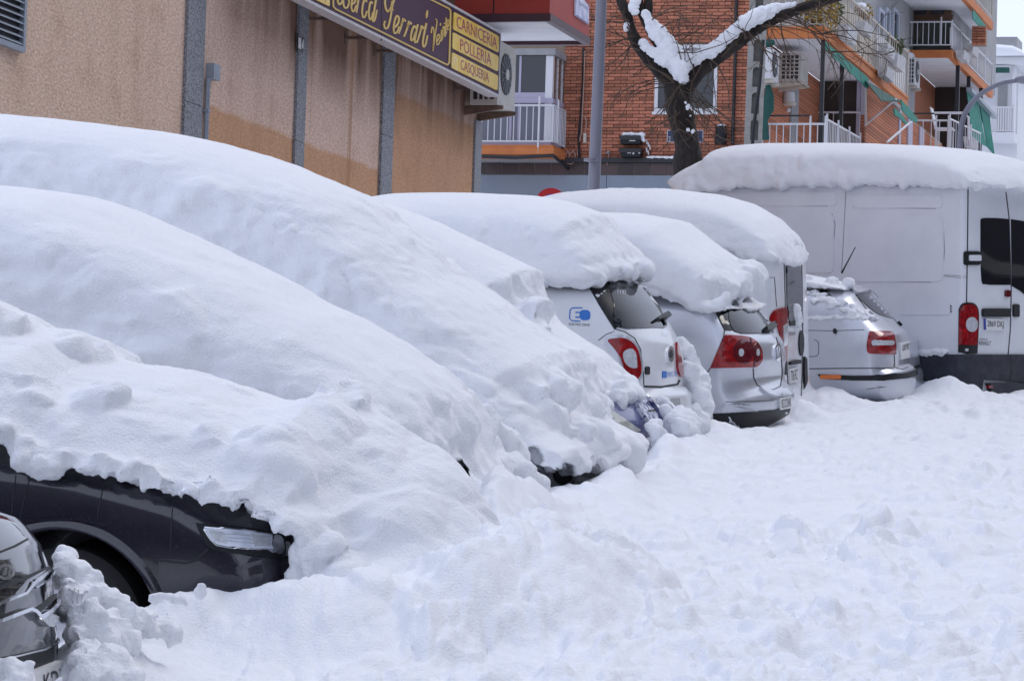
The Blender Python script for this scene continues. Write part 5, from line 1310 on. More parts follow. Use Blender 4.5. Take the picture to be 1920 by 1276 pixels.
# air conditioner behind the sign
def ac_unit(label, ulo, uhi, vlo, vhi, z0, z1, m, fan=None, grille_end=False, arms=True, group='air conditioners on the facades', wallv=None, armmat=None):
    t = Thing('air_conditioner', label, 'air conditioner', MB, Vector(((ulo + uhi) / 2, (vlo + vhi) / 2, z0)), group)
    t.part('case', MBld().box((ulo, vlo, z0), (uhi, vhi, z1)), m)
    if fan == 'street':
        c = Vector(((ulo + uhi) / 2 - .06, vhi, (z0 + z1) / 2 + .02)); r = min(.27, (z1 - z0) * .42)
        g = t.part('fan_grille', MBld().tube([c, c + Vector((0, .012, 0))], r, 32), FANDARK)
        t.part('fan_hub', MBld().tube([c + Vector((0, .012, 0)), c + Vector((0, .03, 0))], r * .26, 20), m, g)
        for k in range(14):
            a = 2 * math.pi * k / 14; e = Vector((math.cos(a), 0, math.sin(a)))
            t.part('grille_wire', MBld().tube([c + Vector((0, .02, 0)) + e * r * .25, c + Vector((0, .018, 0)) + e * r], .004, 4), GALV, g)
    if grille_end:
        y0, y1, a, b = vlo + (vhi - vlo) * .12, vlo + (vhi - vlo) * .88, z0 + (z1 - z0) * .08, z1 - (z1 - z0) * .08
        g = t.part('grille_opening', MBld().box((ulo - .003, y0, a), (ulo + .002, y1, b)), FANDARK)
        for k in range(1, 4): t.part('grille_bar', MBld().box((ulo - .016, y0 + (y1 - y0) * k / 4 - .012, a), (ulo - .003, y0 + (y1 - y0) * k / 4 + .012, b)), m, g)
        for k in range(1, 6): t.part('grille_bar', MBld().box((ulo - .02, y0, a + (b - a) * k / 6 - .01), (ulo - .004, y1, a + (b - a) * k / 6 + .01)), m, g)
    if arms:
        wv_ = wallv if wallv is not None else vlo - .2
        for uu in (ulo + .08, uhi - .14):
            t.part('bracket_arm', MBld().prism([(uu, wv_, z0 - .13), (uu, vhi + .05, z0 - .05), (uu, vhi + .05, z0 - .003), (uu, wv_, z0 - .003)], (.05, 0, 0)), armmat or STEELPAINT)
    return t
SF = PlaneSurf(MB, 1, VW + .47, 1)
a, b = H(SF, 936, 80), H(SF, 964.5, 206)
ac_unit('beige air conditioner with a dark round fan behind the end of the purple sign', a.x, b.x, VW + .10, VW + .47, H(SF, 937, 198).z, H(SF, 937, 76).z, ACBODY, 'street', True, wallv=VW)
# junction box and conduit
q = H(WL, 390, 120); q2 = H(WL, 399, 153)
jb = Thing('junction_box', 'small grey electrical box with a conduit pipe on the stucco wall', 'electrical box', MB, Vector((q.x, VW, q2.z)))
uA = ux(386, 135); uB = ux(398, 135)
jb.part('box', MBld().box((uA, VW, q2.z), (uB, VW + .09, q.z)), GALV)
cc = Vector((ux(382, 200), VW + .035, 0))
jb.part('conduit', MBld().tube([(cc.x, cc.y, q2.z), (cc.x, cc.y, q2.z - 3)], .028, 10), GALV, smooth=40)
for pz in (208,): jb.part('conduit_clip', MBld().box((cc.x - .04, VW + .002, H(WL, 382, pz).z - .012), (cc.x + .04, VW + .066, H(WL, 382, pz).z + .012)), GALV)
# little black and white plaque
SP = PlaneSurf(MB, 1, VW + .036, 1)
pq = Thing('wall_plaque', 'tiny black and white plaque on the second granite strip', 'sign', MB, H(SP, 564, 82))
b0 = pq.part('plaque', decal(SP, [(558.5, 62.5), (569.5, 68.5), (567.5, 101), (557.5, 96)], .004, .012, 6), PLATEINK)
pq.part('pale_panel', decal(SP, [(559.2, 70), (564, 72.5), (563.4, 93), (558.6, 90)], .007, .008, 5), PLATE, b0)
pq.part('pale_panel', decal(SP, [(559.4, 64.6), (568.6, 69), (568.4, 71.5), (559.2, 67.5)], .007, .008, 5), GRANITE, b0)
pq.part('pale_panel', decal(SP, [(558, 94), (567.2, 98), (567.1, 100), (558, 96)], .007, .008, 5), GRANITE, b0)
pq.part('pale_panel', decal(SP, [(567.5, 74), (568.4, 74.4), (567.6, 92), (566, 91), (564.8, 87)], .007, .008, 5), PLATE, b0)

# lamp column
def pt(px, py, Z): return C0 + wdir(px, py) * Z
lp = Thing('lamp_post', 'plain grey steel lamp column in front of the brick wall', 'lamp post', Matrix.Identity(4), pt(1102, 640, 60))
pb, ptp = pt(1102, 640, 60), pt(1120, -60, 60)
ptp = Vector((pb.x + .06, pb.y, ptp.z))
POLEMAT = mat('column_paint', (0.21, 0.21, 0.25), 0.4, metal=.35, var=(5, (0.17, 0.17, 0.21), .4, .7), stretch=(1, 1, .1))
lp.part('column', MBld().tube([pb, pb.lerp(ptp, .5), ptp], [.108, .098, .088], 20), POLEMAT, smooth=40)
lp.part('column_clamp', MBld().tube([pt(1107.5, 300, 60) + Vector((0, 0, -.02)), pt(1107.5, 300, 60) + Vector((0, 0, .02))], .112, 20), POLEMAT, smooth=40)
# no parking sign peeping over the snow
ns = Thing('traffic_sign', 'round red and blue no parking sign half hidden behind the snow', 'traffic sign', Matrix.Identity(4), pt(1033, 640, 46))
c = pt(1033, 382, 46); nrm = Vector((.1, -1, 0)).normalized()
SGRED = mat('sign_red', (0.55, 0.015, 0.02), 0.4); SGBLUE = mat('sign_blue', (0.02, 0.10, 0.55), 0.4)
ns.part('disc', MBld().tube([c, c + nrm * .012], .195, 40), SGRED, smooth=40)
ns.part('blue_centre', MBld().tube([c + nrm * .012, c + nrm * .015], .118, 32), SGBLUE, smooth=40)
ns.part('red_bar', MBld().prism([c + nrm * .015 + Vector((x, 0, z)) for x, z in ((-.10, .06), (-.06, .10), (.10, -.06), (.06, -.10))], nrm * .003), SGRED)
ns.part('post', MBld().tube([pt(1033, 640, 46) + Vector((0, .04, -.3)), c + Vector((0, .04, 0))], .03, 10), GALV, smooth=40)
# ---------------------------------------------------------------- brick block across the side street, facing us (end wall), and its street side with balconies
ZF = 75.0
def uvz(px, py, Z): return MBi @ (C0 + wdir(px, py) * Z)
UF = uvz(1230, 200, ZF).x
EF = PlaneSurf(MB, 0, UF, -1)
def E(px, py, du=0.0):
    s = PlaneSurf(MB, 0, UF + du, -1); return s.hit(px, py)[0]
MORTAR = mat('mortar', (0.34, 0.26, 0.20), 0.95, var=(20, (0.25, 0.19, 0.15), .4, .7))
BRICK = mat('orange_brick', (0.47, 0.175, 0.105), 0.85, var=(14, (0.34, 0.125, 0.075), .35, .75), bump=(60, .2, .004), rnd=0.32)
BRICKD = mat('street_brick', (0.50, 0.19, 0.10), 0.85, var=(10, (0.40, 0.14, 0.075), .35, .75), rnd=0.2)
ORANGE = mat('orange_paint', (0.58, 0.19, 0.055), 0.7, var=(4, (0.46, 0.14, 0.045), .4, .75))
WHITEIRON = mat('white_iron', (0.66, 0.66, 0.69), 0.4)
CREAMIRON = mat('cream_iron', (0.58, 0.53, 0.46), 0.5, var=(6, (0.50, 0.44, 0.36), .4, .7))
LILAC = mat('lilac_frame', (0.42, 0.39, 0.50), 0.5)
TILED = mat('dark_tile', (0.058, 0.032, 0.032), 0.35, rnd=0.45)
BLUEGREY = mat('blue_grey_panel', (0.25, 0.29, 0.35), 0.6, var=(1.2, (0.21, 0.25, 0.31), .35, .7), stretch=(1, 1, .3))
GREYWALL = mat('grey_render', (0.36, 0.36, 0.37), 0.9, var=(2, (0.29, 0.29, 0.30), .4, .7))
LILACWALL = mat('pale_lilac_render', (0.48, 0.47, 0.54), 0.9, var=(2, (0.42, 0.41, 0.48), .4, .7))
BROWNDARK = mat('dark_brown', (0.032, 0.022, 0.018), 0.6)
BROWNWOOD = mat('brown_wood', (0.14, 0.07, 0.04), 0.6, var=(4, (0.09, 0.05, 0.03), .4, .7))
BLACKIRON = mat('black_iron', (0.018, 0.018, 0.022), 0.45)
GREEN = mat('green_canvas', (0.020, 0.19, 0.145), 0.7, var=(5, (0.03, 0.26, 0.20), .4, .7))
DKGREEN = mat('dark_green_canvas', (0.016, 0.075, 0.065), 0.8, var=(5, (0.022, 0.11, 0.095), .4, .7))
CONCRETE = mat('concrete', (0.33, 0.32, 0.30), 0.9, var=(6, (0.24, 0.235, 0.22), .4, .7))
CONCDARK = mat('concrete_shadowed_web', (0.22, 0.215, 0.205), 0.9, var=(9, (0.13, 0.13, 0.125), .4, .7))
FARWHITE = mat('white_render', (0.72, 0.73, 0.76), 0.8, var=(1.0, (0.66, 0.67, 0.70), .4, .7))
CABLEP = mat('pink_cable', (0.42, 0.26, 0.21), 0.7)
PLANT = mat('plant_leaf', (0.05, 0.075, 0.02), 0.7, rnd=0.4)
PLANTY = mat('yellowed_leaf', (0.26, 0.16, 0.02), 0.7, rnd=0.4)
POTW = mat('planter_white', (0.55, 0.55, 0.56), 0.7, var=(12, (0.36, 0.36, 0.37), .4, .7))
TERRA = mat('terracotta', (0.36, 0.09, 0.03), 0.8)

vL, vR = E(860, 200).y, E(1428, 200).y                     # the wall's extent across
zB, zTop = 2.0, E(1200, -260).z
BB = Vector((UF, vR, 4.0))
bk = Thing('brick_apartment_block', 'orange brick apartment block with balconies running up the street', 'apartment building', MB, BB)
zbr = E(1200, 296).z                                        # foot of the brickwork
VWALL = vR                                                  # street wall plane
bk.part('end_wall', MBld().box((UF + .055, vL - 4, zB), (UF + .35, vR - .06, zTop)), MORTAR)
# window hole in the brick grid
wx0, wx1 = E(1228, 150).y, E(1345, 150).y
wz0, wz1 = E(1290, 210).z, E(1290, 84).z
CL, CH = .262, .0685                                        # brick module
brick_me = mesh_data('brick', *[MBld().box((0, 0, 0), (.05, CL - .013, CH - .013)).__dict__[k] for k in ('v', 'f')], BRICK)
half_me = mesh_data('half_brick', *[MBld().box((0, 0, 0), (.05, CL / 2 - .013, CH - .013)).__dict__[k] for k in ('v', 'f')], BRICK)
v0 = E(1057, 200).y
rows = int((zTop - zbr) / CH)
allb = []
for r_ in range(rows):
    z = zbr + r_ * CH; y = v0 - (0 if r_ % 2 else CL / 2)
    while y < vR - .07:
        ya, yb = max(y, v0), min(y + CL - .013, vR - .065)
        if yb - ya > .03 and not (yb > wx0 and ya < wx1 and z + CH > wz0 - .03 and z < wz1 + .02):
            allb.append((ya, yb, z))
        elif yb - ya > .03:
            if ya < wx0 - .03: allb.append((ya, min(yb, wx0 - .005), z))
            if yb > wx1 + .03: allb.append((max(ya, wx1 + .005), yb, z))
        y += CL
cy, cz = E(1200, 200).y, E(1200, 170).z
allb.sort(key=lambda b: 0 if b[1] - b[0] > .2 else 1)
full = [b for b in allb if b[1] - b[0] > .24]
full.sort(key=lambda b: max(abs((b[0] - cy) / 1.4), abs((b[2] - cz) / 1.1)))
singles = set(full[:292])
rest = MBld()
for b in allb:
    du = rng.uniform(-.004, .004)
    if b in singles:
        o = bpy.data.objects.new('brick', brick_me); COL.objects.link(o); o.parent = bk.o
        o.location = Vector((UF + du, b[0], b[2])) - BB
    else: rest.box((UF + du, b[0], b[2]), (UF + .05, b[1], b[2] + CH - .013))
bk.part('brickwork', rest, BRICK)['kind'] = 'stuff'
# window
SW = .07
wf = bk.part('window', MBld().box((UF - .01, wx0, wz0), (UF + .06, wx0 + SW, wz1)).box((UF - .01, wx1 - SW, wz0), (UF + .06, wx1, wz1)).box((UF - .01, wx0 + SW, wz0), (UF + .06, wx1 - SW, wz0 + SW)).box((UF - .01, wx0 + SW, wz1 - SW), (UF + .06, wx1 - SW, wz1)), WHITEIRON)
wm = (wx0 + wx1) / 2 - .05
bk.part('mullion', MBld().box((UF + .0, wm, wz0 + SW), (UF + .058, wm + .06, wz1 - SW)), LILAC, wf)
for a, b in ((wx0 + SW, wm), (wm + .06, wx1 - SW)): bk.part('pane', MBld().box((UF + .03, a, wz0 + SW), (UF + .04, b, wz1 - SW)), GLASSB, wf)
bk.part('roller_blind', MBld().box((UF + .012, wx0 + SW, wz1 - SW - .12), (UF + .028, wx1 - SW, wz1 - SW)), GREYWALL, wf)
bk.part('sill', MBld().box((UF - .06, wx0 - .03, wz0 - .055), (UF + .05, wx1 + .03, wz0 - .002)), FARWHITE, wf)
# ledge, tile band, panel below
zl1, zl0 = E(1200, 297).z, E(1200, 306).z
zt1, zt0 = zl0, E(1200, 329).z
bk.part('cable_ledge', MBld().box((UF - .12, v0 + .02, zl0 + .002), (UF + .05, vR + .3, zl1 - .002)), BLACKIRON)
bk.part('shopfront_band', MBld().box((UF - .01, vL - 3, zt0), (UF + .054, vR - .07, zt1)), CONCRETE)
tile_w = .345
k = 0; y = E(880, 318).y
while y < E(1300, 318).y:
    bk.part('tile', MBld().box((UF - .03 - .006 * (k % 2), y, zt0 + .012), (UF - .011, y + tile_w - .02, zt1 - .012)), TILED); y += tile_w; k += 1
bk.part('shopfront_panel', MBld().box((UF - .04, vL - 3, zB), (UF + .05, E(1138, 340).y - .006, zt0 - .004)), BLUEGREY)
bk.part('shopfront_panel', MBld().box((UF - .04, E(1138, 340).y + .006, zB), (UF + .05, vR + .2, zt0 - .004)), BLUEGREY)
bk.part('rendered_lintel', MBld().box((UF - .25, vL - 3, zt1 + .002), (UF + .05, v0 - .005, E(950, 292).z)), GREYWALL)

# enclosed balcony at the left end
DB = -1.0
e = lambda px, py: E(px, py, DB)
bz = lambda py: e(970, py).z
yl, yr = e(880, 230).y, e(1036, 230).y
uB0 = UF + DB
bk.part('balcony_slab', MBld().box((uB0 - .06, yl, bz(290)), (UF + .05, yr + .06, bz(277))).box((uB0 - .03, yl, bz(277)), (UF + .05, yr + .03, bz(272))), ORANGE)
bk.part('balcony_cable', MBld().tube([(uB0 - .07, yl, bz(293)), (uB0 - .07, yl + 1.0, bz(296)), (uB0 - .07, yr + .05, bz(292)), (UF - .02, yr + .1, bz(306))], .035, 8), BLACKIRON, smooth=60)
# glazed enclosure
uE = uB0 + .14; yE = yr - .06
en = bk.part('glazed_enclosure', MBld().box((uE, yl, bz(272)), (UF + .04, yE, bz(262))).box((uE - .03, yl, bz(192)), (UF + .04, yE + .03, bz(183))).box((uE, yl, bz(183)), (uE + .05, yE, bz(172))), LILAC)
bk.part('enclosure_roof', MBld().box((uE - .05, yl, bz(102)), (UF + .04, yE + .05, bz(90))), GREYWALL, en)
for (xa, xb) in ((952, 957), (968, 972), (1018, 1036)):
    bk.part('frame_post', MBld().box((uE - .002, e(xa, 200).y, bz(262) + .002), (uE + .05, min(e(xb, 200).y, yE), bz(103))), LILAC if xa < 1000 else WHITEIRON, en)
bk.part('pane', MBld().box((uE + .02, yl, bz(172)), (uE + .03, yE - .1, bz(103))), GLASSB, en)
bk.part('lower_pane', MBld().box((uE + .02, yl, bz(262)), (uE + .03, yE - .1, bz(192))), mat('frosted_pane', (0.16, 0.17, 0.21), 0.35), en)
for uu in (uE + .05, uE + .40, UF - .08): bk.part('frame_post', MBld().box((uu, yE - .05, bz(262) + .002), (uu + .07, yE, bz(103))), WHITEIRON, en)
bk.part('pane', MBld().box((uE + .12, yE - .03, bz(183) + .002), (UF - .08, yE - .02, bz(103))), mat('warm_pane', (0.14, 0.09, 0.07), 0.15), en)
bk.part('lower_pane', MBld().box((uE + .12, yE - .03, bz(262) + .002), (UF - .08, yE - .02, bz(192) - .002)), LILAC, en)
def railing(name, p, q, z0, z1, n, m, parent=None, top=.022, bal=.011, posts=(), owner=None, post_up=.1, post_dn=0):
    """a rail of balusters from p to q (plan points u, v); rails at z0 and z1 (or pairs for a sloping run)"""
    owner = owner or bk
    p, q = Vector(p), Vector(q)
    za, zb = (z0 if hasattr(z0, '__len__') else (z0, z0)), (z1 if hasattr(z1, '__len__') else (z1, z1))
    P = lambda t, zz: (p.x + (q.x - p.x) * t, p.y + (q.y - p.y) * t, zz[0] + (zz[1] - zz[0]) * t)
    rl = owner.part(name, MBld().tube([P(0, zb), P(1, zb)], top, 6), m, parent)
    owner.part('lower_rail', MBld().tube([P(0, za), P(1, za)], top * .8, 6), m, rl)
    for k in range(n + 1):
        t = k / n; owner.part('baluster', MBld().tube([P(t, za), P(t, zb)], bal, 5), m, rl)
    for t in posts:
        a, b = Vector(P(t, za)), Vector(P(t, zb)); owner.part('rail_post', MBld().tube([a + Vector((-.02, .02, -post_dn)), b + Vector((-.02, .02, post_up))], bal * 2.0, 6), m, rl)
    return rl
railing('railing', (uB0 - .02, yl), (uB0 - .02, yr), bz(265), bz(198), 13, WHITEIRON, posts=(.83,), post_up=.18, post_dn=.25)
railing('railing', (uB0 - .02, yr + .02), (UF - .02, yr + .02), bz(265), bz(198), 8, WHITEIRON, posts=(.3,), post_up=.15)

# ------------------------------- street side
VBAL = E(1545, 65).y                                        # front line of the first-floor balcony
SBAL = PlaneSurf(MB, 1, VBAL, 1)
SWALL = PlaneSurf(MB, 1, VWALL, 1)
zsl = H(SBAL, 1545, 72).z; slab_t = H(SBAL, 1545, 55).z - zsl
uEnd = H(SBAL, 1702, 190).x
uA = UF - .02
U2 = uvz(1600, 200, 80.5).x                                # end face of the projecting ground-floor part
V2 = VBAL - .22
bk.part('street_wall', MBld().box((UF + .0, VWALL - .06, zB), (U2, VWALL, zsl - .002)), BRICKD)
bk.part('street_wall_upper', MBld().box((UF + .0, VWALL - .06, zsl + slab_t + .002), (uEnd + 9, VWALL, zTop + 4)), GREYWALL)
# courses of the street wall as real joints
mb = MBld(); zc = E(1480, 300).z
while zc < zsl - .05:
    mb.box((UF + .01, VWALL + .001, zc), (U2 - .01, VWALL + .014, zc + .052)); zc += .0685
bk.part('brick_courses', mb, BRICKD)['kind'] = 'stuff'
# balcony A
bk.part('balcony_slab', MBld().box((uA - .02, VWALL + .002, zsl), (uA + .10, VBAL, zsl + slab_t)).box((uA + .10, VBAL - .10, zsl), (uEnd, VBAL, zsl + slab_t)), ORANGE)
bk.part('balcony_soffit', MBld().box((uA + .10, VWALL + .002, zsl + .01), (uEnd, VBAL - .10, zsl + slab_t - .002)), SOFFIT)
bk.part('balcony_kerb', MBld().box((uA - .05, VWALL + .002, zsl + slab_t + .002), (uEnd, VBAL + .03, zsl + slab_t + .05)), ORANGE)
# balustrade sheets of balcony A
RH = 1.0
zr0 = zsl + slab_t + .10
sheets = [(0.3, 2.3), (2.45, 4.6), (4.75, 6.9), (7.05, 8.6)]
bal = railing('railing', (uA + .1, VBAL - .03), (uEnd, VBAL - .03), zr0, zr0 + RH, 40, CREAMIRON, posts=(0, .25, .5, .75, 1.0), post_up=.06, post_dn=.15)
L_ = uEnd - uA
for k in range(5):
    a_ = uA + .15 + k * L_ / 5
    bk.part('balustrade_sheet', MBld().box((a_, VBAL - .075, zr0 + .05), (a_ + L_ / 5 - .12, VBAL - .065, zr0 + RH - .16)), CREAMIRON if k < 3 else WHITEIRON, bal)
railing('railing', (uA, VWALL + .05), (uA, VBAL - .03), zr0, zr0 + RH, 9, CREAMIRON)
# first-floor windows behind
for (xa, xb) in ((1643, 1653), (1656, 1664), (1670, 1681)):
    a, b = H(SWALL, xa, 60), H(SWALL, xb, 60); zt_, zb_ = H(SWALL, xa, 12).z, H(SWALL, xa, 120).z
    w = bk.part('window', MBld().box((a.x, VWALL + .002, zb_), (a.x + .12, VWALL + .07, zt_)).box((b.x - .1, VWALL + .002, zb_), (b.x, VWALL + .07, zt_)).box((a.x + .12, VWALL + .002, zt_ - .08), (b.x - .1, VWALL + .07, zt_)), mat('blue_white_frame', (0.45, 0.50, 0.60), .4) if xa == 1643 else MATS['blue_white_frame'])
    bk.part('pane', MBld().box((a.x + .12, VWALL + .004, zb_), (b.x - .1, VWALL + .03, zt_ - .08)), GLASSB, w)
# ground floor under balcony A: door, recess, projecting block
a, b = H(SWALL, 1480, 210), H(SWALL, 1493, 210)
bk.part('door', MBld().box((a.x, VWALL + .016, zB), (b.x, VWALL + .05, H(SWALL, 1480, 160).z)), GREYWALL)
bk.part('loggia_back', MBld().box((U2, VWALL - .1, zB), (U2 + .1, V2, zsl - .004)), BROWNDARK)
Y = lambda px: PlaneSurf(MB, 0, U2, -1).hit(px, 220)[0].y
Zz = lambda py: PlaneSurf(MB, 0, U2, -1).hit(1600, py)[0].z
bk.part('rendered_pier', MBld().box((U2 - .06, Y(1614), Zz(216)), (U2 - .002, V2 + .02, zsl - .01)), LILACWALL)
bk.part('loggia_frame', MBld().box((U2 - .05, Y(1606), zB), (U2 - .004, Y(1613), zsl - .01)), LILAC)
mb = MBld(); zc = Zz(300); r_ = 0
while zc < Zz(217):
    y = Y(1614) - (0 if r_ % 2 else CL / 2)
    while y < V2:
        ya, yb = max(y, Y(1614)), min(y + CL - .013, V2 + .02)
        if yb - ya > .03: mb.box((U2 - .06 + rng.uniform(0, .006), ya, zc), (U2 - .004, yb, zc + .055))
        y += CL
    zc += CH; r_ += 1
bk.part('brickwork', mb, BRICK)['kind'] = 'stuff'
uC = uEnd + 7.0
bk.part('projecting_wall', MBld().box((U2 + .1, V2 - .1, zB), (uC, V2, zsl - .004)), MORTAR)
mb = MBld(); zc = Zz(310)
while zc < zsl - .06:
    mb.box((U2 + .1, V2 + .001, zc), (uC, V2 + .016, zc + .052)); zc += .0685
bk.part('brick_courses', mb, BRICKD)['kind'] = 'stuff'
SV2 = PlaneSurf(MB, 1, V2, 1)
for (xa, xb, yt) in ((1683, 1686, 150), (1700, 1708, 165), (1722, 1730, 172)):
    a, b = H(SV2, xa, 220), H(SV2, xb, 220)
    bk.part('window', MBld().box((a.x, V2 + .018, zB + 1), (b.x, V2 + .05, min(H(SV2, xa, yt).z, zsl - .05))), LILAC)
# black posts holding the balcony
for (px, y0, y1) in ((1542, 76, 218), (1577, 128, 272)):
    s_ = PlaneSurf(MB, 1, VBAL - .06, 1); q = s_.hit(px, (y0 + y1) / 2)[0]
    bk.part('support_post', MBld().box((q.x - .04, q.y - .04, q.z - 2.6), (q.x + .04, q.y + .04, zsl - .002)), BLACKIRON)
# white railings at street level
zg1 = E(1480, 232, -.15).z; zg0 = zg1 - .62
railing('railing', (UF - .1, E(1418, 240, -.1).y), (UF - .1, E(1546, 240, -.1).y), zg0, zg1, 10, WHITEIRON, posts=(.78, 1.0), post_up=.16)
rw = railing('railing', (UF - .1, E(1546, 240, -.1).y + .03), (UF + 3.9, E(1546, 240, -.1).y + .03), (zg0, zg0 + .1), (zg1 + .1, zg1 + .2), 22, WHITEIRON, posts=(.0, .33, .66, 1.0))
railing('railing', (U2 - .12, Y(1515)), (U2 - .12, Y(1614)), Zz(300), Zz(212), 2, WHITEIRON)
bk.part('handrail', MBld().tube([E(1425, 217, -.2), E(1518, 217, -.2)], .018, 6), BLACKIRON)

# ------------------------------- second block further up (first-floor balcony B)
UBq = uvz(1785, 100, 92.5).x
EB = PlaneSurf(MB, 0, UBq, -1)
SB2 = PlaneSurf(MB, 1, VBAL, 1)
VB2 = EB.hit(1785, 100)[0].y; VW2 = EB.hit(1696, 100)[0].y
b2 = Thing('upper_apartment_block', 'grey apartment block with a brown balcony window and orange balcony edges', 'apartment building', MB, Vector((UBq, VB2, 6.0)))
zs2 = EB.hit(1740, 108)[0].z; t2 = EB.hit(1740, 94)[0].z - zs2
SVB = PlaneSurf(MB, 1, VB2, 1)
uE2 = SVB.hit(1861, 205)[0].x
b2.part('balcony_slab', MBld().box((UBq, VW2 + .0, zs2), (UBq + .12, VB2, zs2 + t2)).box((UBq + .12, VB2 - .12, zs2), (uE2, VB2, zs2 + t2)), ORANGE)
b2.part('balcony_soffit', MBld().box((UBq + .12, VW2 - .05, zs2 + .01), (uE2, VB2 - .12, zs2 + t2 - .002)), SOFFIT)
b2.part('street_wall', MBld().box((UBq + .0, VW2 - .1, zs2 + t2), (uE2 + 3, VW2 - .001, zTop + 6)), GREYWALL)
b2.part('ground_wall', MBld().box((UBq + .12, VW2 - .10, 3), (uE2, VW2 - .052, zs2)), BRICKD)
b2.part('loggia_back', MBld().box((uE2 - 2.2, VW2 - .05, 3), (uE2 - 2.1, VB2 - .3, zs2 - .002)), BROWNDARK)
y_ = lambda px: EB.hit(px, 60)[0].y
z_ = lambda py: EB.hit(1740, py)[0].z
w = b2.part('brown_window', MBld().box((UBq + .7, y_(1697), z_(32)), (UBq + .76, y_(1778), z_(20))).box((UBq + .7, y_(1730) - .02, z_(20)), (UBq + .76, y_(1730) + .06, z_(-80))).box((UBq + .7, y_(1762), z_(20)), (UBq + .76, y_(1775), z_(-80))), BROWNWOOD)
b2.part('pane', MBld().box((UBq + .73, y_(1697), z_(20)), (UBq + .74, y_(1762), z_(-80))), GLASSB, w)
b2.part('balcony_panel', MBld().box((UBq + .7, y_(1697), z_(94)), (UBq + .75, y_(1776), z_(32) - .003)), mat('dark_green_panel', (0.045, 0.050, 0.045), .5))
b2.part('upper_wall', MBld().box((UBq + .8, VW2, z_(92)), (UBq + 9, y_(1779), zTop + 6)), GREYWALL)
railing('railing', (UBq + .05, VW2 + .02), (UBq + .05, VB2 - .04), z_(84), z_(41), 8, WHITEIRON, owner=b2, posts=(.76,), post_up=.12)
rb = railing('railing', (UBq + .1, VB2 - .04), (uE2, VB2 - .04), z_(88), z_(41), 44, WHITEIRON, owner=b2, posts=(0, .2, .4, .6, .8, 1.0), post_up=.05)
for k in range(6):
    a_ = UBq + (uE2 - UBq) * (k + .12) / 6
    b2.part('balustrade_sheet', MBld().box((a_, VB2 - .09, z_(80)), (a_ + (uE2 - UBq) / 6 * .8, VB2 - .08, z_(50))), CREAMIRON if k > 1 else WHITEIRON, rb)
for (px, y0, y1) in ((1795, 108, 245), (1815, 140, 290), (1838, 165, 290)):
    q = PlaneSurf(MB, 1, VB2 - .06, 1).hit(px, (y0 + y1) / 2)[0]
    b2.part('support_post', MBld().box((q.x - .05, q.y - .05, q.z - 3), (q.x + .05, q.y + .05, zs2 - .002)), BLACKIRON)
for (px, zt__) in ((1797, -60), (1823, -60)):
    q = PlaneSurf(MB, 1, VB2 - .35, 1).hit(px, 40)[0]
    b2.part('drain_pipe', MBld().box((q.x - .05, q.y - .05, zs2 + t2 + .9), (q.x + .05, q.y + .05, zTop + 5)), BLACKIRON)
sw2 = PlaneSurf(MB, 0, UBq + .8, -1)
a, b = SVB.hit(1808, 50)[0], SVB.hit(1820, 50)[0]
b2.part('side_wall', MBld().box((UBq + 3, y_(1779), z_(92)), (uE2 - 1, VB2 - .5, zTop + 6)), GREYWALL)
q = PlaneSurf(MB, 1, VB2 - .49, 1)
a, b = q.hit(1808, 60)[0], q.hit(1819, 60)[0]
b2.part('dark_window', MBld().box((a.x, VB2 - .495, q.hit(1808, 80)[0].z), (b.x, VB2 - .47, q.hit(1808, 36)[0].z)), GLASSB)
# railing and clutter on the ground-floor terrace
UG = uvz(1700, 240, 88).x
EG = PlaneSurf(MB, 0, UG, -1)
g_ = lambda px, py: EG.hit(px, py)[0]
railing('railing', (UG, g_(1700, 240).y), (UG, g_(1777, 240).y), g_(1740, 285).z, g_(1740, 226).z, 5, WHITEIRON, owner=b2, posts=(.7, 1.0), post_up=.12)
railing('railing', (UG, g_(1777, 240).y + .03), (UG + 5.5, g_(1777, 240).y + .03), (g_(1740, 285).z, g_(1740, 285).z + .3), (g_(1740, 222).z, g_(1740, 222).z + .3), 14, WHITEIRON, owner=b2, posts=(0, .33, .66))
b2.part('handrail', MBld().tube([g_(1690, 213), g_(1780, 213)], .02, 6), BLACKIRON)
b2.part('rail_frame', MBld().tube([g_(1752, 212), g_(1806, 212), g_(1816, 220), g_(1816, 262)], .03, 6), WHITEIRON)
# third balcony, high on the right
V3 = VB2 + .45
S3 = PlaneSurf(MB, 1, V3, 1)
a = S3.hit(1824, 5)[0]; b = S3.hit(1862, 50)[0]; z3 = b.z - .1
b2.part('balcony_slab', MBld().box((a.x - 5, V3 - .12, z3), (b.x, V3, z3 + .22)), ORANGE)
b2.part('balcony_soffit', MBld().box((a.x - 5, V3 - 1.6, z3 + .01), (b.x, V3 - .122, z3 + .2)), SOFFIT)
railing('railing', (a.x - 5, V3 - .05), (b.x, V3 - .05), z3 + .35, z3 + 1.4, 30, CREAMIRON, owner=b2, posts=(0, .5, 1))
mb = MBld(); E3 = PlaneSurf(MB, 0, b.x - 3.0, -1)
zc = E3.hit(1830, 84)[0].z; r_ = 0
ya0, yb0 = E3.hit(1822, 70)[0].y, E3.hit(1848, 70)[0].y
while zc < E3.hit(1830, 50)[0].z:
    y = ya0 - (0 if r_ % 2 else CL / 2)
    while y < yb0:
        ya, yb = max(y, ya0), min(y + CL - .013, yb0)
        if yb - ya > .03: mb.box((b.x - 3.0, ya, zc), (b.x - 2.9, yb, zc + .055))
        y += CL
    zc += CH; r_ += 1
b2.part('brickwork', mb, BRICK)['kind'] = 'stuff'
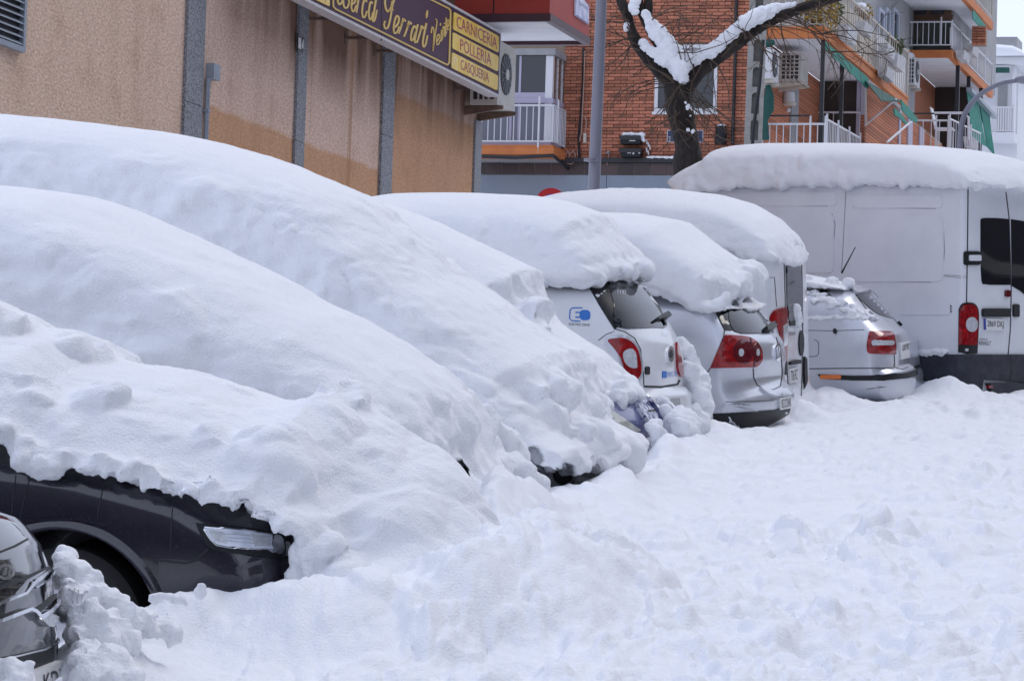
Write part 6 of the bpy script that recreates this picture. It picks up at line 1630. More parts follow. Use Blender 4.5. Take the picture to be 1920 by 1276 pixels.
b2.part('brick_backing', MBld().box((b.x - 2.9, ya0 + .01, E3.hit(1830, 84)[0].z + .004), (b.x - 2.6, yb0 - .015, zc - .02)), MORTAR)

# ------------------------------- white house far up the street
UW = uvz(1860, 200, 118).x
EW = PlaneSurf(MB, 0, UW, -1)
ew = lambda px, py: EW.hit(px, py)[0]
wh_ = Thing('white_house', 'white building far up the street with a thick snow roof and small balcony', 'house', MB, Vector((UW, ew(1890, 280).y, 8)))
vE = ew(1903, 200).y
wh_.part('wall', MBld().box((UW + .9, ew(1815, 200).y, 4), (UW + 40, vE - .02, ew(1880, 108).z)), FARWHITE)
wh_.part('roof_slab', MBld().box((UW - .2, ew(1815, 200).y, ew(1880, 122).z), (UW + 40, vE + .35, ew(1880, 108).z - .002)), FARWHITE)
wh_.part('balcony_slab', MBld().box((UW, ew(1853, 260).y, ew(1880, 264).z), (UW + .9, vE, ew(1880, 248).z)), FARWHITE)
wh_.part('balcony_slab', MBld().box((UW + .5, ew(1815, 260).y, ew(1880, 175).z), (UW + .9, ew(1850, 260).y, ew(1880, 172).z)), FARWHITE)
railing('railing', (UW + .05, ew(1858, 220).y), (UW + .05, vE - .05), ew(1880, 245).z, ew(1880, 201).z, 9, WHITEIRON, owner=wh_, top=.03, bal=.03)
w = wh_.part('window_frame', MBld().box((UW + .85, ew(1862, 150).y, ew(1880, 247).z), (UW + .895, ew(1890, 150).y, ew(1880, 148).z)), WHITEIRON)
wh_.part('shutter', MBld().box((UW + .82, ew(1865, 150).y, ew(1880, 245).z), (UW + .848, ew(1883, 150).y, ew(1880, 152).z)), GREYWALL, w)
wh_.part('column', MBld().box((UW + .1, ew(1897, 150).y, ew(1880, 247).z), (UW + .5, vE - .03, ew(1880, 123).z)), FARWHITE)
SWW = PlaneSurf(MB, 1, vE, 1)
for k in range(4):
    u_ = UW + 4 + 6 * k
    wh_.part('window', MBld().box((u_, vE - .019, ew(1880, 220).z), (u_ + 2, vE + .02, ew(1880, 165).z)), GREYWALL)
wh_.part('chimney', MBld().box((UW + 12, vE - 3, ew(1880, 108).z), (UW + 13.5, vE - 1.5, ew(1880, 108).z + 2.4)), GREYWALL)
zr = ew(1880, 108).z
mb = MBld()
prof_ = [(-.35, 0), (-.35, .25), (-.1, .42), (.6, .48), (2.0, .5)]
ys = [ew(1815, 200).y, vE - .8, vE - .1, vE + .2, vE + .36]
hs = [1, 1, .85, .5, .02]
for (du, h) in prof_:
    for yy, k in zip(ys, hs): mb.v.append((UW + du, yy, zr + .004 + h * k))
for (du, h) in ((40, .5),):
    for yy, k in zip(ys, hs): mb.v.append((UW + du, yy, zr + .004 + h * k))
for i in range(5):
    for j in range(4): mb.f.append((i * 5 + j, i * 5 + j + 1, (i + 1) * 5 + j + 1, (i + 1) * 5 + j))
solo('roof_snow', 'thick white snow on the flat roof of the far white house', 'snow', MB, Vector((UW, vE, zr)), mb, SNOW, smooth=60)

# ------------------------------- things fixed to the facades
def awning(label, poly, d, m, arms=(), name='awning'):
    t = Thing(name, label, 'awning', MB, Vector(poly[0]), 'green awnings on the balconies')
    t.part('canvas', MBld().prism(poly, d), m)
    for a_, b_ in arms: t.part('awning_arm', MBld().tube([a_, b_], .025, 6), WHITEIRON)
    return t
SA = PlaneSurf(MB, 1, VBAL + .05, 1)
sa = lambda px, py: SA.hit(px, py)[0]
up_, lo_ = [], []
for k in range(13):
    t = k / 12; px = 1547 + (1627 - 1547) * t
    up_.append(sa(px, 79 + (146 - 79) * t)); lo_.append(sa(px, 92 + (167 - 92) * t + (2.5 if k % 2 else 0)))
awning('green scalloped valance hanging under the edge of the first floor balcony', up_ + lo_[::-1], (0, .02, 0), GREEN)
SA2 = PlaneSurf(MB, 1, VBAL + .9, 1)
sa2 = lambda px, py: SA2.hit(px, py)[0]
a1, a2, b1, b2_ = sa(1627, 152), sa(1690, 188), sa2(1688, 187), sa2(1720, 222)
awning('dark green awning stretched out on a steel arm over the pavement', [sa(1622, 150), sa(1672, 180), sa2(1692, 190), sa2(1652, 188)], (0, 0, -.02), DKGREEN, [(sa(1622, 235), sa2(1680, 186)), (sa2(1664, 266), sa2(1708, 228)), (sa(1623, 165), sa(1623, 236))])
awning('green front flap of the stretched out awning', [sa2(1688, 186), sa2(1719, 222), sa2(1717, 231), sa2(1713, 228), sa2(1708, 226), sa2(1698, 216), sa2(1690, 206)], (0, .02, 0), GREEN)
awning('crumpled green cloth hanging below the stretched out awning', [sa(1674, 203), sa(1680, 206), sa(1690, 216), sa(1700, 232), sa(1696, 233), sa(1686, 222), sa(1676, 216)], (0, .03, 0), GREEN)
SG = PlaneSurf(MB, 1, VB2 + .05, 1)
s_g = lambda px, py: SG.hit(px, py)[0]
t = Thing('awning', 'long green curtain awning hanging down below the orange balcony edge', 'awning', MB, s_g(1830, 280), 'green awnings on the balconies')
for (tl, tr, br, bl) in (((1812, 168), (1834, 190), (1848, 275), (1822, 262)), ((1836, 192), (1855, 212), (1862, 290), (1850, 276))):
    mb = MBld(); n_ = 10
    for i in range(n_ + 1):
        for j in range(2):
            x = (tl[0] + (tr[0] - tl[0]) * i / n_) * (1 - j) + (bl[0] + (br[0] - bl[0]) * i / n_) * j
            y = (tl[1] + (tr[1] - tl[1]) * i / n_) * (1 - j) + (bl[1] + (br[1] - bl[1]) * i / n_) * j
            q = s_g(x, y); mb.v.append((q.x, q.y + .05 * (i % 2) * j + .01, q.z)); mb.v.append((q.x, q.y + .05 * (i % 2) * j, q.z))
    for i in range(n_):
        a_ = 4 * i
        mb.f += [(a_, a_ + 4, a_ + 6, a_ + 2), (a_ + 1, a_ + 3, a_ + 7, a_ + 5), (a_, a_ + 1, a_ + 5, a_ + 4), (a_ + 2, a_ + 6, a_ + 7, a_ + 3)]
    t.part('curtain', mb, GREEN, smooth=50)
t.part('roller_box', MBld().prism([s_g(1812, 164), s_g(1860, 216), s_g(1860, 223), s_g(1812, 171)], (0, .14, 0)), GALV)
awning('small dark green awning over the balcony of the far white house', [ew(1846, 128), ew(1893, 128), ew(1893, 137), ew(1846, 137)], (-.2, 0, 0), DKGREEN)
S3b = PlaneSurf(MB, 1, V3 + .03, 1); s3 = lambda px, py: S3b.hit(px, py)[0]
awning('green awning strip under the topmost balcony', [s3(1823, 18), s3(1847, 48), s3(1849, 62), s3(1840, 56), s3(1830, 44), s3(1823, 36)], (0, .02, 0), GREEN)
# air conditioners
E2 = lambda px, py, du: E(px, py, du)
a, b = E2(1424, 90, -.9), E2(1446, 148, -.9)
ac_unit('white air conditioner beside the concrete pole', UF - .95, UF - .1, a.y, b.y, b.z, a.z, ACWHITE, 'street', False, armmat=CREAMIRON, wallv=vR - .1)
a, b = E2(1464, 100, 1.0), E2(1492, 152, 1.0)
ac_unit('grey air conditioner with a square grille under the first floor balcony', UF + 1.0, UF + 1.8, a.y - .02, b.y + .1, b.z, a.z, ACBODY, None, True, armmat=CREAMIRON, wallv=VWALL)
a, b = EB.hit(1696, 108)[0], EB.hit(1716, 160)[0]
ac_unit('white air conditioner capped with snow below the upper balcony', UBq - .1, UBq + .75, a.y, b.y, b.z, a.z, ACWHITE, 'street', True, armmat=CREAMIRON, wallv=a.y - .1)
qq = EB.hit(1706, 106)[0]
snow_heap('little cap of snow on the white air conditioner', MB, qq, [(UBq - .02 + .13 * k, qq.y + .01 * (k % 2), qq.z + .02, .13, (1, 1, .8)) for k in range(6)], voxel=.03, amps=[(8, .02, 2, 'fbm', .2)], seed=151)
# wall lantern
q = H(SWALL, 1468, 185)
wl = Thing('wall_lantern', 'white wall lantern below the grey air conditioner', 'lamp', MB, q)
wl.part('lamp_shade', MBld().tube([q + Vector((0, .12, .16)), q + Vector((0, .12, .12)), q + Vector((0, .12, -.08))], [.05, .12, .13], 12), FARWHITE, smooth=40)
wl.part('lamp_base', MBld().tube([q + Vector((0, .12, -.08)), q + Vector((0, .12, -.14))], [.16, .15], 12), CREAMIRON, smooth=40)
wl.part('bulb', MBld().ball(q + Vector((0, .12, -.24)), .05), FARWHITE, smooth=True)
wl.part('arm', MBld().box((q.x - .02, VWALL, q.z + .12), (q.x + .02, VWALL + .12, q.z + .16)), CREAMIRON)
# planters
def planter(px, py, w_px, h_px, label, S=None, plant=None, snow=True, seed=0):
    S = S or PlaneSurf(MB, 1, VBAL + .05, 1)
    a, b = S.hit(px, py)[0], S.hit(px + w_px, py)[0]
    hgt = h_px * .0107 * 1.0; L__ = min(max(b.x - a.x, .4), 1.1); c_ = a
    t = Thing('planter', label, 'planter', MB, Vector((c_.x, c_.y, c_.z - hgt)), 'flower boxes on the balcony rails')
    t.part('box', MBld().add([(c_.x, c_.y, c_.z), (c_.x + L__, c_.y, c_.z), (c_.x + L__, c_.y + .24, c_.z), (c_.x, c_.y + .24, c_.z), (c_.x + .03, c_.y + .03, c_.z - hgt), (c_.x + L__ - .03, c_.y + .03, c_.z - hgt), (c_.x + L__ - .03, c_.y + .2, c_.z - hgt), (c_.x + .03, c_.y + .2, c_.z - hgt)],
           [(0, 1, 2, 3), (4, 7, 6, 5), (0, 4, 5, 1), (1, 5, 6, 2), (2, 6, 7, 3), (3, 7, 4, 0)]), POTW)
    if snow:
        t.part('snow_on_soil', MBld().ball((c_.x + L__ / 2, c_.y + .12, c_.z - .01), .11, 10, 6, (L__ * 3.9, 1.0, .55)), SNOW, smooth=True)
    return t, c_, L__
def leafy(owner_name, label, c_, r, n, m, size, seed, sq=(1, 1, 1)):
    g = np.random.default_rng(seed); mb = MBld()
    for _ in range(n):
        d = g.normal(size=3); d /= np.linalg.norm(d); d *= r * g.random() ** .4 * np.array(sq)
        p = Vector(c_) + Vector(d); a_ = Vector(g.normal(size=3)).normalized() * size; b_ = a_.orthogonal().normalized() * size * .45
        mb.add([p - a_, p + b_, p + a_, p - b_], [(0, 1, 2, 3)])
    t = Thing(owner_name, label, 'plant', MB, Vector(c_) - Vector((0, 0, r)), 'plants on the balconies')
    t.part('foliage', mb, m)
    st = MBld()
    for _ in range(6):
        d = Vector(g.normal(size=3)) * r * .5; d.z = abs(d.z)
        st.tube([Vector(c_) - Vector((0, 0, r)), Vector(c_) + d], .008, 4)
    t.part('stems', st, BROWNWOOD)
    return t
planter(1570, 46, 26, 26, 'snowy flower box nearest the corner of the first floor balcony', seed=1)
planter(1602, 40, 28, 18, 'flower box under the yellowed plant on the first floor balcony', seed=2)
planter(1645, 81, 22, 20, 'white flower box in front of the lit windows', seed=3, snow=False)
planter(1644, 124, 24, 20, 'lowest flower box hanging beside a white post', seed=4, snow=False)
planter(1664, 100, 28, 26, 'flower box under the spiky green plant', seed=5, snow=False)
planter(1791, 94, 16, 18, 'snow topped flower box on the upper balcony corner', PlaneSurf(MB, 1, VB2 + .05, 1), seed=6)
planter(1808, 84, 16, 18, 'second flower box along the upper balcony rail', PlaneSurf(MB, 1, VB2 + .05, 1), seed=7)
planter(1806, 256, 20, 22, 'snowy flower box beside the curved street lamp', PlaneSurf(MB, 1, VB2 + .3, 1), seed=8)
sb = lambda px, py: PlaneSurf(MB, 1, VBAL - .15, 1).hit(px, py)[0]
leafy('balcony_plant', 'yellow green shrub drooping over the balcony corner behind the branch', sb(1538, 24), .55, 700, PLANTY, .055, 5, (1.4, .7, 1))
leafy('balcony_plant', 'green leaves at the edge of the yellow shrub', sb(1558, 22), .30, 240, PLANT, .05, 6)
leafy('balcony_plant', 'yellowed snow topped plant in the second flower box', sb(1619, 24), .24, 220, PLANTY, .04, 7, (1.5, 1, .8))
leafy('balcony_plant', 'spiky dark green plant above the flower boxes', sb(1676, 86), .24, 200, PLANT, .07, 8)
qq = sb(1616, 14)
snow_heap('dab of snow on the yellowed balcony plant', MB, qq, [tuple(qq + Vector((.1 * k - .2, 0, .01 * (k % 2)))) + (.12, (1, 1, .6)) for k in range(5)], voxel=.03, amps=[(8, .02, 2, 'fbm', .2)], seed=152)
# white garden chair on the terrace
q = g_(1752, 262) + Vector((1.6, 0, 0))
ch = Thing('garden_chair', 'white plastic garden chair on the ground floor terrace', 'chair', MB, q)
WP = FARWHITE
ch.part('seat', MBld().box((q.x - .22, q.y - .22, q.z + .42), (q.x + .22, q.y + .22, q.z + .46)), WP)
ch.part('backrest', MBld().prism([(q.x - .2, q.y - .22, q.z + .46), (q.x + .2, q.y - .22, q.z + .46), (q.x + .2, q.y - .34, q.z + .95), (q.x - .2, q.y - .34, q.z + .95)], (0, .03, 0)), WP)
for sx in (-.2, .17):
    for sy in (-.2, .17): ch.part('leg', MBld().box((q.x + sx, q.y + sy, q.z), (q.x + sx + .03, q.y + sy + .03, q.z + .42)), WP)

# ------------------------------- in front of the end wall: cables, boxes, street sign, poles
cb = Thing('cable_bundle', 'pinkish cables running down the brick wall and looping over the ledge', 'cable', MB, E(1085, 300, -.05))
ee = lambda px, py: E(px, py, -.06)
cb.part('black_cable', MBld().tube([ee(1094, 90), ee(1093, 150), ee(1089, 215), ee(1085, 260), ee(1086, 296)], .028, 6), BLACKIRON, smooth=60)
cb.part('pink_cable', MBld().tube([ee(1096, 96), ee(1094, 160), ee(1092, 210), ee(1090, 250), ee(1085, 272), ee(1083, 288), ee(1086, 297), ee(1098, 297)], .018, 6), CABLEP, smooth=60)
cb.part('cable_loop', MBld().tube([ee(p[0], p[1]) for p in spline([(1060, 296), (1063, 285), (1066, 284), (1067, 296), (1063, 302), (1070, 288), (1076, 284), (1079, 298), (1072, 307), (1064, 306)], 5)], .013, 5), CABLEP, smooth=60)
cb.part('cable_loop', MBld().tube([ee(p[0], p[1]) for p in spline([(1092, 216), (1098, 222), (1099, 235), (1097, 248)], 5)], .012, 5), CABLEP, smooth=60)
cb.part('cable_box', MBld().box((UF - .08, ee(1094, 260).y, ee(1094, 268).z), (UF - .002, ee(1099, 260).y, ee(1099, 250).z)), CREAMIRON)
cb.part('drip_cable', MBld().tube([ee(1142, 282), ee(1141, 297), ee(1138, 310)], .012, 5), CABLEP)
cb.part('drip_cap', MBld().ball(ee(1140, 286), .045, 8, 6, (1, 1, .6)), GALV, smooth=True)
def dbox(label, x0, y0, x1, y1, marks):
    a, b = ee(x0, y0), ee(x1, y1)
    t = Thing('cable_box', label, 'electrical box', MB, Vector((UF, (a.y + b.y) / 2, b.z)), 'black cable boxes on the ledge')
    o = t.part('case', MBld().box((UF - .28, a.y, b.z), (UF - .03, b.y, a.z)), PLASTIC)
    t.part('lid', MBld().box((UF - .30, a.y - .015, a.z - .08), (UF - .02, b.y + .015, a.z + .002)), BLACKIRON)
    for (mx0, my0, mx1, my1) in marks:
        p, q = E(mx0, my0, -.29), E(mx1, my1, -.29)
        t.part('label_mark', MBld().box((UF - .286, p.y, q.z), (UF - .281, q.y, p.z)), PLATE, o)
dbox('upper black cable box with a white label and snow on its lid', 1168, 257, 1204, 272, [(1180, 263, 1191, 264.5)])
dbox('lower black cable box just above the dark tile band', 1168, 281, 1204, 296, [(1176, 286, 1183, 287.5), (1186, 286, 1189, 289), (1197, 283, 1200, 288)])
qb = ee(1190, 254)
snow_heap('small pillow of snow on the upper black cable box', MB, qb, [(UF - .16, ee(1173 + 4.3 * k, 252).y, ee(1173 + 4.3 * k, 254).z, .06, (1.6, 1, .8)) for k in range(9)] + [(UF - .2, ee(1206 + 2 * k, 259 + 3 * k).y, ee(1206 + 2 * k, 259 + 3 * k).z, .03) for k in range(3)], voxel=.02, amps=[(9, .02, 2, 'fbm', .2)], seed=153)
snow_heap('thin line of snow along the black cable ledge', MB, ee(1240, 294), [(UF - .09, ee(1214 + 2.1 * k, 295).y, zl1 + .01, random.uniform(.03, .05), (1, 1.3, .7)) for k in range(26)], voxel=.02, amps=[(9, .015, 2, 'fbm', .2)], seed=154)
for k in range(5):
    p = ee(1212 + 3 * (k % 3), 262 + 5 * k)
    solo('cable_end', ['uppermost', 'second', 'third', 'fourth', 'lowest'][k] + ' of the short snowy cable ends beside the black cable boxes', 'cable', MB, p, MBld().tube([p, p + Vector((-.03, .02, -.09))], .016, 5), FARWHITE, group='snowy cable ends')
st = Thing('street_sign', 'navy street sign mostly hidden behind the tree trunk', 'sign', MB, E(1285, 268, -.02))
NAVY = mat('navy_enamel', (0.012, 0.03, 0.10), 0.35)
p0, p1 = E(1251, 244, -.02), E(1318, 267, -.02)
o = st.part('sign_plate', MBld().box((UF - .02, p0.y, p1.z), (UF - .003, p1.y, p0.z)), WHITEIRON)
st.part('navy_field', MBld().box((UF - .024, p0.y + .012, p1.z + .012), (UF - .02, p1.y - .012, p0.z - .012)), NAVY, o)
S_n = PlaneSurf(MB, 0, UF - .0245, -1)
st.part('sign_lettering', text_on(S_n, 'E', [(1254, 256), (1258, 256), (1258, 265), (1254, 265)], .002), WHITEIRON, o)
can = Thing('cable_canister', 'black cylindrical canister with a snow cap on the brick wall', 'canister', MB, E(1351, 272, -.15))
p = E(1351.5, 271, -.15)
can.part('cylinder', MBld().tube([p, p + Vector((0, 0, .34)), p + Vector((0, 0, .37))], [.115, .115, .09], 18), PLASTIC, smooth=40)
can.part('snow_cap', MBld().ball(p + Vector((0, 0, .375)), .09, 12, 6, (1, 1, .45)), SNOW, smooth=True)
can.part('bracket', MBld().box((UF - .06, p.y - .02, p.z + .1), (UF - .002, p.y + .02, p.z + .14)), BLACKIRON)
bk.part('drain_pipe', MBld().tube([E(1384, -150, -.08), E(1378, 130, -.08), E(1373, 272, -.08)], .035, 8), BLACKIRON, smooth=60)

up = Thing('utility_pole', 'pale concrete pole with a ladder of oblong holes beside the brick wall', 'pole', Matrix.Identity(4), pt(1399, 640, 71))
PB = pt(1397, 640, 71)
hw, s71 = .165, 71 / FPX
zt71 = pt(1402, -60, 71).z; xsk = lambda z: PB.x + (z - PB.z) * .012
def slab(x0, x1, z0, z1, y0, y1, m, nm):
    up.part(nm, MBld().add([(xsk(z0) + x0, PB.y + y0, z0), (xsk(z0) + x1, PB.y + y0, z0), (xsk(z0) + x1, PB.y + y1, z0), (xsk(z0) + x0, PB.y + y1, z0), (xsk(z1) + x0, PB.y + y0, z1), (xsk(z1) + x1, PB.y + y0, z1), (xsk(z1) + x1, PB.y + y1, z1), (xsk(z1) + x0, PB.y + y1, z1)],
                          [(0, 3, 2, 1), (4, 5, 6, 7), (0, 1, 5, 4), (1, 2, 6, 5), (2, 3, 7, 6), (3, 0, 4, 7)]), m)
slab(-hw, -hw + .10, PB.z - .3, zt71, -.12, .12, CONCRETE, 'stile'); slab(hw - .08, hw, PB.z - .3, zt71, -.12, .12, CONCRETE, 'stile')
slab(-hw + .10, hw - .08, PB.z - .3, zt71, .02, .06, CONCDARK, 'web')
for yy in (-33, 17, 67, 119, 167.5, 218, 268, 320, 370):
    z = pt(1400, yy, 71).z
    x_ = xsk(z); mb = MBld()
    a0, a1 = -hw + .10, hw - .08; cxm = (a0 + a1) / 2; rr = (a1 - a0) / 2
    prof2 = [(a0, -.09)] + [(cxm - rr * math.cos(math.pi * k / 8), -.04 - 0 * k - .05 + rr * .55 * math.sin(math.pi * k / 8)) for k in range(9)] 
    poly = [(x_ + a0, PB.y - .118, z + .07), (x_ + a0, PB.y - .118, z - .10)] + [(x_ + cxm - rr * math.cos(math.pi * k / 8), PB.y - .118, z - .10 + rr * .9 * math.sin(math.pi * k / 8)) for k in range(1, 8)] + [(x_ + a1, PB.y - .118, z - .10), (x_ + a1, PB.y - .118, z + .07)]
    up.part('rung', MBld().prism(poly, (0, .138, 0)), CONCRETE)
up.part('black_cable', MBld().tube([pt(1431, 75, 69), pt(1424, 160, 69), pt(1413, 240, 69), pt(1409, 300, 69)], .035, 7), BLACKIRON, smooth=60)
# rolled dark green blind at the corner
q = E(1440, 190, -.3)
bd = Thing('rolled_blind', 'dark green bundled blind hanging beside the concrete pole', 'blind', MB, E(1440, 270, -.3))
bd.part('cloth', MBld().tube([E(1440, 160, -.3), E(1442, 180, -.3), E(1441, 205, -.3), E(1434, 225, -.3), E(1436, 262, -.3)], [.05, .10, .11, .06, .07], 10), DKGREEN, smooth=60)
bd2 = Thing('rolled_blind', 'dark green bundle tucked under the balcony above the white air conditioner', 'blind', MB, E(1442, 90, -.1))
bd2.part('cloth', MBld().tube([E(1430, 80, -.1), E(1441, 82, -.1), E(1452, 79, -.1)], [.06, .09, .05], 10), DKGREEN, smooth=60)
# curved street lamp far up
cl_ = Thing('street_lamp', 'curved grey street lamp in front of the green curtain', 'street lamp', Matrix.Identity(4), pt(1799, 640, 66))
pts_ = [pt(x, y, 66) for x, y in spline([(1799, 640), (1799, 400), (1800, 272), (1803, 235), (1812, 208), (1830, 184), (1852, 168), (1880, 156), (1912, 151)], 4)]
cl_.part('column', MBld().tube(pts_, [.062 - .026 * i / len(pts_) for i in range(len(pts_))], 12), POLEMAT, smooth=60)
h_ = pt(1925, 150, 66)
cl_.part('lamp_head', MBld().ball(h_, .17, 12, 8, (1.3, 1, .45)), POLEMAT, smooth=True)

# ------------------------------- the other side of the street (seen only as reflections in glass and paint)
VO = 11.5
ob = Thing('opposite_apartment_block', 'long brick apartment block with green awnings across the street from the parked cars', 'apartment building', MB, Vector((30, VO, -2)))
ob.part('wall', MBld().box((-25, VO, -6), (150, VO + .4, 17)), mat('dull_brick', (0.17, 0.14, 0.135), .9, var=(1.5, (0.13, 0.105, 0.10), .4, .7)))
for fl in range(5):
    zf = 1.5 + 3.2 * fl
    ob.part('balcony_slab', MBld().box((-24, VO - 1.2, zf), (149, VO - .002, zf + .25)), CREAMIRON)
    for k in range(24):
        u_ = -22 + 7 * k
        w = ob.part('window', MBld().box((u_, VO - .03, zf + .4), (u_ + 2.2, VO - .002, zf + 2.5)), GLASSB)
        if (k + fl) % 2 == 0: ob.part('awning', MBld().prism([(u_ - .6, VO - 1.9, zf + 1.7), (u_ - .6, VO - .04, zf + 2.8), (u_ - .6, VO - .04, zf + 2.84), (u_ - .6, VO - 1.9, zf + 1.75)], (3.4, 0, 0)), GREEN)
# ---------------------------------------------------------------- the pollarded street tree with snow in its fork
BARK = mat('bark', (0.016, 0.012, 0.011), 0.95, var=(7, (0.042, 0.032, 0.028), .42, .68), bump=(14, 1.0, .05), stretch=(1, 1, .35))
TWIG = mat('twig', (0.075, 0.050, 0.034), 0.9, rnd=.35)
ZT_ = 66.0
T_ = lambda px, py, dz=0: pt(px, py, ZT_ + dz)
tr = Thing('street_tree', 'dark bare pollarded tree with snow in its fork before the brick wall', 'tree', Matrix.Identity(4), T_(1290, 640))
PX = ZT_ / FPX
def limb(pts, r, seed, nm):
    P = spline([(a, b) for a, b in pts], 6); n = len(P)
    rr = np.interp(np.linspace(0, 1, n), np.linspace(0, 1, len(r)), r)
    mb = MBld().tube([T_(a, b) for a, b in P], [q * PX for q in rr], 16)
    v = np.array(mb.v); c = np.repeat(np.array([T_(a, b) for a, b in P]), 16, 0)
    d = v - c; k = 1 + .22 * fbm(v, 3.2, 3, seed=seed) + .10 * fbm(v * np.array([1, 1, .4]), 11, 2, seed=seed + 3)
    mb.v = [tuple(q) for q in c + d * k[:, None]]
    return tr.part(nm, mb, BARK, smooth=60)
limb([(1292, 620), (1291, 420), (1290, 300), (1284, 250), (1276, 205), (1273, 165), (1276, 138)], [30, 28, 27, 24, 25, 28, 20], 1, 'trunk')
limb([(1272, 172), (1250, 142), (1222, 116), (1198, 88), (1184, 58), (1176, 28), (1162, -6), (1150, -40)], [20, 17, 14, 12, 10, 9.5, 9, 8], 2, 'branch')
limb([(1268, 160), (1252, 110), (1232, 75), (1212, 40), (1200, 14), (1196, -8), (1200, -40)], [16, 13, 11, 10, 9, 8, 8], 3, 'branch')
limb([(1278, 165), (1302, 140), (1335, 116), (1368, 92), (1398, 66), (1425, 48), (1460, 33), (1500, 17), (1540, 4), (1600, -14)], [22, 17, 15, 13, 13, 12, 11, 10, 9, 8], 4, 'branch')
limb([(1215, 42), (1216, 15), (1213, -30)], [8, 8, 7], 5, 'branch')
g = np.random.default_rng(5)
tw = MBld(); tips = []
def twig(a, b, sag, r0, dz0, n=7, sub=2):
    a, b = np.array(a, float), np.array(b, float); L = np.linalg.norm(b - a)
    mid = (a + b) / 2 + np.array([-(b - a)[1], (b - a)[0]]) / (L + 1e-6) * sag * L
    P = []
    for k in range(n):
        t = k / (n - 1); q = a * (1 - t) ** 2 + 2 * mid * t * (1 - t) + b * t * t
        P.append((q[0] + g.normal() * .7, q[1] + g.normal() * .7))
    dzs = np.linspace(dz0, dz0 + g.uniform(-1.2, .8), n)
    tr_ = MBld().tube([T_(p[0], p[1], d) for p, d in zip(P, dzs)], [r0 * (1 - .75 * k / n) * PX for k in range(n)], 4, False)
    tw.add(tr_.v, tr_.f)
    for _ in range(sub):
        k = g.integers(1, n - 1); q = np.array(P[k]); d = np.array(P[k + 1]) - q; d /= np.linalg.norm(d) + 1e-6
        an = g.uniform(.4, 1.1) * g.choice([-1, 1]); d = np.array([d[0] * math.cos(an) - d[1] * math.sin(an), d[0] * math.sin(an) + d[1] * math.cos(an)])
        twig(q, q + d * L * g.uniform(.25, .5), g.uniform(-.2, .2), r0 * .6, dzs[k], 5, sub - 1 if sub > 1 else 0)
for a, b, s in (((1190, 72), (1062, 118), .1), ((1192, 80), (1120, 145), -.2), ((1200, 92), (1060, 60), .15), ((1180, 40), (1065, 10), .1), ((1215, 40), (1330, 5), -.15), ((1222, 60), (1345, 38), -.2),
                ((1240, 95), (1400, 45), .12), ((1238, 80), (1330, 75), -.2), ((1250, 150), (1140, 190), .15), ((1258, 160), (1170, 210), .2), ((1262, 175), (1200, 240), -.1), ((1262, 150), (1170, 130), .2),
                ((1330, 118), (1360, 230), -.2), ((1320, 130), (1345, 200), .3), ((1300, 170), (1390, 250), .15), ((1295, 180), (1410, 262), -.1), ((1300, 190), (1375, 240), .2), ((1290, 200), (1350, 290), .1),
                ((1285, 150), (1270, 225), .3), ((1275, 160), (1300, 240), -.3), ((1265, 180), (1285, 280), .25), ((1395, 70), (1350, 10), .2), ((1400, 66), (1440, 130), -.2), ((1410, 60), (1480, 110), .2),
                ((1430, 48), (1530, 100), -.2), ((1450, 38), (1570, 70), -.15), ((1470, 30), (1580, 110), -.2), ((1490, 22), (1590, 150), -.15), ((1500, 18), (1600, 60), -.2), ((1440, 45), (1470, 120), .1), ((1460, 36), (1500, 150), .15),
                ((1520, 10), (1660, 100), -.12), ((1540, 60), (1700, 95), -.15), ((1560, 100), (1690, 105), -.1), ((1550, 80), (1590, 170), .1), ((1480, 20), (1580, -10), .1), ((1280, 130), (1250, 20), .1), ((1300, 140), (1290, 30), .1), ((1350, 110), (1420, 10), .1), ((1184, 60), (1145, 20), .2), ((1270, 205), (1220, 260), .1), ((1280, 220), (1330, 275), .1)):
    for _ in range(2):
        aa = (a[0] + g.normal() * 5, a[1] + g.normal() * 4); bb = (b[0] + g.normal() * 16, b[1] + g.normal() * 14)
        twig(aa, bb, s + g.uniform(-.12, .12), 1.5, -.3, 8, 2)
tr.part('twigs', tw, TWIG)['kind'] = 'stuff'
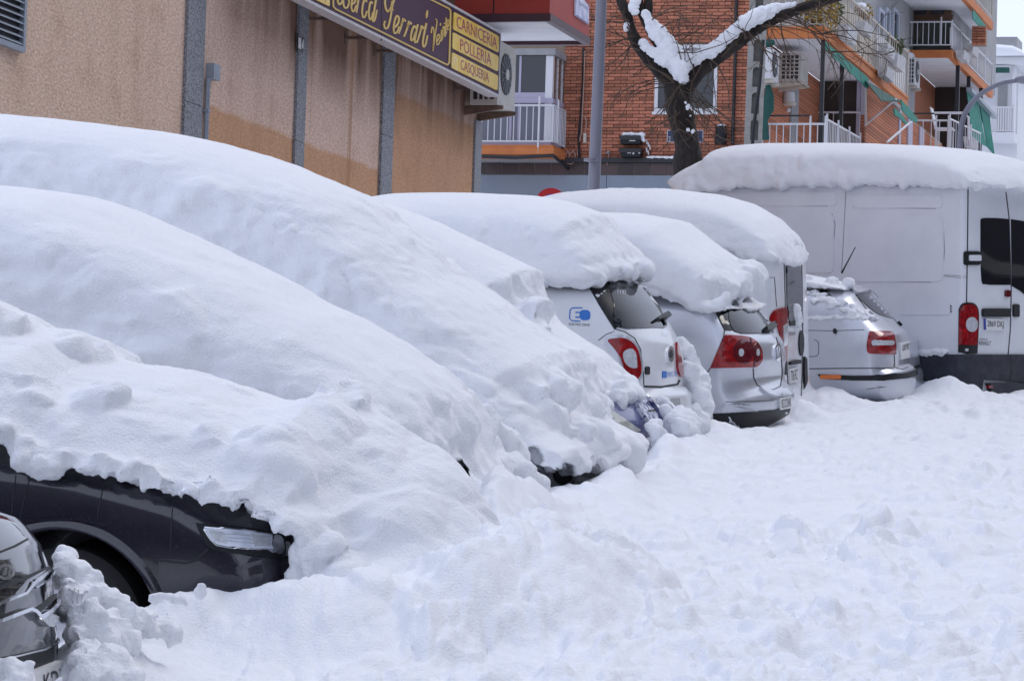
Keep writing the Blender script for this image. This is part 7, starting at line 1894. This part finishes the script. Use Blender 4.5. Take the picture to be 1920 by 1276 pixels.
def tsnow(label, rows, seed, voxel=.03):
    bl = [tuple(T_(x, y, dz)) + (r * 1.02 * PX,) + ((sq,) if sq else ()) for x, y, dz, r, sq in rows]
    mb = MBld()
    for b in bl: mb.ball(b[:3], b[3], 12, 8, b[4] if len(b) > 4 else (1, 1, 1))
    o = solo('tree_snow', label, 'snow', Matrix.Identity(4), Vector(bl[0][:3]), mb, SNOW, 'snow lying on the bare tree')
    finish_snow(o, voxel, [(3, .06, 2, 'fbm', .2), (8, .05, 3, 'fbm', .3), (24, .014, 2, 'fbm', .3)], seed, None, smooth_it=4)
def along(pts, r, n, dz=-.3, up_=0):
    P = spline(pts, 12); out = []
    for k in range(n):
        t = k / (n - 1) * (len(P) - 1); i = int(min(t, len(P) - 2)); f = t - i
        x = P[i][0] * (1 - f) + P[i + 1][0] * f; y = P[i][1] * (1 - f) + P[i + 1][1] * f
        out.append((x + g.normal() * .8, y + g.normal() * .8, dz, np.interp(k / (n - 1), np.linspace(0, 1, len(r)), r) * g.uniform(.9, 1.12), None))
    return out
tsnow('thick snow filling the fork of the bare tree', along([(1205, 80), (1218, 92), (1234, 104), (1252, 118), (1270, 132)], [4, 8, 11, 13], 14, -.25) + along([(1210, 26), (1222, 50), (1238, 66), (1250, 84), (1264, 104), (1272, 122)], [9, 13, 15, 16, 14], 16, -.3) + along([(1282, 112), (1274, 130), (1280, 144), (1282, 150)], [16, 15, 9, 8], 8, -.35) + along([(1290, 118), (1310, 108), (1335, 94), (1355, 76)], [12, 12, 11, 9], 12, -.25), 161, .022)
tsnow('ridge of snow along the long right-hand limb of the tree', along([(1352, 80), (1370, 66), (1385, 52), (1400, 42), (1418, 30), (1440, 22), (1465, 12), (1490, 6)], [9, 10, 11, 14, 14, 13, 9, 5], 26, -.25), 163, .022)
tsnow('streak of snow on the upper left limb of the tree', along([(1192, 2), (1188, 14), (1190, 24)], [6, 6, 4], 6, -.2) + along([(1176, 45), (1174, 54)], [2.5, 3], 3, -.2), 165, .016)
tsnow('flecks of snow clinging to the tree trunk', [(1292, 200, -.42, 4, None), (1297, 204, -.42, 3, None), (1289, 206, -.42, 2.5, None), (1295, 218, -.40, 2, None), (1291, 243, -.40, 2.6, None), (1300, 245, -.38, 3.5, None), (1304, 240, -.36, 2, None), (1314, 262, -.2, 2, None), (1285, 192, -.42, 2, None)], 167, .008)
